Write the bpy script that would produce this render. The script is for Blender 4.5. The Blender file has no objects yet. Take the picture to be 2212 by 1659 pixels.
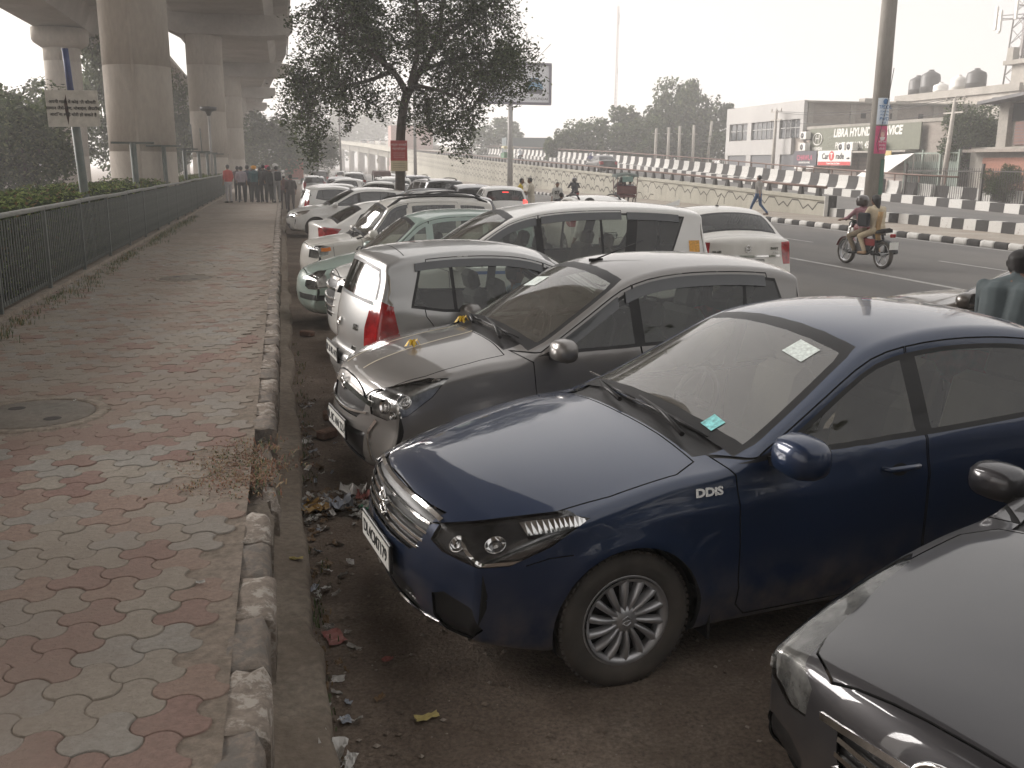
import bpy, bmesh, math, random
import numpy as np
from mathutils import Vector, Matrix
from mathutils.bvhtree import BVHTree
from mathutils.geometry import tessellate_polygon

S = bpy.context.scene
COL = S.collection
R_ = math.radians
PI = math.pi
random.seed(7)
np.random.seed(7)

# ---------------------------------------------------------------- camera
YAW, PITCH, ROLL, CZ, FPX = .2312, .2243, .0062, 2.2, 2070.0
def _camera():
    F = Vector((math.sin(YAW)*math.cos(PITCH), math.cos(YAW)*math.cos(PITCH), -math.sin(PITCH)))
    Rt = Vector((math.cos(YAW), -math.sin(YAW), 0))
    U = Rt.cross(F)
    R2 = Rt*math.cos(ROLL) + U*math.sin(ROLL)
    U2 = -Rt*math.sin(ROLL) + U*math.cos(ROLL)
    cd = bpy.data.cameras.new('camera')
    cd.sensor_width = 36
    cd.lens = 36*FPX/2212
    cd.clip_start = .05
    cd.clip_end = 3000
    co = bpy.data.objects.new('camera', cd)
    COL.objects.link(co)
    m = Matrix((R2, U2, -F)).transposed().to_4x4()
    m.translation = (0, 0, CZ)
    co.matrix_world = m
    S.camera = co
_camera()

# ---------------------------------------------------------------- light
SUN_EL, SUN_AZ = 21.0, -48.0     # azimuth measured from +Y towards +X
def _light():
    w = bpy.data.worlds.new('World')
    S.world = w
    w.use_nodes = True
    n = w.node_tree.nodes
    n.clear()
    sky = n.new('ShaderNodeTexSky')
    sky.sky_type = 'NISHITA'
    sky.sun_disc = False
    sky.sun_elevation = R_(SUN_EL)
    sky.sun_rotation = R_(SUN_AZ)
    sky.air_density = 1.2
    sky.dust_density = 6.0
    sky.ozone_density = 1.0
    # an even veil of smog over the clear-sky colour
    mix = n.new('ShaderNodeMixRGB')
    mix.inputs[0].default_value = .86
    mix.inputs[2].default_value = (7.4, 7.18, 7.0, 1)
    bg = n.new('ShaderNodeBackground')
    bg.inputs[1].default_value = .063
    o = n.new('ShaderNodeOutputWorld')
    L = w.node_tree.links
    L.new(sky.outputs[0], mix.inputs[1])
    L.new(mix.outputs[0], bg.inputs[0])
    L.new(bg.outputs[0], o.inputs[0])
    sd = bpy.data.lights.new('sun', 'SUN')
    sd.energy = 4.0
    sd.angle = R_(38)
    sd.color = (1, .955, .925)
    so = bpy.data.objects.new('sun', sd)
    COL.objects.link(so)
    so.rotation_euler = (R_(90-SUN_EL), 0, R_(180-SUN_AZ))
_light()
S.render.engine = 'CYCLES'
S.view_settings.view_transform = 'Standard'
S.view_settings.look = 'None'
S.view_settings.exposure = 1.16
S.view_settings.gamma = 1
S.view_settings.use_curve_mapping = False
S.cycles.use_denoising = True
S.cycles.max_bounces = 7
S.cycles.diffuse_bounces = 3
S.cycles.glossy_bounces = 4
S.cycles.transparent_max_bounces = 12
S.cycles.transmission_bounces = 4
S.cycles.volume_bounces = 1
S.cycles.caustics_reflective = False
S.cycles.caustics_refractive = False
S.cycles.sample_clamp_indirect = 6

# ---------------------------------------------------------------- materials
_M = {}
def mat(name, col, rough=.6, metal=0., var=.12, scale=4., bump=0., bscale=30., coat=0., spec=.5, emit=0., dust=0., detail=4, alpha=None, col2=None, crough=.04):
    if name in _M: return _M[name]
    m = bpy.data.materials.new(name)
    m.use_nodes = True
    t = m.node_tree
    b = t.nodes['Principled BSDF']
    L = t.links
    if len(col) == 3: col = (*col, 1)
    b.inputs['Roughness'].default_value = rough
    b.inputs['Metallic'].default_value = metal
    b.inputs['Specular IOR Level'].default_value = spec
    b.inputs['Coat Weight'].default_value = coat
    b.inputs['Coat Roughness'].default_value = crough
    b.inputs['Base Color'].default_value = col
    tc = None
    def coord():
        nonlocal tc
        if tc is None:
            tc = t.nodes.new('ShaderNodeTexCoord')
        return tc.outputs['Object']
    out = None
    if var > 0:
        nz = t.nodes.new('ShaderNodeTexNoise')
        nz.inputs['Scale'].default_value = scale
        nz.inputs['Detail'].default_value = detail
        nz.inputs['Roughness'].default_value = .6
        L.new(coord(), nz.inputs['Vector'])
        rp = t.nodes.new('ShaderNodeValToRGB')
        a = col2 if col2 else tuple(max(0, c*(1-var)) for c in col[:3])
        c2 = col[:3] if col2 else tuple(min(1, c*(1+var)) for c in col[:3])
        rp.color_ramp.elements[0].position = .3
        rp.color_ramp.elements[1].position = .7
        rp.color_ramp.elements[0].color = (*a[:3], 1)
        rp.color_ramp.elements[1].color = (*c2, 1)
        L.new(nz.outputs['Fac'], rp.inputs[0])
        out = rp.outputs[0]
    if dust > 0:
        g = t.nodes.new('ShaderNodeNewGeometry')
        sx = t.nodes.new('ShaderNodeSeparateXYZ')
        L.new(g.outputs['Normal'], sx.inputs[0])
        nz2 = t.nodes.new('ShaderNodeTexNoise')
        nz2.inputs['Scale'].default_value = 6
        nz2.inputs['Detail'].default_value = 8
        L.new(coord(), nz2.inputs['Vector'])
        mr = t.nodes.new('ShaderNodeMapRange')
        mr.inputs[1].default_value = .35
        mr.inputs[2].default_value = .75
        L.new(nz2.outputs['Fac'], mr.inputs[0])
        mu = t.nodes.new('ShaderNodeMath'); mu.operation = 'MULTIPLY_ADD'
        L.new(mr.outputs[0], mu.inputs[0])
        mu.inputs[1].default_value = dust*.7
        mu.inputs[2].default_value = dust*.3
        mx = t.nodes.new('ShaderNodeMixRGB')
        L.new(mu.outputs[0], mx.inputs[0])
        if out is not None: L.new(out, mx.inputs[1])
        else: mx.inputs[1].default_value = col
        mx.inputs[2].default_value = (.30, .25, .20, 1)
        if coat and dust:              # road film thrown up on the sills
            so = t.nodes.new('ShaderNodeSeparateXYZ'); L.new(coord(), so.inputs[0])
            zr = t.nodes.new('ShaderNodeMapRange'); zr.interpolation_type = 'SMOOTHSTEP'
            zr.inputs[1].default_value = .62; zr.inputs[2].default_value = .18; zr.inputs[3].default_value = 0; zr.inputs[4].default_value = .55
            L.new(so.outputs[2], zr.inputs[0])
            zm = t.nodes.new('ShaderNodeMath'); zm.operation = 'MULTIPLY'; L.new(zr.outputs[0], zm.inputs[0]); L.new(mr.outputs[0], zm.inputs[1])
            za = t.nodes.new('ShaderNodeMath'); za.operation = 'ADD'; za.use_clamp = True; L.new(zm.outputs[0], za.inputs[0]); L.new(mu.outputs[0], za.inputs[1])
            mu = za; L.new(mu.outputs[0], mx.inputs[0])
        out = mx.outputs[0]
        if coat:
            cr = t.nodes.new('ShaderNodeMath'); cr.operation = 'MULTIPLY_ADD'
            L.new(mu.outputs[0], cr.inputs[0])
            cr.inputs[1].default_value = .5
            cr.inputs[2].default_value = crough
            L.new(cr.outputs[0], b.inputs['Coat Roughness'])
    if out is not None: L.new(out, b.inputs['Base Color'])
    if bump > 0:
        nb = t.nodes.new('ShaderNodeTexNoise')
        nb.inputs['Scale'].default_value = bscale
        nb.inputs['Detail'].default_value = 6
        L.new(coord(), nb.inputs['Vector'])
        bp = t.nodes.new('ShaderNodeBump')
        bp.inputs['Strength'].default_value = min(1, bump)
        bp.inputs['Distance'].default_value = .02
        L.new(nb.outputs['Fac'], bp.inputs['Height'])
        L.new(bp.outputs[0], b.inputs['Normal'])
    if emit > 0:
        b.inputs['Emission Color'].default_value = col
        b.inputs['Emission Strength'].default_value = emit
    _M[name] = m
    return m

def glass_mat(name, tint, refl=1.0, rough=0.02, ior=1.5, body=None, bodyfac=0.):
    """thin automotive glass: tinted transparency under a fresnel reflection"""
    if name in _M: return _M[name]
    m = bpy.data.materials.new(name)
    m.use_nodes = True
    t = m.node_tree
    t.nodes.clear()
    L = t.links
    tr = t.nodes.new('ShaderNodeBsdfTransparent')
    tr.inputs[0].default_value = (*tint, 1)
    gl = t.nodes.new('ShaderNodeBsdfGlossy')
    gl.inputs['Roughness'].default_value = rough
    gl.inputs[0].default_value = (refl, refl, refl, 1)
    fr = t.nodes.new('ShaderNodeFresnel')
    fr.inputs[0].default_value = ior
    mx = t.nodes.new('ShaderNodeMixShader')
    src = tr.outputs[0]
    if body:
        d = t.nodes.new('ShaderNodeBsdfDiffuse')
        d.inputs[0].default_value = (*body, 1)
        m2 = t.nodes.new('ShaderNodeMixShader')
        m2.inputs[0].default_value = bodyfac
        L.new(tr.outputs[0], m2.inputs[1]); L.new(d.outputs[0], m2.inputs[2])
        src = m2.outputs[0]
    L.new(fr.outputs[0], mx.inputs[0])
    L.new(src, mx.inputs[1])
    L.new(gl.outputs[0], mx.inputs[2])
    o = t.nodes.new('ShaderNodeOutputMaterial')
    L.new(mx.outputs[0], o.inputs[0])
    _M[name] = m
    return m

def leaf_mat(name, col, tr=.45):
    if name in _M: return _M[name]
    m = bpy.data.materials.new(name); m.use_nodes = True
    t = m.node_tree; t.nodes.clear(); L = t.links
    g = t.nodes.new('ShaderNodeNewGeometry')
    hs = t.nodes.new('ShaderNodeHueSaturation'); hs.inputs['Color'].default_value = (*col, 1)
    mr = t.nodes.new('ShaderNodeMapRange'); mr.inputs[3].default_value = .55; mr.inputs[4].default_value = 1.5
    L.new(g.outputs['Random Per Island'], mr.inputs[0]); L.new(mr.outputs[0], hs.inputs['Value'])
    d = t.nodes.new('ShaderNodeBsdfDiffuse'); r = t.nodes.new('ShaderNodeBsdfTranslucent'); x = t.nodes.new('ShaderNodeMixShader'); o = t.nodes.new('ShaderNodeOutputMaterial')
    x.inputs[0].default_value = tr
    L.new(hs.outputs[0], d.inputs[0]); L.new(hs.outputs[0], r.inputs[0]); L.new(d.outputs[0], x.inputs[1]); L.new(r.outputs[0], x.inputs[2]); L.new(x.outputs[0], o.inputs[0])
    _M[name] = m
    return m

# ---------------------------------------------------------------- mesh builder
def new_mesh(name, verts, faces, mats=None, midx=None, smooth=False):
    me = bpy.data.meshes.new(name)
    me.from_pydata([tuple(v) for v in verts], [], [tuple(f) for f in faces])
    for m in (mats or []): me.materials.append(m)
    if midx is not None: me.polygons.foreach_set('material_index', midx)
    if smooth: me.polygons.foreach_set('use_smooth', [True]*len(me.polygons))
    me.update()
    return me

def link(name, me, parent=None, loc=None, rz=None):
    o = bpy.data.objects.new(name, me)
    COL.objects.link(o)
    if parent is not None: o.parent = parent
    if loc is not None: o.location = loc
    if rz is not None: o.rotation_euler = (0, 0, rz)
    return o

def tag(o, label=None, cat=None, group=None, kind=None):
    if label: o['label'] = label
    if cat: o['category'] = cat
    if group: o['group'] = group
    if kind: o['kind'] = kind
    return o

def thing(name, label, cat, loc=(0, 0, 0), rz=0, group=None):
    o = bpy.data.objects.new(name, None)
    o.empty_display_size = .2
    COL.objects.link(o)
    o.location = loc
    o.rotation_euler = (0, 0, rz)
    return tag(o, label, cat, group)

def copy_tree(o, parent=None):
    c = o.copy()
    COL.objects.link(c)
    c.parent = parent
    for ch in list(o.children):
        copy_tree(ch, c)
    return c

class MB:
    """collects geometry for ONE mesh object"""
    def __init__(self):
        self.v = []; self.f = []; self.m = []; self.sm = []
    def add(self, vs, fs, mi=0, sm=False):
        b = len(self.v)
        self.v += [tuple(p) for p in vs]
        for f in fs:
            self.f.append(tuple(i+b for i in f)); self.m.append(mi); self.sm.append(sm)
        return self
    def box(self, c, s, mi=0, rz=0, rot=None, taper=1.0, bev=0.):
        hx, hy, hz = s[0]/2, s[1]/2, s[2]/2
        M = rot if rot is not None else Matrix.Rotation(rz, 3, 'Z')
        c = Vector(c)
        if bev <= 0:
            vs = [c + M @ Vector((x*hx*(taper if z > 0 else 1), y*hy*(taper if z > 0 else 1), z*hz)) for z in (-1, 1) for y in (-1, 1) for x in (-1, 1)]
            self.add(vs, [(0, 2, 3, 1), (4, 5, 7, 6), (0, 1, 5, 4), (2, 6, 7, 3), (0, 4, 6, 2), (1, 3, 7, 5)], mi)
        else:
            b = min(bev, hx*.95, hy*.95, hz*.95)
            rings = []
            for z, ins in ((-hz, b), (-hz+b, 0), (hz-b, 0), (hz, b)):
                q = []
                ex, ey = hx-ins, hy-ins
                bb = b if ins == 0 else b*.35
                for sx, sy in ((1, 1), (-1, 1), (-1, -1), (1, -1)):
                    k = [(sx*ex, sy*(ey-bb)), (sx*(ex-bb), sy*ey)]
                    if sx*sy < 0: k.reverse()
                    q += k
                rings.append([c + M @ Vector((x, y, z)) for x, y in q])
            self.loft(rings, mi, sm=False, cap=True)
        return self
    def loft(self, rings, mi=0, sm=True, cap=False, closed=True):
        b = len(self.v); n = len(rings[0])
        for r in rings: self.v += [tuple(p) for p in r]
        for i in range(len(rings)-1):
            for j in range(n if closed else n-1):
                a = b+i*n+j; d = b+i*n+(j+1) % n
                self.f.append((a, d, d+n, a+n)); self.m.append(mi); self.sm.append(sm)
        if cap:
            self.f.append(tuple(b+j for j in reversed(range(n)))); self.m.append(mi); self.sm.append(False)
            e = b+(len(rings)-1)*n
            self.f.append(tuple(e+j for j in range(n))); self.m.append(mi); self.sm.append(False)
        return self
    def tube(self, pts, r, n=8, mi=0, cap=True, sm=True):
        pts = [Vector(p) for p in pts]
        rs = r if isinstance(r, (list, tuple)) else [r]*len(pts)
        rings = []
        up = None
        for i, p in enumerate(pts):
            d = (pts[min(i+1, len(pts)-1)] - pts[max(i-1, 0)])
            if d.length < 1e-9: d = Vector((0, 0, 1))
            d.normalize()
            if up is None:
                up = Vector((0, 0, 1)) if abs(d.z) < .9 else Vector((1, 0, 0))
            a = d.cross(up)
            if a.length < 1e-4:
                up = Vector((1, 0, 0)) if abs(d.x) < .9 else Vector((0, 1, 0))
                a = d.cross(up)
            a.normalize()
            up = a.cross(d)
            rings.append([p + (a*math.cos(2*PI*k/n) + up*math.sin(2*PI*k/n))*rs[i] for k in range(n)])
        return self.loft(rings, mi, sm, cap)
    def lathe(self, prof, n=24, axis='Z', c=(0, 0, 0), mi=0, sm=True, a0=0, a1=2*PI):
        c = Vector(c)
        full = abs(a1-a0-2*PI) < 1e-6
        k = n if full else n+1
        rings = []
        for i in range(k):
            a = a0+(a1-a0)*i/n
            ca, sa = math.cos(a), math.sin(a)
            ring = []
            for r, h in prof:
                p = {'Z': (r*ca, r*sa, h), 'Y': (r*ca, h, r*sa), 'X': (h, r*ca, r*sa)}[axis]
                ring.append(c+Vector(p))
            rings.append(ring)
        if full: rings.append(rings[0])
        return self.loft(rings, mi, sm, closed=False)
    def prism(self, poly, d0, d1, fn, mi=0, sm=False):
        """poly: 2D points, fn(u,v,d)->3D"""
        n = len(poly)
        vs = [fn(u, v, d0) for u, v in poly] + [fn(u, v, d1) for u, v in poly]
        tri = tessellate_polygon([[Vector((u, v, 0)) for u, v in poly]])
        fs = [tuple(reversed(t)) for t in tri] + [tuple(i+n for i in t) for t in tri]
        fs += [(i, (i+1) % n, (i+1) % n+n, i+n) for i in range(n)]
        return self.add(vs, fs, mi, sm)
    def build(self, name, mats, parent=None, fix=False, loc=None, rz=None, kind=None):
        me = self.mesh(name, mats, fix)
        o = link(name, me, parent, loc, rz)
        if kind: o['kind'] = kind
        return o
    def mesh(self, name, mats, fix=False):
        if not isinstance(mats, (list, tuple)): mats = [mats]
        me = bpy.data.meshes.new(name)
        me.from_pydata(self.v, [], self.f)
        for m in mats: me.materials.append(m)
        me.polygons.foreach_set('material_index', self.m)
        me.polygons.foreach_set('use_smooth', self.sm)
        if fix:
            bm = bmesh.new(); bm.from_mesh(me)
            bmesh.ops.remove_doubles(bm, verts=bm.verts, dist=1e-5)
            bmesh.ops.recalc_face_normals(bm, faces=bm.faces)
            bm.to_mesh(me); bm.free()
        me.update()
        return me

_FONTS = {}
def text_mesh(name, body, size, m, parent=None, ext=.003, mw=None, align='CENTER', bold=0., sx=1., shear=0.):
    cu = bpy.data.curves.new(name, 'FONT')
    cu.body = body
    cu.size = size
    cu.align_x = align
    cu.align_y = 'CENTER'
    cu.extrude = ext
    cu.offset = bold
    cu.shear = shear
    cu.resolution_u = 3
    o = bpy.data.objects.new(name, cu)
    COL.objects.link(o)
    dg = bpy.context.evaluated_depsgraph_get()
    me = bpy.data.meshes.new_from_object(o.evaluated_get(dg))
    bpy.data.objects.remove(o)
    me.name = name
    me.materials.clear()
    me.materials.append(m)
    if sx != 1.: me.transform(Matrix.Diagonal((sx, 1, 1, 1)))
    r = link(name, me, parent)
    if mw is not None:
        r.matrix_local = mw
    return r

def frame_mat(origin, xdir, ydir):
    """matrix whose local x/y axes follow the given directions"""
    x = Vector(xdir).normalized(); y = Vector(ydir); z = x.cross(y).normalized(); y = z.cross(x)
    m = Matrix((x, y, z)).transposed().to_4x4()
    m.translation = origin
    return m
# ================================================================ car body kit
def spline(pts, n=10):
    P = [np.array(p, float) for p in pts]
    P = [2*P[0]-P[1]] + P + [2*P[-1]-P[-2]]
    out = []
    for i in range(1, len(P)-2):
        p0, p1, p2, p3 = P[i-1:i+3]
        t0 = 0.; t1 = t0+max(1e-4, np.linalg.norm((p1-p0)[:2])**.5)
        t2 = t1+max(1e-4, np.linalg.norm((p2-p1)[:2])**.5); t3 = t2+max(1e-4, np.linalg.norm((p3-p2)[:2])**.5)
        for k in range(n):
            t = t1+(t2-t1)*k/n
            a1 = (t1-t)/(t1-t0)*p0+(t-t0)/(t1-t0)*p1
            a2 = (t2-t)/(t2-t1)*p1+(t-t1)/(t2-t1)*p2
            a3 = (t3-t)/(t3-t2)*p2+(t-t2)/(t3-t2)*p3
            b1 = (t2-t)/(t2-t0)*a1+(t-t0)/(t2-t0)*a2
            b2 = (t3-t)/(t3-t1)*a2+(t-t1)/(t3-t1)*a3
            out.append((t2-t)/(t2-t1)*b1+(t-t1)/(t2-t1)*b2)
    out.append(P[-2])
    return np.array(out)

def resample(d, n, curv=.25):
    seg = np.linalg.norm(np.diff(d[:, :2], axis=0), axis=1)
    ang = np.unwrap(np.arctan2(np.diff(d[:, 1]), np.diff(d[:, 0])))
    turn = np.abs(np.gradient(ang))
    w = np.concatenate([[0], np.cumsum(seg+curv*turn)])
    t = np.linspace(0, w[-1], n)
    return np.stack([np.interp(t, w, d[:, k]) for k in range(d.shape[1])], 1)

def sstep(x):
    x = np.clip(x, 0, 1)
    return x*x*(3-2*x)

class Body:
    """outer skin of a car from side-view outlines and section rules"""
    def __init__(self, sp, N=96):
        self.sp = sp
        self.N = N
        top = resample(spline(sp['top']), N)
        top[:, 0] = np.maximum.accumulate(top[:, 0]+np.arange(N)*1e-6)
        bd = spline(sp['bot'])
        bx = np.maximum.accumulate(bd[:, 0]+np.arange(len(bd))*1e-7)
        self.bl = spline(sp['belt'])
        bot = np.stack([np.clip(top[:, 0], 0, bx[-1])]+[np.interp(top[:, 0], bx, bd[:, k]) for k in (1, 2, 3)], 1)
        bot[0, 1:] = top[0, 1:]; bot[-1, 1:] = top[-1, 1:]
        loop = np.concatenate([top[:, :2], bot[-2:0:-1, :2]])
        tg = np.roll(loop, -1, 0)-np.roll(loop, 1, 0)
        tg = tg+.5*(np.roll(tg, 1, 0)+np.roll(tg, -1, 0))
        nr = np.stack([tg[:, 1], -tg[:, 0]], 1)
        nr /= np.linalg.norm(nr, axis=1)[:, None]+1e-9
        # inward = towards the middle of the outline
        if nr[N//2, 1] > 0: nr = -nr
        # inset vectors, smoothed along the outline so that edges never fold
        seg = np.linalg.norm(np.roll(loop, -1, 0)-loop, axis=1)
        s_ = np.concatenate([[0], np.cumsum(seg)[:-1]]); per = seg.sum()
        ds = np.abs(s_[:, None]-s_[None, :]); ds = np.minimum(ds, per-ds)
        wl = (seg+np.roll(seg, 1))/2
        def smooth(a, sig):
            K = np.exp(-.5*(ds/sig)**2)*wl[None, :]
            return (K/K.sum(1, keepdims=True))@a
        crl = np.concatenate([top[:, 2], bot[-2:0:-1, 2]])
        Dl = smooth(nr*crl[:, None], sp.get('sig', .13))
        nl = smooth(nr, .07); nl /= np.linalg.norm(nl, axis=1)[:, None]+1e-9
        def part(a): return a[:N], np.concatenate([a[:1], a[N:][::-1], a[N-1:N]])
        Dt, Db = part(Dl); nt, nb = part(nl)
        self.D, self.nt = Dt, nt
        self.top = top
        rows = []
        def half(C, n, D):
            out = []
            Rr = C[:, 3]
            E = C[:, :2]+D+n*Rr[:, None]
            Yc = self.ys(E[:, 0], E[:, 1])
            pw = sp.get('cpow', 2.3)
            for fr in (0, .16, .32, .48, .64, .78, .9, 1.):
                y = fr*(Yc-Rr)
                d = fr**pw
                out.append((C[:, 0]+D[:, 0]*d, y, C[:, 1]+D[:, 1]*d))
            for ph in (18, 36, 54, 72, 90):
                a = R_(ph)
                y = Yc-Rr+Rr*math.sin(a)
                d = Rr*(1-math.cos(a))
                out.append((C[:, 0]+D[:, 0]+n[:, 0]*d, y, C[:, 1]+D[:, 1]+n[:, 1]*d))
            return out
        rt = half(top, nt, Dt)
        rb = half(bot, nb, Db)
        A = rt[-1]; B = rb[-1]
        side = []
        K = sp.get('rows', 20)
        for k in range(1, K):
            f = k/K
            x = A[0]*(1-f)+B[0]*f; z = A[2]*(1-f)+B[2]*f
            side.append((x, self.ys(x, z), z))
        rows = rt+side+rb[::-1]
        G = np.array([np.stack(r, 1) for r in rows])       # rows, N, 3
        nrow = len(rows)
        full = np.concatenate([G, (G*np.array([1, -1, 1]))[nrow-2:0:-1]])
        R = full.shape[0]
        xa = sp['xa']
        V = full.transpose(1, 0, 2).reshape(-1, 3).copy()   # column major
        V[:, 0] = xa-V[:, 0]
        F = []
        for i in range(N-1):
            for j in range(R):
                F.append((i*R+j, i*R+(j+1) % R, (i+1)*R+(j+1) % R, (i+1)*R+j))
        bm = bmesh.new()
        bv = [bm.verts.new(v) for v in V]
        for f in F:
            try: bm.faces.new([bv[i] for i in f])
            except ValueError: pass
        bmesh.ops.remove_doubles(bm, verts=bm.verts, dist=4e-4)
        bmesh.ops.dissolve_degenerate(bm, dist=1e-5, edges=bm.edges)
        bmesh.ops.recalc_face_normals(bm, faces=bm.faces)
        bm.verts.ensure_lookup_table()
        bm.normal_update()
        if bm.calc_volume(signed=True) < 0:
            bmesh.ops.reverse_faces(bm, faces=bm.faces); bm.normal_update()
        bm.verts.index_update()
        self.v = np.array([v.co for v in bm.verts]); self.n = np.array([v.normal for v in bm.verts])
        self.f = [tuple(v.index for v in f.verts) for f in bm.faces]
        bm.free()
        self.bvh = BVHTree.FromPolygons([tuple(v) for v in self.v], self.f)
    def beltz(self, x):
        return np.interp(x, self.bl[:, 0], self.bl[:, 1])
    def ys(self, x, z):
        sp = self.sp; L = sp['L']
        pf, af = sp.get('pf', (.9, .12)); pr, ar = sp.get('pr', (.9, .10))
        f = np.clip((pf-x)/pf, 0, 1); r = np.clip((x-(L-pr))/pr, 0, 1)
        y = sp['W']*(1-af*f**2.2-ar*r**2.2)
        zb = self.beltz(x)
        zm = sp.get('zm', .56)
        lo = np.clip((zm-z)/(zm-.2), 0, 1.4); hi = np.clip((z-zm)/(zb-zm), 0, 1)
        y = y-.05*lo**2-sp.get('hi', .035)*hi**2
        up = np.clip(z-zb, 0, None)
        y = y-sp.get('ledge', .022)*sstep(up/.035)-math.tan(R_(sp.get('th', 20)))*np.clip(up-.01, 0, None)-sp.get('cur', .12)*up**2
        for zc0, slope, amp in sp.get('crease', ()):
            zc = zc0+slope*x
            y = y+amp*np.exp(-np.clip((z-zc)/.028, 0, 9))*np.exp(-np.clip((zc-z)/.12, 0, 9))*sstep((x-.5)/.4)*sstep((L-.3-x)/.4)
        for ax in (sp['xa'], sp['xa']+sp['wb']):
            d = np.hypot(x-ax, z-sp['wr'])
            y = y+sp.get('flare', .016)*np.exp(-((d-sp['ra']-.015)/.05)**2)
        return np.maximum(y, .05)
    def hit(self, o, d):
        r = self.bvh.ray_cast(Vector(o), Vector(d).normalized(), 12)
        return (r[0], r[1]) if r[0] is not None else (None, None)
    def shell(self, t=.026):
        nv = len(self.v)
        xs_ = self.sp['xa']-self.v[:, 0]
        tt = np.where((xs_ < .7) | (xs_ > self.sp['L']-.35), .005, t)
        V = np.concatenate([self.v, self.v-self.n*tt[:, None]])
        F = self.f+[tuple(reversed([i+nv for i in f])) for f in self.f]
        cab = lambda f: 1 if self.sp['wsx'][0]+.05 < np.mean(xs_[list(f)]) < self.sp['L']-.25 and np.mean(self.v[list(f), 2]) > .45 else 2
        me = bpy.data.meshes.new('shell')
        me.from_pydata([tuple(v) for v in V], [], F)
        me.polygons.foreach_set('material_index', [0]*len(self.f)+[cab(f) for f in self.f])
        return me

# ---- cutters: every one is a closed prism (or pair of prisms) in car space
def _dir(sp, ang):
    a = R_(ang)
    return Vector((math.cos(a), math.sin(a), 0)), Vector((-math.sin(a), math.cos(a), 0))

class Cut:
    def __init__(self, sp, kind, pts, **k):
        self.sp = sp; self.kind = kind; self.k = k; xa = sp['xa']
        self.both = kind in ('side', 'ang')
        if kind == 'side':
            self.poly = [(xa-x, z) for x, z in pts]
            self.fn = lambda u, v, d: (u, d, v)
            self.d = k.get('d', (-1.6, 1.6))
        elif kind in ('front', 'rear'):
            self.poly = list(pts)
            self.fn = lambda u, v, d: (d, u, v)
            self.d = tuple(xa-x for x in k['d'])
        elif kind == 'top':
            self.poly = [(xa-x, y) for x, y in pts]
            self.fn = lambda u, v, d: (u, v, d)
            self.d = k['d']
        elif kind == 'ang':           # pts: rough 3D points (x,y,z) on the left side
            D, U = _dir(sp, k['a'])
            self.poly = [((xa-x)*U.x+y*U.y, z) for x, y, z in pts]
            self.fn = lambda u, v, d: tuple(D*d+U*u+Vector((0, 0, v)))
            self.d = k['d']
    def mesh(self, ring=0.):
        mb = MB()
        polys = [self.poly] if not ring else ribbon(self.poly, ring, self.k.get('closed', True))
        for p in polys:
            mb.prism(p, self.d[0], self.d[1], self.fn, 2)
            if self.kind == 'ang':
                f = self.fn
                mb.prism(p, self.d[0], self.d[1], lambda u, v, d: (f(u, v, d)[0], -f(u, v, d)[1], f(u, v, d)[2]), 2)
        me = mb.mesh('cut', [])
        bm = bmesh.new(); bm.from_mesh(me)
        bmesh.ops.recalc_face_normals(bm, faces=bm.faces)
        bm.to_mesh(me); bm.free()
        return me

def inset(poly, d):
    """move every edge of a 2D polygon inwards by d"""
    n = len(poly)
    A = sum(poly[i][0]*poly[(i+1) % n][1]-poly[(i+1) % n][0]*poly[i][1] for i in range(n))
    s = 1 if A > 0 else -1
    out = []
    for i in range(n):
        p0, p1, p2 = (Vector(poly[(i+k) % n]) for k in (-1, 0, 1))
        e1 = (p1-p0).normalized(); e2 = (p2-p1).normalized()
        n1 = Vector((-e1.y, e1.x))*s; n2 = Vector((-e2.y, e2.x))*s
        b = n1+n2
        if b.length < 1e-5: b = n1.copy()
        b.normalize()
        out.append(tuple(p1+b*(d/max(.35, b.dot(n1)))))
    return out

def ribbon(poly, w, closed=True):
    """thin band along a polyline, as closed 2D polygons"""
    n = len(poly)
    if closed:
        a = inset(poly, w/2); b = inset(poly, -w/2)
        return [[a[i], a[(i+1) % n], b[(i+1) % n], b[i]] for i in range(n)]
    L = []; Rr = []
    for i in range(n):
        p = Vector(poly[i])
        d = (Vector(poly[min(i+1, n-1)])-Vector(poly[max(i-1, 0)])).normalized()
        q = Vector((-d.y, d.x))*w/2
        L.append(tuple(p+q)); Rr.append(tuple(p-q))
    return [L+Rr[::-1]]

def smooth_poly(pts, n=5, sharp=()):
    """closed Catmull-Rom through the points; indices in sharp stay corners"""
    m = len(pts); out = []
    for i in range(m):
        p0, p1, p2, p3 = (np.array(pts[(i+k) % m], float) for k in (-1, 0, 1, 2))
        if i in sharp: p0 = p1-(p2-p1)*.3
        if (i+1) % m in sharp: p3 = p2+(p2-p1)*.3
        for k in range(n):
            t = k/n
            out.append(tuple(.5*((2*p1)+(-p0+p2)*t+(2*p0-5*p1+4*p2-p3)*t*t+(-p0+3*p1-3*p2+p3)*t**3)))
    return out

def _apply(me, cutters, op='DIFFERENCE'):
    o = bpy.data.objects.new('tmp', me)
    COL.objects.link(o)
    tmp = []
    for c in cutters:
        co = bpy.data.objects.new('tmpc', c)
        COL.objects.link(co)
        co.hide_render = True
        tmp.append(co)
        m = o.modifiers.new('b', 'BOOLEAN')
        m.operation = op; m.object = co; m.solver = 'MANIFOLD'
    dg = bpy.context.evaluated_depsgraph_get()
    r = bpy.data.meshes.new_from_object(o.evaluated_get(dg))
    for t in tmp+[o]:
        d = t.data
        bpy.data.objects.remove(t)
        if d is not me: bpy.data.meshes.remove(d)
    return r

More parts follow.
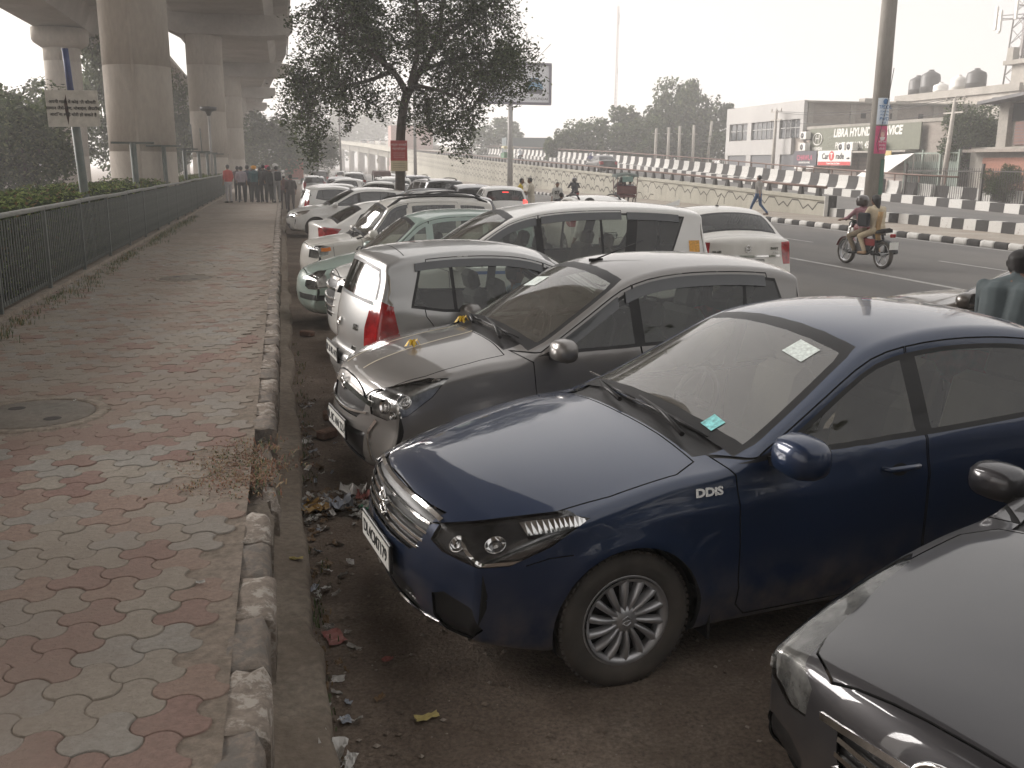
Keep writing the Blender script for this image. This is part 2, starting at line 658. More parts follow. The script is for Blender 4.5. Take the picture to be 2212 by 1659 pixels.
def islands(me):
    nv = len(me.vertices)
    par = list(range(nv))
    def find(a):
        while par[a] != a:
            par[a] = par[par[a]]; a = par[a]
        return a
    for e in me.edges:
        a, b = find(e.vertices[0]), find(e.vertices[1])
        if a != b: par[a] = b
    g = {}
    for p in me.polygons:
        g.setdefault(find(p.vertices[0]), []).append(p.index)
    return list(g.values())

def sub_mesh(me, polys, name, mats, B=None, keep=None, smooth_mi=(0,), off=None, flat=False, noff=0.):
    """copy some polygons into a new mesh; outer faces take the skin's own normals"""
    vm = {}; V = []; F = []; MI = []
    for pi in polys:
        p = me.polygons[pi]
        if keep is not None and p.material_index not in keep: continue
        f = []
        for i in p.vertices:
            if i not in vm:
                vm[i] = len(V); V.append(me.vertices[i].co.copy())
            f.append(vm[i])
        F.append(f); MI.append(p.material_index)
    if noff and B is not None:
        for v in V:
            loc, nn, fi, d = B.bvh.find_nearest(v)
            v += nn*noff
    out = bpy.data.meshes.new(name)
    out.from_pydata([tuple(v) for v in V], [], F)
    for m in mats: out.materials.append(m)
    out.polygons.foreach_set('material_index', [min(i, len(mats)-1) for i in MI])
    out.polygons.foreach_set('use_smooth', [True]*len(F))
    out.update()
    if B is not None and not flat:
        vn = [None]*len(V)
        for i, v in enumerate(V):
            loc, nn, fi, d = B.bvh.find_nearest(v)
            if loc is None or d > .04: continue
            f = B.f[fi]
            w = 1/(np.linalg.norm(B.v[list(f)]-np.array(loc), axis=1)+2e-3)**2
            q = (B.n[list(f)]*w[:, None]).sum(0)
            vn[i] = q/np.linalg.norm(q)
        LN = []
        for p, mi in zip(out.polygons, MI):
            fn = np.array(p.normal)
            for i in p.vertices:
                if mi in smooth_mi and vn[i] is not None and np.dot(vn[i], fn) > .2: LN.append(tuple(vn[i]))
                elif mi == 1 and vn[i] is not None and np.dot(vn[i], fn) < -.2: LN.append(tuple(-vn[i]))
                else: LN.append(tuple(fn))
        out.normals_split_custom_set(LN)
    if off is not None: out.transform(Matrix.Translation(off))
    return out

def piece(B, shell, cut, minus=()):
    me = _apply(shell, [cut.mesh()], 'INTERSECT')
    if minus:
        m2 = _apply(me, [c.mesh() for c in minus]); bpy.data.meshes.remove(me); me = m2
    return me

def side_sets(me, both):
    if not both: return [list(range(len(me.polygons)))]
    l = [p.index for p in me.polygons if p.center.y > 0]; r = [p.index for p in me.polygons if p.center.y <= 0]
    return [s for s in (l, r) if s]

def strip(B, sp, kind, pts, w, name, m, th=.004, side=1, n=10, a=90, mi_list=None, lift=0.):
    """a flat band following the skin along a polyline given in side / front / angled view"""
    xa = sp['xa']
    P = spline([(*p, 0) for p in pts], n)[:, :2]
    k = len(P)
    rows = []
    for i in range(k):
        d = P[min(i+1, k-1)]-P[max(i-1, 0)]
        d = d/(np.linalg.norm(d)+1e-9)
        q = np.array([-d[1], d[0]])
        ww = w(i/(k-1)) if callable(w) else w
        pair = []
        for s in (-.5, .5):
            u, v = P[i]+q*ww*s
            if kind == 'side': o, dr = (xa-u, side*2.5, v), (0, -side, 0)
            elif kind == 'front': o, dr = (3, u, v), (-1, 0, 0)
            elif kind == 'rear': o, dr = (-8, u, v), (1, 0, 0)
            elif kind == 'top': o, dr = (xa-u, v, 3), (0, 0, -1)
            h, nn = B.hit(o, dr)
            if h is None: break
            pair.append((h, nn))
        if len(pair) == 2: rows.append(pair)
    if len(rows) < 2: return None
    rings = []
    for (p, n1), (q, n2) in rows:
        rings.append([p-n1*.004, p+n1*(th+lift), q+n2*(th+lift), q-n2*.004])
    mb = MB()
    mb.loft(rings, 0, sm=False, closed=True, cap=True)
    return mb.mesh(name, [m], fix=True)
def aline(B, x0, x1, gap, n=9):
    """points under the roof edge (side view) from x0 to x1, gap inside the fillet end"""
    sp = B.sp; top = B.top; N = B.N
    E = top[:, :2]+B.D+B.nt*(top[:, 3]*.75+gap)[:, None]
    m = (top[:, 0] > sp['wsx'][0]-.05) & (top[:, 0] < sp.get('aend', sp['bkx'][1])+.05)
    E = E[m]
    ex = np.maximum.accumulate(E[:, 0]+np.arange(len(E))*1e-6)
    xs = np.linspace(x0, x1, n)
    return [(float(x), float(np.interp(x, ex, E[:, 1]))) for x in xs]

def clip(poly, p, nrm):
    out = []
    d = [(q[0]-p[0])*nrm[0]+(q[1]-p[1])*nrm[1] for q in poly]
    n = len(poly)
    for i in range(n):
        j = (i+1) % n
        if d[i] >= 0: out.append(poly[i])
        if (d[i] >= 0) != (d[j] >= 0):
            t = d[i]/(d[i]-d[j])
            out.append((poly[i][0]+(poly[j][0]-poly[i][0])*t, poly[i][1]+(poly[j][1]-poly[i][1])*t))
    return out

def glass_outline(B, p0, p1, m=0.0, bow=0.):
    """front-view outline of windscreen or backlight between two outline points"""
    top = B.top; sp = B.sp
    i0 = int(np.argmin(np.hypot(top[:, 0]-p0[0], top[:, 1]-p0[1])))
    i1 = int(np.argmin(np.hypot(top[:, 0]-p1[0], top[:, 1]-p1[1])))
    def row(i, fr):
        C = top[i]; E = C[:2]+B.D[i]+B.nt[i]*C[3]; Yc = float(B.ys(E[0], E[1]))
        y = fr*(Yc-C[3])
        return (y-m*fr, C[1]+B.D[i][1]*fr**sp.get('cpow', 2.3)+bow*fr*fr)
    st = 1 if i1 > i0 else -1
    right = [row(i0, f) for f in (0, .3, .6, .85, .97)] + [row(i, 1.) for i in range(i0+st*2, i1-st, st*2)] + [row(i1, f) for f in (.97, .85, .6, .3, 0)]
    left = [(-y, z) for y, z in right[1:-1]][::-1]
    return right+left

def groove_mesh(c, w, closed):
    mb = MB()
    if closed:
        a = inset(c.poly, w/2); b = inset(c.poly, -w/2); n = len(a)
        fns = [c.fn]
        vs = []; d0, d1 = c.d
        for q, d in ((a, d0), (b, d0), (a, d1), (b, d1)): vs += [c.fn(u, v, d) for u, v in q]
        fs = []
        for i in range(n):
            j = (i+1) % n
            fs += [(i, j, n+j, n+i), (2*n+i, 3*n+i, 3*n+j, 2*n+j), (i, 2*n+i, 2*n+j, j), (n+i, n+j, 3*n+j, 3*n+i)]
        mb.add(vs, fs, 2)
    else:
        mb.prism(ribbon(c.poly, w, False)[0], c.d[0], c.d[1], c.fn, 2)
    me = mb.mesh('g', [])
    bm = bmesh.new(); bm.from_mesh(me); bmesh.ops.recalc_face_normals(bm, faces=bm.faces); bm.to_mesh(me); bm.free()
    return me

def wheel_meshes(r, w, rim_r, style):
    """wheel standing in its own XZ plane, outer face towards +Y"""
    key = ('wheel', round(r, 3), style)
    if key in _CARC: return _CARC[key]
    t = MB()
    h = w/2
    prof = [(rim_r-.005, -h*.8), (rim_r+.01, -h*.95), (r*.80, -h*1.02), (r*.93, -h*.98), (r*.985, -h*.80), (r, -h*.55), (r, -h*.22), (r-.009, -h*.20), (r-.009, -h*.12), (r, -h*.10), (r, h*.10), (r-.009, h*.12), (r-.009, h*.20), (r, h*.22), (r, h*.55),
            (r*.985, h*.80), (r*.93, h*.98), (r*.86, h*1.03), (r*.80, h*1.02), (rim_r+.012, h*.95), (rim_r-.004, h*.82)]
    t.lathe(prof, 44, 'Y', mi=0)
    nb = 60
    for i in range(nb):                # shoulder blocks
        a = 2*PI*i/nb
        for s in (-1, 1):
            c = Vector(((r-.001)*math.cos(a), s*h*.68, (r-.001)*math.sin(a)))
            rot = Matrix.Rotation(-a+PI/2, 3, 'Y')
            t.box(c, (r*2*PI/nb*.62, h*.30, .010), 0, rot=rot)
    k = MB()
    dk = 1
    k.lathe([(.0, h*.25), (rim_r*.96, h*.25)], 32, 'Y', mi=dk)
    k.lathe([(rim_r*.86, h*.30), (rim_r*.93, h*.80), (rim_r*.985, h*.88), (rim_r+.004, h*.86), (rim_r+.004, h*.6)], 44, 'Y', mi=0)
    def spoke(a, r0, r1, w0, w1, h0, h1, tw=0.):
        n = 5; rings = []
        for i in range(n+1):
            f = i/n; rr = r0+(r1-r0)*f; ww = w0+(w1-w0)*f
            hh = h0+(h1-h0)*f+.012*math.sin(PI*f)
            aa = a+tw*f
            c, s = math.cos(aa), math.sin(aa)
            ring = []
            for uu, hv in ((-1, -.035), (-.75, -.004), (0, .006), (.75, -.004), (1, -.035)):
                x = rr*c-uu*ww*s; z = rr*s+uu*ww*c
                ring.append((x, hh+hv, z))
            rings.append(ring)
        k.loft(rings, 0, sm=True, closed=False)
    if style == 'blade':               # wheel cover of paired blades
        for i in range(14):
            spoke(2*PI*i/14+.1, rim_r*.22, rim_r*.90, .011, .0205, h*.80, h*.84, .10)
        k.lathe([(rim_r*.84, h*.55), (rim_r*.86, h*.86), (rim_r*.94, h*.92)], 56, 'Y', mi=0)
        k.lathe([(0, h*.93), (rim_r*.15, h*.92), (rim_r*.20, h*.86), (rim_r*.30, h*.78), (rim_r*.32, h*.4)], 28, 'Y', mi=0)
        # hub emblem: an S bent from bars
        e = rim_r*.10
        for pts in ([(-e, 0, .3*e), (0, 0, 1.1*e), (e, 0, .35*e)], [(-e*.8, 0, .25*e), (e*.8, 0, -.25*e)], [(-e, 0, -.35*e), (0, 0, -1.1*e), (e, 0, -.3*e)]):
            k.tube([(x, h*.935, z) for x, _, z in pts], .004, 5, 0)
    elif style == 'five':
        for i in range(5):
            spoke(2*PI*i/5+.3, rim_r*.15, rim_r*.92, .035, .026, h*.72, h*.80)
        k.lathe([(0, h*.84), (rim_r*.14, h*.83), (rim_r*.22, h*.74), (rim_r*.24, h*.4)], 20, 'Y', mi=0)
    else:                              # plain pressed cover with slots
        k.lathe([(0, h*.86), (rim_r*.22, h*.84), (rim_r*.30, h*.76), (rim_r*.66, h*.74)], 36, 'Y', mi=0)
        for i in range(9):
            spoke(2*PI*i/9, rim_r*.62, rim_r*.90, .030, .034, h*.74, h*.78)
    tm = t.mesh('tyre', [M_TYRE]); km = k.mesh('rim', [M_RIM, M_BLACK])
    _CARC[key] = (tm, km)
    return tm, km

_CARC = {}
M_TYRE = mat('tyre_rubber', (.022, .021, .020), .85, var=.3, scale=9, dust=.25)
M_RIM = mat('wheel_silver', (.42, .42, .43), .35, .65, var=.06, dust=.10)
M_BLACK = mat('black_plastic', (.010, .010, .011), .42, var=.15, dust=.025, spec=.35)
M_GAP = mat('panel_gap', (.004, .004, .004), .9, var=0)
M_CHROME = mat('chrome', (.78, .77, .75), .12, 1., var=0)
M_INT_D = mat('cabin_dark', (.05, .05, .05), .8, var=.1)
M_INT_L = mat('cabin_beige', (.24, .22, .185), .8, var=.08)
M_GREYGAP = M_BLACK
G_CLEAR = glass_mat('windscreen_glass', (.78, .83, .79), ior=2.05, body=(.46, .43, .38), bodyfac=.16)  # pale diffuse share: dust film, raised to paint in some sky reflection
G_SIDE = glass_mat('side_glass', (.66, .70, .66), ior=1.58, body=(.34, .31, .27), bodyfac=.03)
G_TINT = glass_mat('tinted_glass', (.25, .26, .26), ior=1.75, body=(.30, .28, .25), bodyfac=.04)
G_LENS = glass_mat('lamp_lens', (.93, .93, .93))
M_RED = mat('tail_red', (.30, .010, .012), .12, var=.55, scale=9, coat=1.)
M_BEZEL = mat('lamp_bezel', (.20, .20, .20), .22, .9, var=.1)
M_REDLIT = mat('brake_red', (.9, .05, .04), .2, var=0, emit=1.3)
M_REFL = mat('lamp_reflector', (.86, .86, .85), .10, 1., var=0)
M_AMBER = mat('amber_lens', (.75, .22, .03), .1, var=0, coat=1.)
M_WHITE_P = mat('plate_white', (.72, .71, .67), .5, var=.06)
M_YEL_P = mat('plate_yellow', (.75, .55, .08), .5, var=.06)
M_INK = mat('ink_black', (.012, .012, .012), .6, var=0)
M_VISOR = mat('rain_visor', (.055, .058, .062), .18, var=0, coat=.6)
M_SEAT_G = mat('seat_grey', (.10, .10, .095), .85, var=.12)
M_SEAT_B = mat('seat_beige', (.21, .18, .14), .85, var=.12)

def cushion(mb, c, s, mi=0, rot=None):
    mb.box(c, s, mi, rot=rot, bev=min(s)*.35)

def make_car(key, sp, near=True, N=96):
    if key in _CARC: return _CARC[key]
    B = Body(sp, N)
    xa = sp['xa']
    shell = B.shell()
    parts = []       # (name, mesh, paint?, parent index or None, matrix or None)
    PM = [M_BLACK, sp.get('int', M_INT_D), M_GAP]
    def P(name, me, paint=False, par=None, mx=None):
        if me is None: return None
        parts.append((name, me, paint, par, mx)); return len(parts)-1
    # ---- cutters
    cuts = []
    wr = sp['wr']; ra = sp['ra']
    mb = MB()
    for ax in (xa, xa+sp['wb']):
        for s in (1, -1):
            y0, y1 = sp['W']-.28, sp['W']+.3
            n = 40
            def ring(y): return [(xa-ax+ra*math.cos(2*PI*i/n), s*y, wr+.005+ra*math.sin(2*PI*i/n)) for i in range(n)]
            mb.loft([ring(y0), ring(y1)], 2, False, True)
    wc = mb.mesh('wc', [])
    bm = bmesh.new(); bm.from_mesh(wc); bmesh.ops.recalc_face_normals(bm, faces=bm.faces); bm.to_mesh(wc); bm.free()
    cut_meshes = [wc]
    # glass areas
    zb = lambda x, o: (x, float(B.beltz(x))+o)
    fb, rb, rt_ = sp['dlo']             # front-bottom x, rear-bottom x, rear-top x
    lo = [zb(x, .012) for x in np.linspace(fb, rb, 8)]
    hi = aline(B, rt_, fb+.02, .018, 22)
    if sp.get('dlo_rear'): hi = list(sp['dlo_rear'])+hi
    dlo = lo+[p for p in hi if p[1] > float(B.beltz(p[0]))+.02]
    dlo_cut = Cut(sp, 'side', dlo)
    cut_meshes.append(dlo_cut.mesh())
    pane_in = inset(dlo, .022)
    panes = []
    for (xa0, sl0), (xb0, sl1) in sp['panes']:
        q = clip(pane_in, (xa0, .95), (1, -sl0)); q = clip(q, (xb0, .95), (-1, sl1))
        if len(q) >= 3: panes.append(q)
    pane_cuts = [Cut(sp, 'side', q) for q in panes]
    ws = glass_outline(B, sp['ws'][0], sp['ws'][1], .012)
    wcut = Cut(sp, 'front', ws, d=(sp['wsx'][0]-.03, sp['wsx'][0]+1.3))
    bk = glass_outline(B, sp['bk'][0], sp['bk'][1], sp.get('bkm', .03))
    bcut = Cut(sp, 'rear', bk, d=(sp['bkx'][0]-.55, sp['bkx'][1]+sp.get('bkd', .05)))
    cut_meshes += [wcut.mesh(), bcut.mesh()]
    # lamps and recesses
    lamps = []
    for nm, d in (('headlight', sp.get('head')), ('tail_light', sp.get('tail'))):
        if d is None: continue
        c = Cut(sp, 'ang', d['p'], a=d['a'], d=d.get('d', (.2, 3) if nm == 'headlight' else (1., 6)))
        lamps.append((nm, c, d)); cut_meshes.append(c.mesh())
    recs = []
    for r in sp.get('recess', ()):
        c = Cut(sp, r['k'], r['p'], **{k: r[k] for k in ('a', 'd') if k in r})
        recs.append((c, r)); cut_meshes.append(c.mesh())
    for gk in sp.get('grooves', ()):
        if not near and not gk.get('far'): continue
        c = Cut(sp, gk['k'], gk['p'](B) if callable(gk['p']) else gk['p'], closed=gk.get('closed', True), **{k: gk[k] for k in ('a', 'd') if k in gk})
        cut_meshes.append(groove_mesh(c, gk.get('w', .007), gk.get('closed', True)))
    body = _apply(shell, cut_meshes)
    isl = islands(body)
    # group islands into outer skin parts
    named = {}
    for g in isl:
        ctr = sum((body.polygons[i].center for i in g), Vector())/len(g)
        nm = 'body'
        if len(g) < .35*len(body.polygons):
            for gk in sp.get('grooves', ()):
                if gk.get('name') and gk['test'](xa-ctr.x, abs(ctr.y), ctr.z): nm = gk['name']; break
        k2 = nm if nm in ('body', 'hood', 'tailgate', 'boot_lid', 'front_bumper', 'rear_bumper') else (nm, ctr.y > 0, round((xa-ctr.x)*2))
        named.setdefault(k2, []).extend(g)
    idx = {}
    for k2, g in named.items():
        nm = k2 if isinstance(k2, str) else k2[0]
        me = sub_mesh(body, g, nm, PM, B)
        i = P(nm, me, True)
        if not isinstance(k2, str): idx[(nm, k2[1], len([1 for q in idx if q[0] == nm]))] = (i, g)
    bpy.data.meshes.remove(body)
    # ---- glass
    gside = sp.get('gside', G_SIDE if near else G_TINT)
    fr = piece(B, shell, dlo_cut, pane_cuts)
    for ss in side_sets(fr, True): P('window_surround', sub_mesh(fr, ss, 'window_surround', [sp.get('surround', M_BLACK)], B, keep=(0,)), sp.get('surround_paint', False))
    bpy.data.meshes.remove(fr)
    for c in pane_cuts:
        m_ = piece(B, shell, c)
        for ss in side_sets(m_, True): P('window', sub_mesh(m_, ss, 'window', [gside], B, keep=(0,)))
        bpy.data.meshes.remove(m_)
    wi = inset(ws, .03)
    wic = Cut(sp, 'front', wi, d=wcut.k['d']); bic = Cut(sp, 'rear', inset(bk, .028), d=bcut.k['d'])
    for nm, c, ci, gm in (('windshield', wcut, wic, sp.get('gws', G_CLEAR if near else G_TINT)), ('rear_window', bcut, bic, sp.get('gbk', G_SIDE if near else G_TINT))):
        m_ = piece(B, shell, ci)
        gi = P(nm, sub_mesh(m_, range(len(m_.polygons)), nm, [gm], B, keep=(0,)))
        bpy.data.meshes.remove(m_)
        m_ = piece(B, shell, c, [ci])
        P('seal', sub_mesh(m_, range(len(m_.polygons)), 'seal', [M_BLACK], B, keep=(0,)), False, gi)
        bpy.data.meshes.remove(m_)
    # ---- lamps
    for nm, c, d in lamps:
        m_ = piece(B, shell, c)
        for ss in side_sets(m_, True):
            ctr = sum((m_.polygons[i].center for i in ss), Vector())/len(ss)
            if nm == 'headlight':
                li = P('headlight', sub_mesh(m_, ss, 'headlight', [G_LENS if near else sp.get('lensfar', M_REFL)], B, keep=(0,)))
                if near:
                    inw = Vector((-.035, -.02 if ctr.y > 0 else .02, 0))
                    P('lamp_housing', sub_mesh(m_, ss, 'lamp_housing', [d.get('hm', M_BEZEL)], B, keep=(0,), noff=-d.get('hd', .016), flat=True), False, li)
                    for bx, by, bz, br in d.get('bowls', ()):
                        sgn = 1 if ctr.y > 0 else -1
                        b_ = MB()
                        b_.lathe([(0, -.002), (br*.25, -.003), (br*.30, -.010), (br*.62, -.008), (br*.88, -.001), (br, .003), (br*1.02, -.004)], 22, 'X')
                        me = b_.mesh('reflector_bowl', [M_REFL])
                        a = R_(d['a']*.62)*sgn
                        D, U = _dir(sp, d['a']); D = Vector((D.x, D.y*sgn, 0))
                        hh, nn = B.hit(Vector((xa-bx, sgn*by, bz))+D*2, -D)
                        if hh is None: continue
                        P('reflector_bowl', me, False, li, Matrix.Translation(hh-nn*.008) @ Vector((1, 0, 0)).rotation_difference(nn).to_matrix().to_4x4())
            else:
                P('tail_light', sub_mesh(m_, ss, 'tail_light', [d.get('m', M_RED)], B, keep=(0,)))
        bpy.data.meshes.remove(m_)
    for nm, c, d in lamps:
        for sd in (1, -1):
            for pts, w_, mm in d.get('strips', ()) if near else ():
                P('lamp_strip', strip(B, sp, 'side', pts, w_, 'lamp_strip', mm, -.002, sd, n=6))
    for c, r in recs:
        m_ = piece(B, shell, c)
        dep = r.get('depth', .03)
        for ss in side_sets(m_, c.both):
            ctr = sum((m_.polygons[i].center for i in ss), Vector())/max(1, len(ss))
            off = {'front': Vector((-dep, 0, 0)), 'rear': Vector((dep, 0, 0)), 'side': Vector((0, -dep*(1 if ctr.y > 0 else -1), 0)), 'top': Vector((0, 0, -dep))}.get(c.kind)
            if c.kind == 'ang':
                D, U = _dir(sp, r['a']); off = Vector((-D.x*dep, -D.y*dep*(1 if ctr.y > 0 else -1), 0))
            P(r['n'], sub_mesh(m_, ss, r['n'], [r.get('m', M_BLACK)], B, keep=(0,), noff=-dep, flat=True), r.get('paint', False))
        bpy.data.meshes.remove(m_)
    # ---- wheels, liners
    tm, km = wheel_meshes(wr, sp.get('tw', .19), sp['rim'], sp.get('ws_style', 'plain'))
    for ax in (xa, xa+sp['wb']):
        for s in (1, -1):
            mx = Matrix.Translation((xa-ax, s*(sp['W']-.115), wr)) @ Matrix.Rotation(0 if s > 0 else PI, 4, 'Z')
            wi_ = P('wheel', tm, False, None, mx)
            P('rim', km, False, wi_, Matrix.Identity(4))
    for ax in (xa, xa+sp['wb']):
        for s in (1, -1):
            lb = MB()
            lb.lathe([(ra-.012, s*(sp['W']-.045)), (ra-.005, s*(sp['W']-.32)), (.02, s*(sp['W']-.33))], 26, 'Y', (xa-ax, 0, wr), 0, a0=-.35, a1=PI+.35)
            P('wheel_arch_liner', lb.mesh('wheel_arch_liner', [M_GAP]))
    # ---- cabin
    if near or sp.get('cabin'):
        cab = MB()
        bz = float(B.beltz(sp['wsx'][0]+.3))
        W2 = sp['W']-.10
        x0 = xa-(sp['wsx'][0]+.12)
        for (X, z, hh) in (((x0-.18), bz-.10, .16),):
            n = 9; rings = []
            prof = [(.22, bz+.0), (.05, bz+.035), (-.18, bz+.02), (-.30, bz-.04), (-.34, bz-.16), (-.22, bz-.36), (.22, bz-.36)]
            for i in range(n):
                y = -W2+2*W2*i/(n-1)
                rings.append([(x0-.12+px, y, pz-.02*abs(y)) for px, pz in prof])
            cab.loft(rings, 0, sm=False, cap=True)
        P('dashboard', cab.mesh('dashboard', [sp.get('dash', M_INT_D)], fix=True))
        st = MB()
        sx, sy, sz = x0-.46, -.36, bz-.02
        rt = Matrix.Rotation(R_(65), 3, 'Y')
        ringp = [Vector((sx, sy, sz))+rt @ Vector((.185*math.cos(a), .185*math.sin(a), 0)) for a in np.linspace(0, 2*PI, 25)]
        st.tube(ringp, .017, 8, 0, cap=False)
        for a in (0, PI, PI*1.5): st.tube([Vector((sx, sy, sz)), Vector((sx, sy, sz))+rt @ Vector((.18*math.sin(a), .18*math.cos(a), 0))], .016, 6)
        st.tube([(sx, sy, sz), (sx+.3, sy, sz-.12)], .04, 8)
        P('steering_wheel', st.mesh('steering_wheel', [M_INT_D]))
        sm = sp.get('seat', M_SEAT_G)
        rows = sp.get('seats', (sp['wsx'][0]+1.0, sp['wsx'][0]+1.85))
        H0 = sp.get('seat_z', .62)
        for ri, xs in enumerate(rows):
            lay = (-.37, .37)
            for yy in lay:
                s_ = MB()
                ww = .50 if ri == 0 else .64
                tilt = Matrix.Rotation(R_(-14), 3, 'Y')
                X = xa-xs
                cushion(s_, (X+.18, yy, H0-.16), (.54, ww, .22))
                cushion(s_, (X-.14, yy, H0+.16), (.17, ww*.94, .62), rot=tilt)
                cushion(s_, (X-.25, yy, H0+.53), (.11, .27, .19), rot=tilt)
                P('seat', s_.mesh('seat', [sm]))
    # ---- mirrors
    mxp = sp.get('mirror')
    if mxp:
        for s in sp.get('mirror_sides', (1, -1)):
            mbm = MB()
            X, Y, Z = xa-mxp[0], mxp[1], mxp[2]
            ms = mxp[3] if len(mxp) > 3 else 1.
            rings = []
            for f, sy, sz in ((-.085, .02, .02), (-.078, .075, .055), (-.05, .105, .075), (0, .12, .085), (.045, .115, .08), (.062, .105, .07), (.055, .09, .058)):
                rings.append([(X-f*ms*1.0-.012*math.cos(2*PI*k/16)*0, s*(Y+ms*sy*math.copysign(abs(math.cos(2*PI*k/16))**.7, math.cos(2*PI*k/16))), Z+ms*sz*math.copysign(abs(math.sin(2*PI*k/16))**.7, math.sin(2*PI*k/16))) for k in range(16)])
            mbm.loft(rings, 0, True, True)
            i = P('wing_mirror', mbm.mesh('wing_mirror', [M_BLACK], fix=True), mxp[4] if len(mxp) > 4 else True)
            gl = MB(); gl.prism([(s*(Y+ms*.088*math.copysign(abs(math.cos(2*PI*k/16))**.7, math.cos(2*PI*k/16))), Z+ms*.056*math.copysign(abs(math.sin(2*PI*k/16))**.7, math.sin(2*PI*k/16))) for k in range(16)], X-.058*ms, X-.0605*ms, lambda u, v, d: (d, u, v))
            P('mirror_glass', gl.mesh('mirror_glass', [M_REFL], fix=True), False, i)
            h, nn = B.hit((X+.02, s*2, Z-.05*ms), (0, -s, 0))
            arm = MB()
            yb = abs(h.y)-.03 if h is not None else Y-.16
            arm.loft([[(X+dx, s*y, Z+dz+zo) for dx, dz in ((.05, -.03), (-.04, -.035), (-.04, -.075), (.05, -.07))] for y, zo in ((yb, -.01), ((yb+Y)/2, .0), (Y, .012))], 0, False, True)
            P('mirror_arm', arm.mesh('mirror_arm', [M_BLACK], fix=True), False, i)
    # ---- handles
    for hx, hz in sp.get('handles', ()) if near or sp.get('hfar') else ():
        for s in (1, -1):
            h, nn = B.hit((xa-hx, s*2, hz), (0, -s, 0))
            if h is None: continue
            hb = MB()
            hb.tube([h+Vector((.105, 0, .0)), h+Vector((.085, s*.030, 0)), h+Vector((0, s*.036, .002)), h+Vector((-.085, s*.030, .002)), h+Vector((-.105, 0, 0))], [.010, .014, .015, .014, .010], 8)
            P('door_handle', hb.mesh('door_handle', [M_BLACK]), True)
            cup = strip(B, sp, 'side', [(hx-.055, hz-.012), (hx, hz-.012), (hx+.045, hz-.012)], lambda f: .052*math.sin(PI*min(.98, max(.02, f)))**.5+.004, 'handle_cup', M_GAP, .0012, s)
            P('handle_cup', cup)
    ex = sp.get('extra')
    if ex: ex(B, sp, P, near, shell)
    bpy.data.meshes.remove(shell)
    r = dict(parts=parts, B=B, sp=sp)
    _CARC[key] = r
    return r

def place_car(key, sp, name, label, loc, head, paint, near=True, N=96, group=None, cat='car', z=0., pitch=0.):
    c = make_car(key, sp, near, N)
    t = thing(name, label, cat, (loc[0], loc[1], z), head, group)
    if pitch: t.rotation_euler = (0, pitch, head)
    objs = []
    for nm, me, pf, par, mx in c['parts']:
        o = link(nm, me, t if par is None else objs[par])
        if mx is not None: o.matrix_local = mx
        if pf:
            o.material_slots[0].link = 'OBJECT'
            o.material_slots[0].material = paint
        objs.append(o)
    return t, objs
# ================================================================ car shapes
def door_ring(front, a0, a1, gap, back):
    return lambda B: list(front)+aline(B, a0, a1, gap, 10)+list(back)

def text_on(P, B, sp, kind, x, z, body, size, m, side=1, y=0, bold=.002, sx=1., lift=.004):
    """raised lettering lying on the skin"""
    xa = sp['xa']
    if kind == 'side': h, n = B.hit((xa-x, side*2, z), (0, -side, 0)); xd = Vector((-side, 0, 0))
    elif kind == 'rear': h, n = B.hit((-8, y, z), (1, 0, 0)); xd = Vector((0, -1, 0))
    else: h, n = B.hit((4, y, z), (-1, 0, 0)); xd = Vector((0, 1, 0))
    if h is None: return
    xd = (xd-n*xd.dot(n)).normalized(); yd = n.cross(xd)
    o = text_mesh('lettering', body, size, m, None, .0025, None, 'CENTER', bold, sx)
    me = o.data; bpy.data.objects.remove(o)
    P('lettering', me, False, None, frame_mat(h+n*lift, xd, yd))

def plate(P, B, sp, rear, z, body, yellow=False, y=0., w=.50, hgt=.11):
    xa = sp['xa']
    h, n = B.hit((-8, y, z), (1, 0, 0)) if rear else B.hit((4, y, z), (-1, 0, 0))
    if h is None: return
    d = -1 if rear else 1
    mb = MB(); mb.box((h.x+d*.012, y, z), (.014, w+.03, hgt+.03), 0, bev=.004)
    i = P('number_plate', mb.mesh('number_plate', [M_BLACK]))
    m2 = MB(); m2.box((h.x+d*.0205, y, z), (.003, w, hgt), 0)
    P('plate_face', m2.mesh('plate_face', [M_YEL_P if yellow else M_WHITE_P]), False, i)
    o = text_mesh('plate_lettering', body, hgt*.78, M_INK, None, .001, None, 'CENTER', .001, 1.0)
    me = o.data; bpy.data.objects.remove(o)
    P('plate_lettering', me, False, i, frame_mat(Vector((h.x+d*.0235, y, z)), (0, d, 0), (0, 0, 1)))

def wiper(P, B, sp, pts, blade):
    """arm and blade lying on the windscreen, given as top-view points"""
    xa = sp['xa']
    def s(x, y, up=.012):
        h, n = B.hit((xa-x, y, 3), (0, 0, -1))
        return h+n*up
    a = MB(); a.tube([s(*pts[0], .03), s(*pts[1], .035), s(*pts[2], .03)], [.013, .010, .006], 6)
    i = P('wiper_arm', a.mesh('wiper_arm', [M_BLACK]))
    b = MB(); b.tube([s(*p, .016) for p in blade], [.004]+[.009]*(len(blade)-2)+[.004], 6)
    P('wiper_blade', b.mesh('wiper_blade', [M_BLACK]), False, i)

def visors(P, B, sp, shell, segs, drop=.075, gap=.006, off=.014):
    for x0, x1 in segs:
        up = aline(B, x0, x1, gap, 12); lo = [(x, z-drop) for x, z in up]
        c = Cut(sp, 'side', up+lo[::-1])
        m_ = piece(B, shell, c)
        for ss in side_sets(m_, True):
            yy = m_.polygons[ss[0]].center.y
            P('rain_visor', sub_mesh(m_, ss, 'rain_visor', [M_VISOR], B, keep=(0, 2), off=Vector((0, off if yy > 0 else -off, 0))))
        bpy.data.meshes.remove(m_)

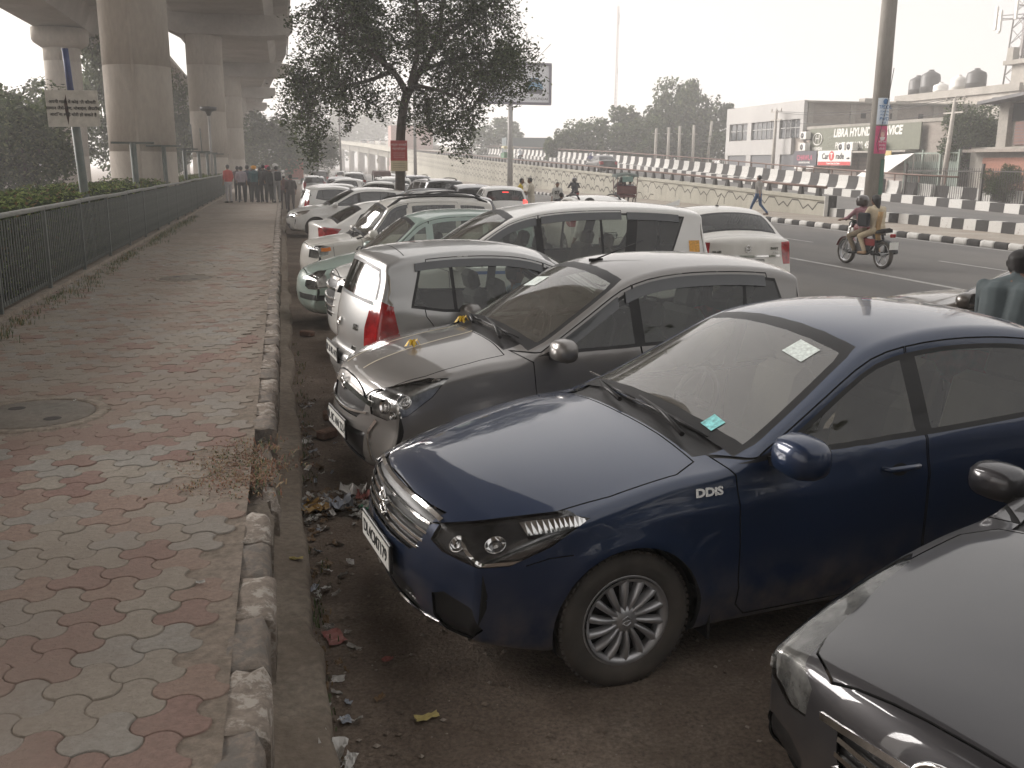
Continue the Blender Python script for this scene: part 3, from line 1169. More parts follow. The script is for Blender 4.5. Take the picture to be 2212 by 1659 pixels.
def antenna(P, B, sp, x, ln=.32, tilt=50):
    h, n = B.hit((sp['xa']-x, 0, 4), (0, 0, -1))
    mb = MB()
    mb.loft([[h+Vector((dx*1.6, dy, dz)) for dx, dy in ((.03, 0), (0, .02), (-.04, .012), (-.04, -.012), (0, -.02))] for dz in (-.004, .02)], 0, False, True)
    a = R_(tilt)
    mb.tube([h+Vector((-.01, 0, .015)), h+Vector((-.01-ln*math.cos(a), 0, .015+ln*math.sin(a)))], [.006, .0025], 6)
    P('aerial', mb.mesh('aerial', [M_BLACK]))

def roof_rails(P, B, sp, x0, x1, y, m, hgt=.05):
    for s in (1, -1):
        pts = []
        for x in np.linspace(x0, x1, 9):
            h, n = B.hit((sp['xa']-float(x), s*y, 4), (0, 0, -1))
            e = 0 if x in (x0, x1) else 1
            pts.append(h+Vector((0, 0, hgt*e)))
        mb = MB(); mb.tube(pts, [.016]+[.019]*7+[.016], 8, cap=True)
        for q in (0, 8):
            mb.tube([pts[q]-Vector((0, 0, .01)), pts[1 if q == 0 else 7]], .024, 8)
        P('roof_rail', mb.mesh('roof_rail', [m]))

def emblem_s(P, B, sp, rear, z, r=.05, y=0.):
    h, n = B.hit((-8, y, z), (1, 0, 0)) if rear else B.hit((4, y, z), (-1, 0, 0))
    d = -1 if rear else 1
    mb = MB()
    for pts in ([(-.9, .45), (0, 1.05), (.9, .45)], [(.9, .45), (-.9, -.45)][::-1], [(-.9, -.45), (0, -1.05), (.9, -.45)], [(-.9, .45), (-.2, -.02)], [(.9, -.45), (.2, .02)]):
        mb.tube([h+Vector((d*.012, u*r, v*r)) for u, v in pts], .007*r/.05, 5)
    P('emblem', mb.mesh('emblem', [M_CHROME]))

def emblem_oval(P, B, sp, rear, z, r=.06, y=0., lift=.012):
    h, n = B.hit((-8, y, z), (1, 0, 0)) if rear else B.hit((4, y, z), (-1, 0, 0))
    d = -1 if rear else 1
    mb = MB()
    tx = 0.
    q = lambda u, v: h+Vector((d*lift-v*r*n.z/max(.3, abs(n.x))*d, u*r*1.55, v*r))
    mb.tube([q(math.cos(a), math.sin(a)) for a in np.linspace(0, 2*PI, 29)], .011*r/.06, 6, cap=False)
    for pts in ([(-.42, -.70), (-.30, .72)], [(.42, .70), (.30, -.72)], [(-.38, .05), (0, .12), (.38, -.05)]):
        mb.tube([q(u, v) for u, v in pts], .011*r/.06, 6)
    P('emblem', mb.mesh('emblem', [M_CHROME]))

# ---------------------------------------------------------------- saloon (blue, near)
def x_sedan(B, sp, P, near, shell):
    xa = sp['xa']
    # grille bars
    if near:
        for z, w_ in ((.728, .46), (.690, .465), (.652, .45), (.614, .42)):
            for s in (1,):
                P('grille_bar', strip(B, sp, 'front', [(y*w_, z-.012*abs(y)**2) for y in np.linspace(-1, 1, 15)], .010, 'grille_bar', M_CHROME, .004, n=3))
        P('grille_frame', strip(B, sp, 'front', [(y*.50, .768-.03*abs(y)**3) for y in np.linspace(-1, 1, 15)], .010, 'grille_frame', M_CHROME, .010, n=3))
        emblem_s(P, B, sp, False, .675, .062)
        for s in (1, -1):   # lower lip and fog surround
            P('bumper_trim', strip(B, sp, 'front', [(s*y, z) for y, z in ((.18, .285), (.40, .29), (.56, .31))], .012, 'bumper_trim', M_CHROME, .004, n=6))
        plate(P, B, sp, False, .49, 'DL4CM7179')
        text_on(P, B, sp, 'side', 1.235, .845, 'DDiS', .050, M_CHROME, 1, bold=.0025, sx=1.25)
        text_on(P, B, sp, 'side', 1.235, .845, 'DDiS', .050, M_CHROME, -1, bold=.0025, sx=1.25)
        wiper(P, B, sp, [(1.31, .50), (1.36, .25), (1.385, -.02)], [(1.395, .58), (1.375, .35), (1.365, .1), (1.36, -.12)])
        wiper(P, B, sp, [(1.31, -.10), (1.36, -.35), (1.41, -.52)], [(1.37, -.05), (1.385, -.3), (1.43, -.55)])
        for s in (1, -1):
            mb = MB(); mb.box((xa-1.605, s*.985, .958), (.012, .15, .018), 0, bev=.004)
            P('mirror_indicator', mb.mesh('mirror_indicator', [M_REFL]))
        # toll and registration stickers on the glass
        for (x, y, w, h, m_) in ((2.02, .40, .11, .15, M_STICK), (1.47, .50, .075, .09, M_STICKT)):
            q = []
            for dx, dy in ((-w/2, -h/2), (-w/2, h/2), (w/2, h/2), (w/2, -h/2)):
                hh, nn = B.hit((xa-(x+dx), y+dy, 3), (0, 0, -1)); q.append(hh+nn*.004)
            mb = MB(); mb.add(q, [(0, 1, 2, 3)]); P('windscreen_sticker', mb.mesh('windscreen_sticker', [m_]))
        c = Cut(sp, 'top', [(1.255, -.60), (1.255, .60), (1.385, .64), (1.362, 0), (1.385, -.64)], d=(.7, 1.1))
    if near:
        for s in (1, -1):
            mb = MB(); mb.box((xa-1.275, s*.76, .25), (.014, .17, .20), 0, bev=.005)
            P('mudflap', mb.mesh('mudflap', [M_BLACK]))

M_STICK = mat('sticker_white', (.68, .74, .70), .5, var=.25, scale=60)
M_STICKT = mat('sticker_teal', (.25, .62, .62), .5, var=.5, scale=40)

M_BEZEL3 = mat('lamp_bezel_mid', (.26, .26, .265), .20, .75, var=.7, scale=12)
SEDAN = dict(
    L=4.49, W=.865, xa=.865, wb=2.68, wr=.308, ra=.345, rim=.205, tw=.185, ws_style='blade',
    top=[(0, .50, .20, .05), (.015, .60, .20, .045), (.045, .70, .19, .04), (.085, .762, .175, .04), (.19, .815, .145, .05), (.45, .875, .11, .06), (.80, .935, .08, .06), (1.08, .972, .065, .05), (1.25, .992, .06, .045), (1.335, 1.012, .09, .04),
         (1.45, 1.072, .105, .045), (1.75, 1.232, .105, .05), (2.05, 1.375, .085, .06), (2.22, 1.432, .06, .07), (2.5, 1.468, .045, .08), (2.85, 1.478, .04, .085), (3.2, 1.455, .045, .08), (3.45, 1.405, .055, .07), (3.62, 1.345, .07, .055), (3.9, 1.205, .08, .05),
         (4.07, 1.115, .085, .045), (4.17, 1.085, .08, .045), (4.36, 1.075, .10, .035), (4.435, 1.04, .13, .03), (4.45, .93, .15, .035), (4.465, .75, .17, .04), (4.49, .56, .19, .05)],
    bot=[(0, .50, .20, .05), (.012, .40, .195, .05), (.04, .29, .17, .05), (.12, .215, .14, .05), (.35, .185, .05, .05), (.9, .18, .02, .06), (2.2, .18, .02, .06), (3.6, .19, .03, .06), (4.1, .225, .06, .06), (4.36, .29, .13, .05), (4.46, .40, .17, .05), (4.49, .56, .19, .05)],
    belt=[(0, .72), (.5, .84), (1.3, .925), (2.0, .945), (3.0, .985), (3.7, 1.02), (4.49, 1.02)],
    crease=((.735, .035, .016), (.36, .02, .014)), th=21, cur=.10, pf=(.95, .13), pr=(1.0, .11),
    wsx=(1.335, 2.22), ws=((1.39, 1.04), (2.19, 1.425)), bkx=(3.5, 4.07), bk=((4.04, 1.13), (3.52, 1.385)), bkd=.02, bkm=.04,
    dlo=(1.40, 3.72, 3.58), panes=[((1.66, .32), (2.395, -.03)), ((2.49, -.03), (3.30, .22)), ((3.345, .22), (3.75, .3))],
    head=dict(a=42, p=[(.10, .50, .665), (.13, .52, .735), (.30, .62, .765), (.62, .745, .815), (.735, .785, .80), (.56, .79, .70), (.40, .76, .635), (.24, .66, .635), (.15, .56, .64)], bowls=((.22, .60, .695, .040), (.36, .69, .712, .046)), hm=M_BEZEL3, strips=[([(.20, .715), (.185, .685), (.21, .652), (.30, .645), (.40, .648)], .014, M_CHROME), ([(.40, .648), (.50, .685), (.60, .735), (.70, .79)], .010, M_CHROME), ([(.42, .755), (.55, .775), (.66, .795)], .035, M_REFL)]),
    tail=dict(a=140, p=[(4.40, .52, .97), (4.30, .74, 1.0), (4.0, .83, .96), (4.12, .83, .82), (4.3, .78, .72), (4.42, .55, .74)]),
    recess=[dict(k='front', n='grille', p=[(-.47, .762), (-.25, .775), (.25, .775), (.47, .762), (.455, .68), (.40, .595), (.36, .575), (-.36, .575), (-.40, .595), (-.455, .68)], d=(-.1, .5), depth=.016),
            dict(k='front', n='lower_intake', p=[(-.38, .40), (.38, .40), (.44, .30), (.36, .262), (-.36, .262), (-.44, .30)], d=(-.1, .5), depth=.016),
            dict(k='ang', n='fog_lamp_recess', a=35, p=[(.10, .53, .44), (.14, .60, .475), (.26, .72, .45), (.30, .74, .36), (.22, .70, .285), (.12, .60, .285), (.09, .54, .34)], d=(.1, 3), depth=.014),
            dict(k='top', n='cowl_panel', p=[(1.262, -.66), (1.262, -.3), (1.258, 0), (1.262, .3), (1.262, .66), (1.43, .69), (1.375, .35), (1.362, 0), (1.375, -.35), (1.43, -.69)], d=(.85, 1.09), depth=.012)],
    grooves=[dict(k='side', name='door', test=lambda x, y, z: 1.3 < x < 2.45 and y > .4 and z < 1.2, p=door_ring([(2.44, .24), (1.46, .24), (1.405, .30), (1.395, .60), (1.375, .90), (1.33, .95)], 1.50, 2.42, -.012, [(2.435, .98)]), d=(-1.6, 1.6)),
             dict(k='side', name='door', test=lambda x, y, z: 2.4 < x < 3.8 and y > .4 and z < 1.2, p=door_ring([(3.18, .24), (2.448, .24), (2.445, .98)], 2.43, 3.55, -.012, [(3.70, 1.12), (3.72, 1.0), (3.60, .80), (3.42, .72), (3.24, .60), (3.17, .42), (3.16, .30)]), d=(-1.6, 1.6)),
             dict(k='top', name='hood', test=lambda x, y, z: x < 1.2 and z > .7 and y < .3, p=[(.115, -.46), (.112, 0), (.115, .46), (.20, .60), (.42, .715), (.80, .772), (1.12, .768), (1.245, .70), (1.25, .4), (1.246, 0), (1.25, -.4), (1.245, -.70), (1.12, -.768), (.80, -.772), (.42, -.715), (.20, -.60)], d=(.70, 1.2), w=.008),
             dict(k='side', p=[(.60, .655), (.50, .652), (.40, .63)], closed=False, d=(-1.6, 1.6), w=.005),
             dict(k='top', name='boot_lid', test=lambda x, y, z: x > 3.9 and z > .8 and y < .3, p=[(4.09, -.60), (4.085, .60), (4.20, .68), (4.46, .66), (4.60, .6), (4.6, -.6), (4.46, -.66), (4.20, -.68)], d=(.86, 1.3), w=.007)],
    mirror=(1.60, .97, 1.0, 1.12), mirror_sides=(1,), handles=((2.27, .845), (3.36, .875)), seat=M_SEAT_B, int=M_INT_L, dash=M_INT_D, extra=x_sedan, seats=(2.35, 3.2),
)
M_LAMPW = mat('lamp_silver', (.62, .62, .60), .25, .7, var=.55, scale=11)
def auto_pts(pts, roofR=.075, cf=.18, cr=.11, base=.042):
    P = np.array(pts, float)
    tg = np.gradient(P, axis=0); nr = np.stack([-tg[:, 1], tg[:, 0]], 1); nr /= np.linalg.norm(nr, axis=1)[:, None]
    out = []
    for (x, z), n in zip(pts, nr):
        v = abs(n[0]); f = cf if n[0] < 0 else cr
        out.append((x, z, base+f*v**1.4, .045+(roofR-.045)*(1-min(1, v*2.2))))
    return out

def mk(L, W, xa, wb, wr, top, belt, wsx, ws, bkx, bk, dlo, panes, xF, xB, xR, head, tail, zt=None, gc=.18, th=15, sill=.25, hoodw=.70, hoodx=(.10, .95), **k):
    T = auto_pts(top)
    zt = top[0][1]; zr = top[-1][1]
    b = [(0, zt), (.012, zt-.10), (.045, .30), (.13, gc+.04), (.35, gc), (xa, gc-.01), (L*.5, gc-.01), (L-.75, gc), (L-.35, gc+.04), (L-.12, gc+.11), (L-.03, gc+.22), (L, zr)]
    Bt = auto_pts(b)
    Bt[0] = (0, zt, T[0][2], T[0][3]); Bt[-1] = (L, zr, T[-1][2], T[-1][3])
    xrw = xa+wb
    h0, h1 = hoodx
    sp = dict(L=L, W=W, xa=xa, wb=wb, wr=wr, ra=wr+.035, rim=wr*.62, top=T, bot=Bt, belt=belt, th=th, wsx=wsx, ws=ws, bkx=bkx, bk=bk, bkd=.12, dlo=dlo, panes=panes, head=head, tail=tail,
        mirror=(wsx[0]+.26, W+.085, float(np.interp(wsx[0]+.26, *zip(*belt)))+.065, .92), handles=((xB-.17, .84), (xR-.30, .87)), seats=(wsx[0]+.95, wsx[0]+1.72), crease=((.66, .03, .012),),
        grooves=[dict(k='side', name='door', test=lambda x, y, z: xF-.1 < x < xB and y > .4, p=door_ring([(xB, sill), (xF+.06, sill), (xF, sill+.07), (xF-.01, .6), (xF-.03, float(np.interp(xF, *zip(*belt)))-.02), (wsx[0]+.0, float(np.interp(xF, *zip(*belt)))+.035)], wsx[0]+.16, xB-.02, -.012, [(xB-.005, 1.0)]), d=(-1.6, 1.6)),
                 dict(k='side', name='door', test=lambda x, y, z: xB < x < xR+.2 and y > .4, p=door_ring([(xrw-wr-.14, sill), (xB+.006, sill), (xB+.001, 1.0)], xB-.012, min(xR-.02, dlo[2]+.02), -.012, [(xR+.03, dlo[3]+.09 if len(dlo) > 3 else 1.1), (xR+.02, 1.0), (xR-.08, .86), (xrw-.25, .70), (xrw-wr-.10, .52), (xrw-wr-.14, .38)]), d=(-1.6, 1.6)),
                 dict(k='top', name='hood', test=lambda x, y, z: x < h1 and z > .6 and y < .3, p=[(h0, -hoodw*.62), (h0-.005, 0), (h0, hoodw*.62), (h0+.12, hoodw*.86), (h0+.34, hoodw*.98), (h1-.25, hoodw), (h1, hoodw*.96), (h1+.01, .4), (h1, 0), (h1+.01, -.4), (h1, -hoodw*.96), (h1-.25, -hoodw), (h0+.34, -hoodw*.98), (h0+.12, -hoodw*.86)], d=(.62, 1.5), w=.008)])
    sp['dlo'] = dlo[:3]
    sp.update(k)
    return sp

def cowl(x0, x1, w, z0=.9, z1=1.3):
    return dict(k='top', n='cowl_panel', p=[(x0+.012, -w), (x0, 0), (x0+.012, w), (x1+.07, w+.02), (x1+.015, w*.5), (x1, 0), (x1+.015, -w*.5), (x1+.07, -w-.02)], d=(z0, z1), depth=.012)

# ---------------------------------------------------------------- grey hatchback
def x_grey(B, sp, P, near, shell):
    xa = sp['xa']
    P('grille_bar', strip(B, sp, 'front', [(y*.50, .74-.05*abs(y)**2) for y in np.linspace(-1, 1, 15)], .03, 'grille_bar', M_CHROME, .012, n=3))
    P('bumper_trim', strip(B, sp, 'front', [(y*.46, .60+.03*abs(y)**2) for y in np.linspace(-1, 1, 15)], .014, 'bumper_trim', M_CHROME, .010, n=3))
    for s in (1, -1):
        P('bumper_trim', strip(B, sp, 'front', [(s*.56, .60), (s*.50, .50), (s*.54, .33)], .022, 'bumper_trim', M_CHROME, .008, n=5))
    emblem_s(P, B, sp, False, .75, .05)
    visors(P, B, sp, shell, [(1.38, 1.80), (1.86, 3.02)], .075)
    wiper(P, B, sp, [(1.04, .42), (1.09, .2), (1.12, -.05)], [(1.13, .52), (1.10, .3), (1.09, 0), (1.10, -.15)])
    wiper(P, B, sp, [(1.04, -.10), (1.09, -.3), (1.14, -.48)], [(1.09, -.08), (1.11, -.3), (1.16, -.52)])
    antenna(P, B, sp, 1.95, .42, 18)
    q = []
    for x, y in ((1.52, -.12), (1.52, -.34), (1.64, -.34), (1.64, -.12)):
        hh, nn = B.hit((xa-x, y, 3), (0, 0, -1)); q.append(hh+nn*.004)
    mb = MB(); mb.add(q, [(0, 1, 2, 3)]); P('windscreen_sticker', mb.mesh('windscreen_sticker', [M_STICK]))
    # yellow ribbon bows tied over the bonnet
    for x, y in ((.52, .06), (1.03, -.36)):
        hh, nn = B.hit((xa-x, y, 3), (0, 0, -1))
        mb = MB()
        rr = random.Random(3)
        for i in range(11):
            a = rr.uniform(0, 2*PI); l = rr.uniform(.03, .065); z = rr.uniform(.01, .045)
            d = Vector((math.cos(a), math.sin(a), 0)); e = Vector((-d.y, d.x, 0))*.008
            p0 = hh+Vector((0, 0, .012)); p1 = hh+d*l*.6+Vector((0, 0, z+.02)); p2 = hh+d*l+Vector((0, 0, z*.5))
            mb.add([p0-e, p0+e, p1+e, p1-e, p2+e*.6, p2-e*.6], [(0, 1, 2, 3), (3, 2, 4, 5)])
        P('ribbon_bow', mb.mesh('ribbon_bow', [M_RIBBON]))
    for y0, y1 in ((.40, -.42), (-.02, -.02)): pass
    P('ribbon', strip(B, sp, 'top', [(.16, .10), (.52, .06), (.98, .0)], .012, 'ribbon', M_RIBBONW, .002, n=8))
    P('ribbon', strip(B, sp, 'top', [(.14, -.30), (.5, -.33), (1.0, -.36)], .012, 'ribbon', M_RIBBONW, .002, n=8))
    plate(P, B, sp, False, .47, 'DL 8C AN 2214')

M_RIBBON = mat('ribbon_yellow', (.80, .52, .03), .5, var=.2)
M_RIBBONW = mat('ribbon_cream', (.62, .55, .42), .4, var=.1)

CELERIO = mk(3.60, .80, .745, 2.425, .285,
    [(0, .50), (.012, .60), (.035, .70), (.085, .80), (.20, .872), (.45, .948), (.75, 1.005), (.95, 1.035), (1.03, 1.058), (1.15, 1.122), (1.45, 1.295), (1.72, 1.435), (1.88, 1.495), (2.2, 1.545), (2.6, 1.556), (3.0, 1.535), (3.3, 1.492), (3.41, 1.455), (3.45, 1.38), (3.50, 1.2), (3.54, 1.0), (3.575, .8), (3.60, .52)],
    [(0, .78), (.5, .90), (1.1, .965), (2.0, .985), (3.0, 1.02), (3.6, 1.04)],
    (1.03, 1.88), ((1.10, 1.09), (1.86, 1.485)), (3.36, 3.53), ((3.52, 1.10), (3.43, 1.42)), (1.16, 3.22, 3.12, 1.05),
    [((1.36, .30), (1.90, -.04)), ((1.98, -.04), (2.78, .10)), ((2.81, .10), (3.3, .3))], 1.16, 1.94, 3.06,
    head=dict(a=40, p=[(.10, .50, .63), (.09, .46, .74), (.16, .54, .80), (.42, .70, .88), (.56, .745, .885), (.46, .745, .77), (.32, .72, .66), (.20, .62, .615)], bowls=((.19, .58, .70, .052), (.33, .68, .75, .046), (.24, .64, .65, .03)), hm=M_LAMPW, strips=[([(.14, .80), (.30, .845), (.50, .88)], .012, M_CHROME)]),
    tail=dict(a=140, p=[(3.50, .50, .98), (3.40, .68, 1.02), (3.20, .76, .98), (3.24, .77, .80), (3.42, .72, .70), (3.53, .55, .72)]),
    recess=[dict(k='front', n='grille', p=[(-.44, .73), (.44, .73), (.42, .64), (.34, .575), (-.34, .575), (-.42, .64)], d=(-.1, .4), depth=.016),
            dict(k='front', n='lower_intake', p=[(-.46, .50), (.46, .50), (.40, .30), (.34, .27), (-.34, .27), (-.40, .30)], d=(-.1, .4), depth=.016), cowl(.985, 1.075, .56)],
    hoodx=(.095, .975), hoodw=.66, extra=x_grey, gside=G_SIDE, ws_style='plain', surround_paint=False, seat=M_SEAT_G, rows=18)

# ---------------------------------------------------------------- small silver hatchback
def x_i10(B, sp, P, near, shell):
    if near:
        visors(P, B, sp, shell, [(1.30, 1.84), (1.88, 3.0)], .062)
        text_on(P, B, sp, 'rear', 0, .88, 'i10', .07, M_CHROME, y=-.42)
        text_on(P, B, sp, 'rear', 0, .70, 'iRDE', .04, M_CHROME, y=-.40)
        emblem_oval(P, B, sp, True, .88, .035)
        wiper(P, B, sp, [(1.0, .42), (1.05, .2), (1.08, -.05)], [(1.09, .5), (1.06, .3), (1.05, 0)])
        for s in (1, -1):
            P('reflector', strip(B, sp, 'rear', [(s*.50, .37), (s*.56, .37), (s*.62, .375)], .035, 'reflector', M_RED, .003, n=4))
        P('spoiler_seam', strip(B, sp, 'top', [(3.06, y) for y in np.linspace(-.52, .52, 9)], .008, 'spoiler_seam', M_GAP, .001, n=4))
    plate(P, B, sp, True, .62 if near else .60, 'HR 26 BK 4471')
    P('bumper_seam', strip(B, sp, 'rear', [(y, .575+.03*abs(y)) for y in np.linspace(-.62, .62, 11)], .007, 'bumper_seam', M_GAP, .001, n=4))
    if not near:
        h, n = B.hit((-8, 0, 1.36), (1, 0, 0))
        if h is not None and sp.get('lit'):
            mb = MB(); mb.box(h+Vector((-.01, 0, 0)), (.012, .20, .022)); P('brake_light', mb.mesh('brake_light', [M_REDLIT]))

I10 = mk(3.585, .798, .74, 2.38, .285,
    [(0, .50), (.012, .60), (.035, .70), (.085, .79), (.20, .86), (.45, .935), (.75, .99), (.92, 1.015), (1.0, 1.04), (1.12, 1.105), (1.42, 1.29), (1.68, 1.43), (1.82, 1.48), (2.1, 1.53), (2.5, 1.548), (2.9, 1.53), (3.2, 1.488), (3.30, 1.455), (3.335, 1.39), (3.42, 1.2), (3.475, 1.02), (3.505, .85), (3.515, .68), (3.565, .635), (3.585, .50)],
    [(0, .78), (.5, .89), (1.1, .955), (2.0, .985), (2.7, 1.005), (3.1, 1.06), (3.585, 1.09)],
    (1.0, 1.82), ((1.06, 1.07), (1.80, 1.475)), (3.28, 3.49), ((3.455, 1.10), (3.325, 1.42)), (1.13, 3.06, 2.96, 1.05),
    [((1.34, .30), (1.845, -.02)), ((1.93, -.02), (2.66, .04)), ((2.69, .04), (3.2, .35))], 1.13, 1.885, 2.92,
    head=dict(a=40, p=[(.10, .46, .66), (.14, .52, .76), (.34, .66, .83), (.50, .72, .84), (.42, .74, .74), (.28, .70, .65)], bowls=((.24, .60, .73, .055),)),
    tail=dict(a=128, p=[(3.40, .66, 1.13), (3.30, .72, 1.12), (3.20, .735, 1.08), (3.16, .755, .88), (3.28, .76, .70), (3.40, .72, .585), (3.48, .64, .59), (3.46, .62, .75), (3.44, .60, .90)]),
    hoodx=(.095, .94), hoodw=.66, extra=x_i10, ws_style='five', hi=.03, int=M_INT_L, seat=M_SEAT_G)
I10['dlo_rear'] = None

# ---------------------------------------------------------------- long white MPV
def x_mpv(B, sp, P, near, shell):
    visors(P, B, sp, shell, [(1.62, 2.36), (2.42, 3.40), (3.47, 4.12)], .085)
    for s in (1, -1):
        P('blue_stripe', strip(B, sp, 'side', [(1.5, 1.02), (2.4, 1.02), (3.3, 1.025), (3.62, 1.03)], .035, 'blue_stripe', M_BLUESTR, .002, s))
        P('belt_trim', strip(B, sp, 'side', [(1.35, 1.075), (2.4, 1.085), (3.6, 1.10)], .016, 'belt_trim', M_CHROME, .004, s))
    for z in (.93, .82, .71, .63, .55):
        P('grille_bar', strip(B, sp, 'front', [(y*.50, z) for y in np.linspace(-1, 1, 13)], .026 if z > .8 else .014, 'grille_bar', M_CHROME, .014, n=3))
    h, n = B.hit((sp['xa']-4.32, 0, 4), (0, 0, -1))
    fin = MB()
    fin.loft([[h+Vector((.10, 0, 0)), h+Vector((-.11, .03, 0)), h+Vector((-.11, -.03, 0))], [h+Vector((-.05, 0, .05)), h+Vector((-.12, .015, .05)), h+Vector((-.12, -.015, .05))], [h+Vector((-.11, 0, .075)), h+Vector((-.125, .004, .075)), h+Vector((-.125, -.004, .075))]], 0, False, True)
    P('aerial_fin', fin.mesh('aerial_fin', [M_BLACK], fix=True), True)
    q = []
    for x, z in ((4.23, 1.34), (4.23, 1.18), (4.37, 1.18), (4.37, 1.34)):
        hh, nn = B.hit((sp['xa']-x, 2, z), (0, -1, 0)); q.append(hh+nn*.004)
    mb = MB(); mb.add(q, [(0, 1, 2, 3)]); P('permit_sticker', mb.mesh('permit_sticker', [M_ORSTK]))
    wiper(P, B, sp, [(1.15, .5), (1.22, .2), (1.26, -.05)], [(1.25, .6), (1.21, .3), (1.2, 0)])

M_BLUESTR = mat('stripe_blue', (.03, .12, .42), .3, var=0, coat=.8)
M_ORSTK = mat('permit_orange', (.72, .36, .06), .5, var=.35, scale=45)
MPV = mk(4.735, .915, .93, 2.75, .335,
    [(0, .60), (.015, .74), (.05, .88), (.13, .985), (.30, 1.04), (.70, 1.10), (1.05, 1.135), (1.15, 1.16), (1.28, 1.235), (1.65, 1.475), (1.95, 1.63), (2.15, 1.69), (2.6, 1.755), (3.2, 1.778), (3.8, 1.765), (4.3, 1.72), (4.50, 1.675), (4.545, 1.59), (4.61, 1.35), (4.65, 1.12), (4.69, .85), (4.735, .62)],
    [(0, .95), (.5, 1.0), (1.2, 1.06), (2.2, 1.085), (3.3, 1.10), (4.2, 1.13), (4.735, 1.15)],
    (1.15, 2.15), ((1.22, 1.20), (2.12, 1.68)), (4.45, 4.66), ((4.635, 1.2), (4.53, 1.62)), (1.32, 3.98, 4.20, 1.15),
    [((1.62, .35), (2.36, -.05)), ((2.45, -.05), (3.13, .0)), ((3.16, .0), (3.37, .16)), ((3.50, .16), (4.4, .62))], 1.34, 2.405, 3.42,
    head=dict(a=40, p=[(.10, .52, .80), (.14, .60, .95), (.35, .76, .99), (.62, .83, 1.0), (.55, .85, .90), (.35, .80, .80)], bowls=((.22, .68, .88, .055),)),
    tail=dict(a=140, p=[(4.60, .55, 1.05), (4.50, .72, 1.08), (4.20, .86, 1.06), (4.22, .87, .90), (4.5, .80, .88), (4.62, .58, .92)]),
    recess=[dict(k='front', n='grille', p=[(-.50, .96), (.50, .96), (.46, .72), (.38, .50), (-.38, .50), (-.46, .72)], d=(-.1, .5), depth=.016), cowl(1.10, 1.19, .62, 1.0, 1.4)],
    hoodx=(.14, 1.09), hoodw=.76, extra=x_mpv, ws_style='five', th=14, gc=.21, zm=.65, seats=(2.25, 3.1), seat_z=.78, seat=M_SEAT_B, int=M_INT_L, gside=G_SIDE)

# ---------------------------------------------------------------- sage green tall hatchback
def x_santro(B, sp, P, near, shell):
    for s in (1, -1):
        P('bumper_strip', strip(B, sp, 'front', [(s*.25, .46), (s*.45, .46), (s*.60, .46)], .075, 'bumper_strip', M_BLACK, .008, n=6))
        P('bumper_strip', strip(B, sp, 'side', [(.12, .46), (.25, .46), (.40, .465)], .07, 'bumper_strip', M_BLACK, .006, s, n=6))
    P('bumper_seam', strip(B, sp, 'side', [(.14, .60), (.3, .605), (.42, .60)], .008, 'bumper_seam', M_GAP, .001, 1))
    wiper(P, B, sp, [(.88, .42), (.94, .2), (.97, -.05)], [(.98, .5), (.95, .3), (.94, 0)])
    wiper(P, B, sp, [(.88, -.10), (.94, -.3), (1.0, -.48)], [(.95, -.08), (.97, -.3), (1.02, -.5)])
    for s in (1, -1):
        P('rub_strip', strip(B, sp, 'side', [(1.15, .58), (1.8, .58), (2.55, .585)], .05, 'rub_strip', M_BLACK, .008, s))

SANTRO = mk(3.565, .76, .70, 2.38, .28,
    [(0, .50), (.01, .60), (.035, .69), (.10, .775), (.28, .85), (.6, .93), (.82, .978), (.90, 1.005), (1.0, 1.075), (1.25, 1.28), (1.45, 1.425), (1.58, 1.495), (1.85, 1.562), (2.3, 1.588), (2.8, 1.57), (3.2, 1.522), (3.33, 1.48), (3.375, 1.4), (3.44, 1.2), (3.48, 1.0), (3.52, .8), (3.565, .52)],
    [(0, .75), (.5, .86), (1.0, .94), (2.0, .96), (3.0, .985), (3.565, 1.0)],
    (.90, 1.58), ((.96, 1.045), (1.56, 1.485)), (3.3, 3.46), ((3.46, 1.1), (3.36, 1.43)), (1.02, 3.10, 3.0, 1.02),
    [((1.16, .36), (1.72, -.02)), ((1.82, -.02), (2.50, .06)), ((2.58, .06), (3.2, .25))], 1.02, 1.77, 2.66,
    head=dict(a=40, p=[(.075, .42, .60), (.09, .44, .72), (.16, .54, .80), (.27, .64, .815), (.36, .69, .74), (.36, .70, .60), (.22, .62, .565), (.12, .50, .56)], bowls=(), hd=.012, hm=M_LAMPW),
    tail=dict(a=140, p=[(3.40, .55, 1.0), (3.30, .66, 1.0), (3.18, .70, .95), (3.22, .72, .65), (3.35, .68, .62), (3.45, .55, .66)]),
    recess=[cowl(.855, .945, .52, .85, 1.2)], hoodx=(.115, .845), hoodw=.60, extra=x_santro, ws_style='plain', th=13, crease=(), surround_paint=True, int=M_INT_L, seat=M_SEAT_G)

# ---------------------------------------------------------------- white tall hatchback with roof rails
def x_wagon(B, sp, P, near, shell):
    roof_rails(P, B, sp, 1.45, 3.25, .50, M_BLACK, .055)
    wiper(P, B, sp, [(.86, .42), (.92, .2), (.95, -.05)], [(.96, .5), (.93, .3), (.92, 0)])
    visors(P, B, sp, shell, [(1.22, 1.78)], .06)
    for s in (1, -1):
        P('indicator', strip(B, sp, 'side', [(.26, .80), (.34, .80), (.42, .815)], .06, 'indicator', M_AMBER, .003, s, n=4))
        P('body_seam', strip(B, sp, 'side', [(.48, .58), (.47, .75), (.46, .92)], .007, 'body_seam', M_GAP, .001, s, n=4))

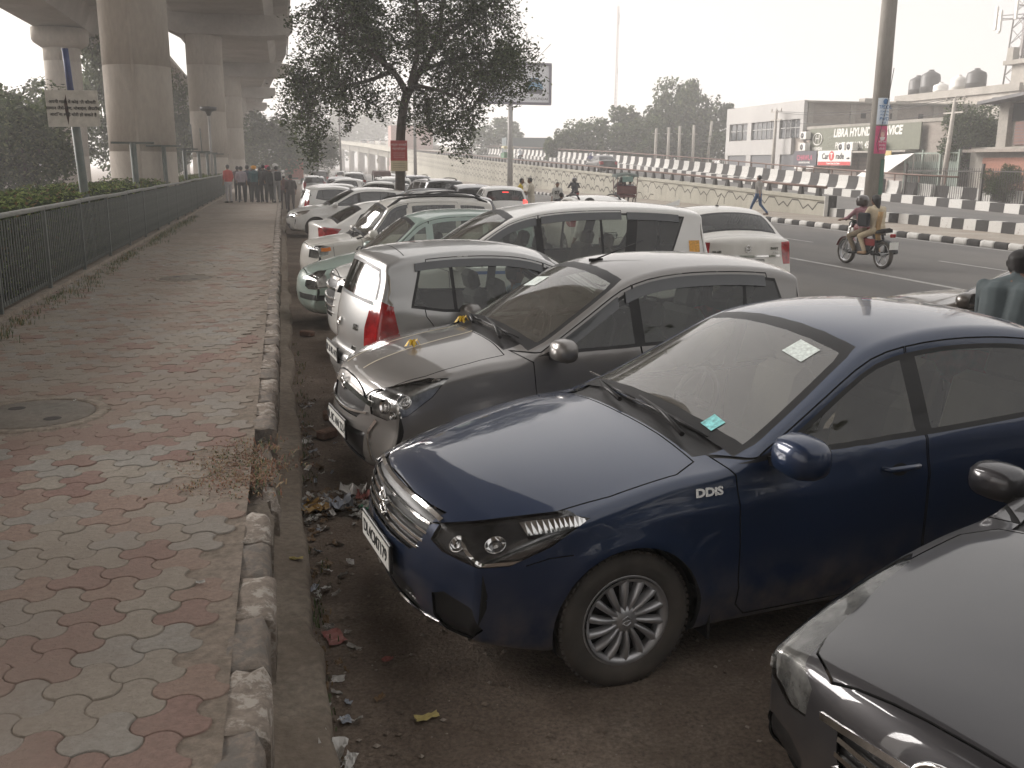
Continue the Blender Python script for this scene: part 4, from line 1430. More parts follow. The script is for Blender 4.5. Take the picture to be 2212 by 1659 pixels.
WAGON = mk(3.60, .745, .72, 2.40, .285,
    [(0, .52), (.01, .62), (.03, .74), (.08, .86), (.20, .92), (.5, .975), (.76, 1.015), (.86, 1.04), (.95, 1.11), (1.15, 1.33), (1.30, 1.48), (1.42, 1.56), (1.65, 1.625), (2.1, 1.655), (2.7, 1.652), (3.2, 1.62), (3.38, 1.58), (3.44, 1.50), (3.48, 1.3), (3.51, 1.05), (3.55, .8), (3.60, .54)],
    [(0, .84), (.5, .93), (1.0, .985), (2.0, 1.0), (3.0, 1.01), (3.6, 1.02)],
    (.86, 1.42), ((.92, 1.08), (1.40, 1.55)), (3.36, 3.52), ((3.50, 1.12), (3.42, 1.53)), (.98, 3.28, 3.2, 1.05),
    [((1.12, .28), (1.76, 0)), ((1.86, 0), (2.62, .03)), ((2.72, .03), (3.3, .15))], .98, 1.81, 2.70,
    head=dict(a=40, p=[(.06, .44, .66), (.07, .46, .82), (.14, .56, .86), (.30, .66, .87), (.40, .70, .85), (.38, .70, .72), (.20, .62, .65)], bowls=(), hd=.012, hm=M_LAMPW),
    tail=dict(a=140, p=[(3.48, .55, 1.05), (3.40, .66, 1.05), (3.30, .69, 1.0), (3.32, .70, .7), (3.42, .66, .68), (3.52, .55, .7)]),
    recess=[cowl(.82, .90, .50, .9, 1.25)], hoodx=(.10, .81), hoodw=.58, extra=x_wagon, th=10, crease=(), surround_paint=True, int=M_INT_L, gside=G_TINT)

# ---------------------------------------------------------------- low white hatchback
def x_bal(B, sp, P, near, shell):
    if sp.get('rails'): roof_rails(P, B, sp, 1.75, 3.35, .50, M_BLACK if sp['rails'] == 1 else M_RIM, .05)
    P('bumper_seam', strip(B, sp, 'rear', [(y, .56+.03*abs(y)) for y in np.linspace(-.62, .62, 11)], .008, 'bumper_seam', M_GAP, .001, n=4))
    plate(P, B, sp, True, .62, 'DL 3C CB 5108')

_BT = [(0, .50), (.012, .60), (.035, .68), (.09, .755), (.22, .83), (.5, .905), (.85, .965), (1.08, 1.0), (1.17, 1.025), (1.3, 1.095), (1.62, 1.275), (1.9, 1.405), (2.06, 1.455), (2.4, 1.497), (2.75, 1.50), (3.15, 1.475), (3.5, 1.42), (3.68, 1.38), (3.73, 1.31), (3.82, 1.15), (3.89, 1.02), (3.93, .85), (3.96, .7), (3.995, .52)]
_BB = [(0, .74), (.5, .86), (1.2, .935), (2.2, .965), (3.1, 1.01), (3.995, 1.05)]
_BH = dict(a=40, p=[(.12, .46, .63), (.15, .52, .73), (.40, .70, .80), (.72, .80, .85), (.60, .81, .75), (.36, .76, .645), (.2, .62, .61)], bowls=((.26, .62, .69, .055), (.40, .72, .72, .05)))
BALENO = mk(3.995, .87, .83, 2.52, .305, _BT, _BB,
    (1.17, 2.06), ((1.23, 1.06), (2.03, 1.445)), (3.62, 3.90), ((3.86, 1.09), (3.72, 1.33)), (1.29, 3.42, 3.3, 1.05),
    [((1.50, .32), (2.13, -.03)), ((2.22, -.03), (3.02, .12)), ((3.06, .12), (3.6, .4))], 1.28, 2.175, 3.24, head=_BH,
    tail=dict(a=135, p=[(3.82, .58, 1.0), (3.68, .74, 1.03), (3.40, .80, .98), (3.45, .82, .86), (3.70, .78, .80), (3.86, .6, .82)]),
    recess=[dict(k='front', n='grille', p=[(-.46, .72), (.46, .72), (.40, .62), (.30, .58), (-.30, .58), (-.40, .62)], d=(-.1, .4), depth=.016),
            dict(k='front', n='lower_intake', p=[(-.50, .42), (.50, .42), (.44, .30), (.3, .26), (-.3, .26), (-.44, .30)], d=(-.1, .4), depth=.016), cowl(1.11, 1.20, .60, .85, 1.2)],
    hoodx=(.10, 1.10), hoodw=.72, extra=x_bal, th=18, ws_style='five', gside=G_TINT)
CROSS = dict(BALENO); CROSS['rails'] = 1
CROSSW = dict(BALENO); CROSSW['rails'] = 2
EON = mk(3.50, .775, .74, 2.38, .285,
    [(0, .48), (.012, .58), (.04, .67), (.10, .755), (.24, .83), (.5, .90), (.8, .955), (.95, .985), (1.03, 1.01), (1.15, 1.08), (1.42, 1.25), (1.68, 1.395), (1.82, 1.44), (2.1, 1.485), (2.45, 1.495), (2.8, 1.475), (3.1, 1.43), (3.22, 1.40), (3.26, 1.33), (3.36, 1.13), (3.42, .96), (3.46, .78), (3.48, .64), (3.50, .48)],
    [(0, .74), (.5, .86), (1.1, .94), (2.0, .97), (2.6, 1.0), (3.0, 1.07), (3.5, 1.09)],
    (1.03, 1.82), ((1.09, 1.04), (1.80, 1.43)), (3.2, 3.44), ((3.39, 1.05), (3.25, 1.36)), (1.15, 2.98, 2.88, 1.08),
    [((1.36, .32), (1.85, -.03)), ((1.94, -.03), (2.70, .10)), ((2.72, .1), (3.1, .3))], 1.15, 1.895, 2.84, head=_BH,
    tail=dict(a=130, p=[(3.36, .60, 1.12), (3.26, .68, 1.10), (3.18, .72, 1.0), (3.24, .74, .84), (3.34, .70, .64), (3.42, .62, .64), (3.40, .60, .85)]),
    hoodx=(.10, .97), hoodw=.62, extra=x_i10, th=16, gside=G_TINT)

# ---------------------------------------------------------------- notchback saloon and SUV
def x_dzire(B, sp, P, near, shell):
    emblem_s(P, B, sp, True, .93, .055)
    text_on(P, B, sp, 'rear', 0, .93, 'SWIFT', .05, M_CHROME, y=-.47)
    text_on(P, B, sp, 'rear', 0, .875, 'DZiRE', .038, M_CHROME, y=-.50)
    text_on(P, B, sp, 'rear', 0, .885, 'VDi ABS', .04, M_CHROME, y=.50)
    P('chrome_trim', strip(B, sp, 'rear', [(y, .815) for y in np.linspace(-.58, .58, 9)], .03, 'chrome_trim', M_CHROME, .008, n=4))
    plate(P, B, sp, True, .70, 'DL 1YD 6320')
    antenna(P, B, sp, 2.55, .24, 50)
DZIRE = mk(3.995, .85, .82, 2.43, .30,
    [(0, .50), (.012, .60), (.035, .70), (.09, .785), (.22, .855), (.5, .925), (.8, .975), (1.0, 1.005), (1.1, 1.035), (1.22, 1.105), (1.52, 1.295), (1.80, 1.44), (1.95, 1.495), (2.25, 1.54), (2.6, 1.545), (2.9, 1.51), (3.1, 1.45), (3.3, 1.335), (3.52, 1.18), (3.62, 1.135), (3.80, 1.115), (3.87, 1.07), (3.90, .95), (3.935, .75), (3.995, .52)],
    [(0, .76), (.5, .88), (1.2, .955), (2.2, .985), (3.2, 1.03), (3.995, 1.05)],
    (1.1, 1.95), ((1.16, 1.07), (1.92, 1.485)), (3.0, 3.55), ((3.50, 1.19), (3.03, 1.475)), (1.23, 3.26, 3.10, 1.06),
    [((1.44, .32), (2.0, -.03)), ((2.09, -.03), (2.80, .06)), ((2.88, .06), (3.4, .4))], 1.22, 2.045, 3.06, head=_BH,
    tail=dict(a=140, p=[(3.84, .62, 1.03), (3.72, .72, 1.04), (3.52, .79, 1.0), (3.56, .80, .84), (3.72, .78, .68), (3.86, .66, .68)]),
    hoodx=(.10, 1.03), hoodw=.70, extra=x_dzire, th=17, bkd=.02, gbk=G_SIDE, cabin=True, gside=G_TINT)
def x_suv(B, sp, P, near, shell):
    roof_rails(P, B, sp, 1.8, 3.7, .56, M_BLACK, .05)
    plate(P, B, sp, True, .80, 'DL 9CAF 7730')
    h, n = B.hit((-8, 0, 1.5), (1, 0, 0))
SUV = mk(4.30, .90, .86, 2.65, .345,
    [(0, .62), (.012, .75), (.04, .88), (.10, .98), (.25, 1.03), (.6, 1.08), (1.0, 1.12), (1.12, 1.145), (1.22, 1.22), (1.5, 1.43), (1.72, 1.56), (1.88, 1.61), (2.2, 1.66), (2.8, 1.68), (3.4, 1.665), (3.85, 1.625), (4.0, 1.59), (4.05, 1.50), (4.12, 1.3), (4.17, 1.1), (4.23, .85), (4.30, .66)],
    [(0, .92), (.5, .99), (1.1, 1.045), (2.2, 1.07), (3.3, 1.10), (4.3, 1.12)],
    (1.12, 1.88), ((1.18, 1.19), (1.86, 1.60)), (3.96, 4.18), ((4.15, 1.18), (4.03, 1.54)), (1.25, 3.85, 3.75, 1.12),
    [((1.46, .32), (2.10, 0)), ((2.19, 0), (2.95, .05)), ((3.05, .05), (3.9, .25))], 1.24, 2.145, 3.02,
    head=dict(a=40, p=[(.08, .50, .84), (.11, .58, .95), (.30, .74, 1.0), (.50, .80, 1.0), (.42, .82, .88), (.25, .76, .82)], bowls=()),
    tail=dict(a=140, p=[(4.14, .66, 1.12), (4.05, .76, 1.12), (3.88, .82, 1.08), (3.92, .84, .86), (4.08, .80, .84), (4.20, .68, .86)]),
    hoodx=(.12, 1.06), hoodw=.74, extra=x_suv, gc=.24, th=14, zm=.66, ws_style='five', gside=G_TINT)

# ---------------------------------------------------------------- dark saloon at the frame's corner
def x_corner(B, sp, P, near, shell):
    emblem_oval(P, B, sp, False, .665, .058, lift=.02)
    P('bumper_trim', strip(B, sp, 'front', [(y*.46, .655-.04*y*y) for y in np.linspace(-1, 1, 17)], .022, 'bumper_trim', M_CHROME, .006, n=3))
    for z in (.60, .55, .50, .45):
        P('grille_bar', strip(B, sp, 'front', [(y*.36, z) for y in np.linspace(-1, 1, 13)], .016, 'grille_bar', M_CHROME, .010, n=3))
    plate(P, B, sp, False, .36, 'UP 14 CE 9056')
    wiper(P, B, sp, [(1.31, .50), (1.36, .25), (1.385, -.02)], [(1.395, .58), (1.375, .35), (1.365, .1), (1.36, -.12)])
    wiper(P, B, sp, [(1.31, -.10), (1.36, -.35), (1.41, -.52)], [(1.37, -.05), (1.385, -.3), (1.43, -.55)])
CORNER = dict(SEDAN)
CORNER.update(mirror=(1.60, .95, 1.0, 1.), mirror_sides=(1, -1), extra=x_corner, ws_style='five', crease=((.70, .03, .012),),
    head=dict(a=42, p=[(.13, .50, .56), (.12, .52, .66), (.24, .62, .735), (.48, .725, .805), (.80, .785, .865), (.90, .79, .87), (.74, .79, .79), (.56, .79, .70), (.40, .77, .60), (.26, .70, .545), (.18, .60, .53)], bowls=(), hd=.014, hm=M_LAMPW),
    recess=[dict(k='front', n='grille', p=[(-.38, .63), (.38, .63), (.36, .54), (.28, .42), (-.28, .42), (-.36, .54)], d=(-.1, .5), depth=.016),
            dict(k='ang', n='fog_lamp_recess', a=35, p=[(.10, .53, .40), (.14, .60, .435), (.26, .72, .42), (.28, .73, .36), (.22, .70, .285), (.12, .60, .285), (.09, .54, .32)], d=(.1, 3), depth=.014),
            SEDAN['recess'][3]])
# ================================================================ people (body = one remeshed surface)
SKIN = mat('skin_brown', (.22, .125, .085), .6, var=.08)
HAIRM = mat('hair_black', (.012, .010, .009), .6, var=.2)
def cloth(n, c): return mat('cloth_'+n, c, .85, var=.12, scale=9, bump=.15, bscale=14)
_PB = {}
def V3(*a): return Vector(a)
POSES = {
 'stand': dict(),
 'stand2': dict(la=[(.02, .24, 1.12), (.16, .20, .95)], ra=[(-.03, -.25, 1.13), (.06, -.24, .88)], lk=(.05, .11, .48), lf=(.03, .13, .08)),
 'talk': dict(la=[(.05, .25, 1.14), (.28, .12, 1.12)], ra=[(.03, -.25, 1.14), (.26, -.10, 1.05)], hd=(.05, 0, 0)),
 'walk': dict(lk=(.20, .09, .50), lf=(.34, .09, .09), rk=(-.06, -.09, .48), rf=(-.38, -.09, .13), la=[(-.14, .26, 1.16), (-.20, .28, .90)], ra=[(.08, -.26, 1.14), (.20, -.30, .92)]),
 'bend': dict(tor=.32, la=[(.32, .26, 1.02), (.52, .16, .88)], ra=[(.30, -.28, 1.05), (.48, -.20, .86)], hd=(.06, 0, -.02)),
 'ride': dict(hip=.80, tor=.34, hx=.0, lk=(.34, .19, .66), lf=(.16, .17, .34), rk=(.34, -.19, .66), rf=(.16, -.17, .34), la=[(.30, .30, 1.06), (.52, .30, 1.02)], ra=[(.30, -.30, 1.06), (.52, -.30, 1.02)]),
 'side': dict(hip=.84, tor=.0, hx=-.36, lk=(-.06, .34, .86), lf=(.02, .40, .40), rk=(-.24, .36, .84), rf=(-.18, .42, .38), la=[(-.22, .26, 1.10), (-.02, .30, 1.08)], ra=[(-.18, -.20, 1.12), (.08, -.14, 1.05)], wide=1.12),
 'pillion': dict(hip=.83, tor=.22, hx=-.40, lk=(-.06, .20, .68), lf=(-.22, .19, .36), rk=(-.06, -.20, .68), rf=(-.22, -.19, .36), la=[(-.26, .27, 1.12), (-.02, .22, 1.08)], ra=[(-.24, -.26, 1.12), (.0, -.20, 1.06)], hd=(.03, 0, 0)),
 'sit': dict(hip=.42, tor=-.12, hx=0., lk=(.42, .12, .50), lf=(.62, .12, .15), rk=(.42, -.12, .50), rf=(.62, -.12, .15), la=[(.22, .26, .78), (.42, .2, .80)], ra=[(.22, -.26, .78), (.42, -.2, .80)]),
}
def person_mesh(pose, vox=.02, kurta=False, build=1.):
    key = (pose, vox, kurta, build)
    if key in _PB: return _PB[key]
    d = POSES[pose]
    hip = d.get('hip', .90); hx = d.get('hx', 0.); tor = d.get('tor', .03)
    w = build*d.get('wide', 1.)
    def up(z, dx=0.):      # point up the spine, z measured from the hip of a 1.7 m figure
        return V3(hx+dx+math.sin(tor)*z, 0, hip+math.cos(tor)*z)
    caps = []
    def cap(a, b, r0, r1, reg): caps.append((Vector(a), Vector(b), r0, r1, reg))
    # legs
    for s, kk, ff in ((1, 'lk', 'lf'), (-1, 'rk', 'rf')):
        h = V3(hx, s*.095, hip-.02); k = Vector(d.get(kk, (hx+.02, s*.10, .48))); f = Vector(d.get(ff, (hx-.01, s*.11, .08)))
        cap(h, k, .095*w, .066, 2); cap(k, f+V3(0, 0, .03), .066, .047, 2)
        cap(f+V3(-.04, 0, -.035), f+V3(.15, s*.02, -.045), .042, .034, 3)
    # torso
    cap(V3(hx, .07, hip-.0), V3(hx, -.07, hip-.0), .115*w, .115*w, 2)
    for y in (.075, -.075): cap(up(.10)+V3(0, y, 0), up(.40)+V3(0, y*1.25, 0), .105*w, .115*w, 1)
    cap(up(.44)+V3(0, .14*w, 0), up(.44)+V3(0, -.14*w, 0), .085, .085, 1)
    for y in (.13, -.13): cap(up(.535), up(.47)+V3(0, y*w, 0), .052, .062, 1)
    cap(up(.06)+V3(0, .06, 0), up(.06)+V3(0, -.06, 0), .118*w, .118*w, 1)
    if kurta:
        for y in (.08, -.08): cap(up(.05)+V3(0, y, 0), V3(hx, y*1.6, hip-.38), .12, .13, 1)
    # arms
    for s, kk in ((1, 'la'), (-1, 'ra')):
        sh = up(.47)+V3(0, s*.185*w, 0)
        e, h = d.get(kk, [(hx-.02, s*.245, 1.14), (hx+.06, s*.235, .88)])
        e, h = Vector(e), Vector(h)
        cap(sh, e, .060, .046, 1)
        m = e.lerp(h, .35)
        cap(e, m, .046, .041, 1 if kurta else 1); cap(m, h, .038, .028, 0)
        dr = (h-e).normalized()
        side = dr.cross(V3(0, 0, 1) if abs(dr.z) < .9 else V3(1, 0, 0)).normalized()
        pc = h+dr*.05
        cap(h, pc, .030, .034, 0)
        for q, ln in ((-.03, .075), (-.01, .09), (.01, .085), (.03, .068)):
            a = pc+side*q; b = a+dr*ln*.6; c = b+dr*ln*.35-V3(0, 0, .012)
            cap(a, b, .010, .009, 0); cap(b, c, .009, .008, 0)
        cap(h+dr*.015+side*.03, h+dr*.055+side*.062, .012, .009, 0)
    # neck, head
    ho = Vector(d.get('hd', (0, 0, 0)))
    nk = up(.50); hc = up(.665)+ho
    hc.z = max(hc.z, nk.z+.13)
    cap(nk, hc-V3(0, 0, .05), .052, .050, 0)
    cap(hc+V3(.012, 0, .03), hc+V3(.03, 0, -.05), .088, .062, 0)
    cap(hc+V3(-.02, 0, .03), hc+V3(-.02, 0, .0), .092, .085, 0)
    cap(hc+V3(.085, 0, .0), hc+V3(.108, 0, -.028), .012, .017, 0)
    for s in (1, -1):
        cap(hc+V3(-.005, s*.088, -.01), hc+V3(-.01, s*.092, .02), .012, .014, 0)
    cap(hc+V3(.075, .02, -.062), hc+V3(.075, -.02, -.062), .012, .012, 0)
    mb = MB()
    for a, b, r0, r1, reg in caps:
        ax = b-a; L = ax.length
        if L < 1e-6: ax = V3(0, 0, 1e-3); L = 1e-3
        dr = ax.normalized(); u = dr.orthogonal().normalized(); v = dr.cross(u)
        n = 12; rings = []
        for t in (-80, -50, -20): rings.append((a+dr*r0*math.sin(R_(t)), r0*math.cos(R_(t))))
        for t in (20, 50, 80): rings.append((b+dr*r1*math.sin(R_(t)), r1*math.cos(R_(t))))
        mb.loft([[c+(u*math.cos(2*PI*k/n)+v*math.sin(2*PI*k/n))*r for k in range(n)] for c, r in rings], 0, True, True)
    me = mb.mesh('body', [], fix=True)
    o = bpy.data.objects.new('tmp', me); COL.objects.link(o)
    r = o.modifiers.new('r', 'REMESH'); r.mode = 'VOXEL'; r.voxel_size = vox; r.use_smooth_shade = True
    s = o.modifiers.new('s', 'SMOOTH'); s.factor = .5; s.iterations = 2
    dg = bpy.context.evaluated_depsgraph_get()
    out = bpy.data.meshes.new_from_object(o.evaluated_get(dg))
    bpy.data.objects.remove(o); bpy.data.meshes.remove(me)
    # colour regions by nearest limb
    n = len(out.polygons)
    C = np.zeros(n*3); out.polygons.foreach_get('center', C); C = C.reshape(-1, 3)
    best = np.full(n, 9.); reg = np.zeros(n, int)
    for a, b, r0, r1, rg in caps:
        A = np.array(a); D = np.array(b-a); t = np.clip(((C-A)@D)/(D@D+1e-12), 0, 1)
        dist = np.linalg.norm(C-A-t[:, None]*D, axis=1)-(r0+(r1-r0)*t)
        m = dist < best; best[m] = dist[m]; reg[m] = rg
    h = np.array(hc)
    rel = C-h
    hair = (np.linalg.norm(rel, axis=1) < .16) & ((rel[:, 2] > .062) | ((rel[:, 0] < -.01) & (rel[:, 2] > -.055+.0*rel[:, 0])) | ((rel[:, 0] < .03) & (rel[:, 2] > .03))) & (reg == 0)
    reg[hair] = 4
    face = (reg == 0) & (rel[:, 0] > .06) & (np.abs(np.abs(rel[:, 1])-.034) < .016) & (np.abs(rel[:, 2]-.012) < .008)
    reg[face] = 4
    for m in (SKIN, SKIN, SKIN, M_BLACK, HAIRM): out.materials.append(m)
    out.polygons.foreach_set('material_index', reg.astype(np.int32))
    out.polygons.foreach_set('use_smooth', [True]*n)
    out['hc'] = list(hc)
    _PB[key] = out
    return out

def person(label, loc, rz, pose, shirt, trou, shoes=None, hair=None, vox=.02, kurta=False, build=1., h=1., group=None, z=0., extra=None):
    me = person_mesh(pose, vox, kurta, build)
    o = link('person', me, None, (loc[0], loc[1], z), rz)
    o.scale = (h, h, h)
    for i, m in enumerate((SKIN, shirt, trou, shoes or M_BLACK, hair or HAIRM)):
        o.material_slots[i].link = 'OBJECT'; o.material_slots[i].material = m
    tag(o, label, 'person', group)
    hc = Vector(me['hc'])
    if extra == 'turban':
        pass
    return o, hc

def headgear(o, hc, kind, m):
    mb = MB()
    if kind == 'turban':
        rings = []
        for zz, r in ((-.005, .098), (.03, .120), (.065, .124), (.10, .108), (.125, .07), (.135, .02)):
            rings.append([(hc.x-.012+r*1.12*math.cos(2*PI*k/16), hc.y+r*math.sin(2*PI*k/16), hc.z+zz+.03*math.cos(2*PI*k/16)*(zz < .06)) for k in range(16)])
        mb.loft(rings, 0, True, True)
    elif kind == 'helmet':
        rings = []
        for zz, r in ((-.10, .115), (-.06, .130), (0, .142), (.06, .138), (.10, .115), (.13, .075), (.145, .02)):
            rings.append([(hc.x-.005+r*1.08*math.cos(2*PI*k/18), hc.y+r*math.sin(2*PI*k/18), hc.z+zz+.01) for k in range(18)])
        mb.loft(rings, 0, True, True)
    elif kind == 'cap':
        rings = [[(hc.x-.01+r*1.1*math.cos(2*PI*k/16), hc.y+r*math.sin(2*PI*k/16), hc.z+zz) for k in range(16)] for zz, r in ((.03, .108), (.07, .106), (.105, .085), (.125, .03))]
        mb.loft(rings, 0, True, True)
    elif kind == 'hair_long':
        mb.loft([[(hc.x-.06+r*math.cos(2*PI*k/10)*.9+dx, hc.y+r*math.sin(2*PI*k/10)*1.1, hc.z+zz) for k in range(10)] for zz, r, dx in ((.085, .06, .03), (.04, .085, .0), (-.06, .075, -.015), (-.16, .04, -.05), (-.34, .028, -.07), (-.46, .01, -.07))], 0, True, True)
    return mb.build({'turban': 'turban', 'helmet': 'helmet', 'cap': 'cap', 'hair_long': 'hair'}[kind], m, o)

def bag(o, c, s, m, name='bag'):
    b = MB(); b.box(c, s, bev=min(s)*.3); return b.build(name, m, o)

# ================================================================ two and three wheelers
def bike_wheel(par, x, r, style=5):
    t = MB(); t.lathe([(r-.055, -.035), (r-.03, -.048), (r-.008, -.040), (r, 0), (r-.008, .040), (r-.03, .048), (r-.055, .035)], 32, 'Y', (x, 0, r))
    w = t.build('wheel', M_TYRE, par)
    k = MB(); k.lathe([(r-.055, -.03), (r-.075, -.03), (r-.075, .03), (r-.055, .03)], 32, 'Y', (x, 0, r))
    for i in range(style):
        a = 2*PI*i/style+.3
        k.tube([(x+.03*math.cos(a), 0, r+.03*math.sin(a)), (x+(r-.06)*math.cos(a), 0, r+(r-.06)*math.sin(a))], [.018, .013], 6)
    k.tube([(x, -.06, r), (x, .06, r)], .045, 12)
    k.build('rim', M_RIM, w)
    return w

def motorcycle(label, loc, rz, tank, z=0., group=None):
    """nose towards local +X, rear axle at -0.65, front axle at +0.65"""
    t = thing('motorcycle', label, 'motorcycle', (loc[0], loc[1], z), rz, group)
    bike_wheel(t, .65, .30); bike_wheel(t, -.65, .30)
    def tb(nm, pts, r, m=M_BLACK, n=8): b = MB(); b.tube(pts, r, n); return b.build(nm, m, t)
    for s in (1, -1):
        tb('fork', [(.65, s*.085, .30), (.42, s*.085, .95)], .024, M_CHROME)
        tb('shock_absorber', [(-.60, s*.11, .36), (-.42, s*.11, .74)], .03)
        tb('swingarm', [(-.65, s*.09, .30), (-.12, s*.09, .34)], .022)
    tb('handlebar', [(.26, .37, 1.02), (.38, .22, 1.04), (.42, 0, 1.0), (.38, -.22, 1.04), (.26, -.37, 1.02)], .015)
    tb('frame_tube', [(.42, 0, .88), (.12, 0, .45), (-.15, 0, .32), (-.45, 0, .66)], .028)
    b = MB(); b.loft([[(x, y*w, zz) for y, zz in ((0, z0), (.8, z0+.03), (1, z1-.09), (.65, z1), (0, z1+.01), (-.65, z1), (-1, z1-.09), (-.8, z0+.03))] for x, w, z0, z1 in ((.40, .05, .78, .86), (.30, .13, .72, .93), (.10, .145, .70, .95), (-.08, .10, .70, .88), (-.12, .05, .72, .83))], 0, True, True); b.build('fuel_tank', tank, t)
    b = MB(); b.loft([[(x, y*w, zz) for y, zz in ((-1, z0), (1, z0), (.9, z0+.07), (0, z0+.10), (-.9, z0+.07))] for x, w, z0 in ((-.05, .09, .74), (-.2, .12, .73), (-.5, .13, .76), (-.78, .10, .80))], 0, True, True); b.build('seat', M_BLACK, t)
    b = MB(); b.box((.06, 0, .40), (.34, .24, .30), bev=.05); b.box((.12, 0, .58), (.20, .18, .16), bev=.03); b.build('engine', mat('engine_grey', (.12, .12, .12), .5, .5), t)
    b = MB(); b.tube([(.12, -.14, .40), (-.05, -.16, .26), (-.35, -.17, .30), (-.85, -.18, .38)], [.022, .024, .045, .05], 10); b.build('exhaust', mat('exhaust_dark', (.06, .06, .06), .4, .6), t)
    b = MB(); b.lathe([(0, .56), (.07, .55), (.09, .50), (.08, .42), (.03, .38)], 14, 'X', (0, 0, .92)); b.build('headlamp', M_BLACK, t)
    for x, nm in ((.65, 'front_mudguard'), (-.65, 'rear_mudguard')):
        b = MB(); n = 9; a0, a1 = (.3, 2.4) if x > 0 else (.6, 2.9)
        b.loft([[(x+.335*math.cos(a), y, .30+.335*math.sin(a)) for y in (-.065, 0, .065)] for a in np.linspace(a0, a1, n)], 0, True, closed=False); b.build(nm, tank if x > 0 else M_BLACK, t)
    b = MB(); b.box((-.92, 0, .74), (.05, .14, .08), bev=.015); b.build('tail_light', M_RED, t)
    b = MB(); b.box((-.98, 0, .52), (.012, .22, .16)); b.build('number_plate', M_WHITE_P, t)
    b = MB(); b.box((-.30, .14, .56), (.42, .03, .16), bev=.02); b.build('side_panel', tank, t)
    return t

def rickshaw(label, loc, rz):
    t = thing('cycle_rickshaw', label, 'cycle rickshaw', (loc[0], loc[1], 0), rz)
    IR = mat('rick_red', (.14, .05, .045), .6, var=.2); CN = mat('rick_canopy', (.05, .07, .06), .7, var=.25); CG = mat('rick_cloth', (.16, .25, .22), .8, var=.2)
    for x, y in ((.95, 0), (-.55, .48), (-.55, -.48)):
        mb = MB(); mb.lathe([(.30, -.02), (.335, -.02), (.335, .02), (.30, .02)], 28, 'Y', (x, y, .335))
        for i in range(10): mb.tube([(x, y, .335), (x+.31*math.cos(i*PI/5), y, .335+.31*math.sin(i*PI/5))], .005, 4)
        mb.build('wheel', M_TYRE, t)
    def tb(nm, pts, r, m=IR): b = MB(); b.tube(pts, r, 6); return b.build(nm, m, t)
    tb('frame_tube', [(.95, 0, .34), (.80, 0, 1.0), (.1, 0, .6), (-.5, 0, .45)], .025); tb('handlebar', [(.75, .3, 1.08), (.82, 0, 1.05), (.75, -.3, 1.08)], .015); tb('axle', [(-.55, .5, .335), (-.55, -.5, .335)], .02)
    b = MB(); b.box((.15, 0, .92), (.26, .22, .08), bev=.03); b.build('saddle', M_BLACK, t)
    b = MB(); b.box((-.5, 0, .72), (.55, 1.0, .14), bev=.03); b.build('seat', IR, t)
    b = MB(); b.box((-.80, 0, 1.02), (.08, 1.0, .42), bev=.03); b.build('backrest', IR, t)
    for s in (1, -1):
        tb('canopy_post', [(-.85, s*.5, .6), (-.88, s*.52, 1.72)], .016); tb('canopy_post', [(-.2, s*.5, .75), (-.05, s*.52, 1.70)], .016)
    b = MB(); b.loft([[(x, y, zz) for y, zz in ((-.60, z0-.14), (-.55, z0), (0, z0+.08), (.55, z0), (.60, z0-.14))] for x, z0 in ((-1.0, 1.66), (-.85, 1.76), (-.4, 1.82), (.0, 1.78), (.15, 1.68))], 0, False, closed=False); b.build('canopy', CN, t)
    b = MB(); b.add([(-1.0, -.25, 1.70), (-1.0, .30, 1.70), (-1.04, .30, 1.42), (-1.04, -.25, 1.44)], [(0, 1, 2, 3)]); b.build('canopy_cloth', CG, t)
    return t

def auto_rickshaw(label, loc, rz, z, body, roof, s=1., group=None):
    t = thing('auto_rickshaw', label, 'auto rickshaw', (loc[0], loc[1], z), rz, group)
    for x, y in ((.95, 0), (-.75, .52), (-.75, -.52)):
        mb = MB(); mb.lathe([(.10, -.05), (.20, -.06), (.22, 0), (.20, .06), (.10, .05)], 20, 'Y', (x, y, .22)); mb.build('wheel', M_TYRE, t)
    b = MB(); b.loft([[(x, y*w, zz) for y, zz in ((-1, .28), (-1, zt), (1, zt), (1, .28))] for x, w, zt in ((1.25, .25, .75), (1.1, .45, .95), (.6, .6, .80), (-.2, .64, .80), (-.9, .64, 1.0), (-1.25, .6, .95))], 0, False, True); b.build('tub', body, t)
    b = MB(); b.loft([[(x, y*w, zz) for y, zz in ((-1, zt-.25), (-.9, zt), (.9, zt), (1, zt-.25))] for x, w, zt in ((.75, .55, 1.62), (.5, .62, 1.74), (-.5, .66, 1.78), (-1.15, .62, 1.70), (-1.28, .58, 1.35))], 0, False, closed=False); b.build('hood', roof, t)
    for x, y in ((.85, .5), (.85, -.5), (-.3, .62), (-.3, -.62), (-1.2, .58), (-1.2, -.58)):
        p = MB(); p.tube([(x, y, .8), (x*.92, y, 1.6)], .025, 6); p.build('pillar', M_BLACK, t)
    b = MB(); b.box((-.75, 0, .85), (.5, 1.1, .35), bev=.05); b.build('bench', M_BLACK, t)
    return t
for _p, _v, _kk, _b in (('ride', .014, False, 1.), ('pillion', .014, False, 1.), ('ride', .02, False, 1.), ('sit', .02, False, 1.), ('walk', .016, False, 1.06), ('stand2', .016, False, 1.), ('talk', .018, True, 1.), ('talk', .02, False, 1.), ('stand', .02, False, 1.), ('bend', .012, False, 1.08), ('stand2', .02, False, 1.), ('stand', .022, False, 1.), ('stand2', .022, False, 1.), ('talk', .022, False, 1.)):
    person_mesh(_p, _v, _kk, _b)
def paint(name, col, metal=.3, dust=.10, rough=.40, crough=.03):
    return mat('paint_'+name, col, rough, metal, var=.03, scale=2, coat=1., dust=dust, crough=crough)
PT_BLUE = paint('deep_blue', (.0046, .0190, .060), .3, .006)
PT_GREY = paint('graphite', (.21, .20, .19), .6, .07)
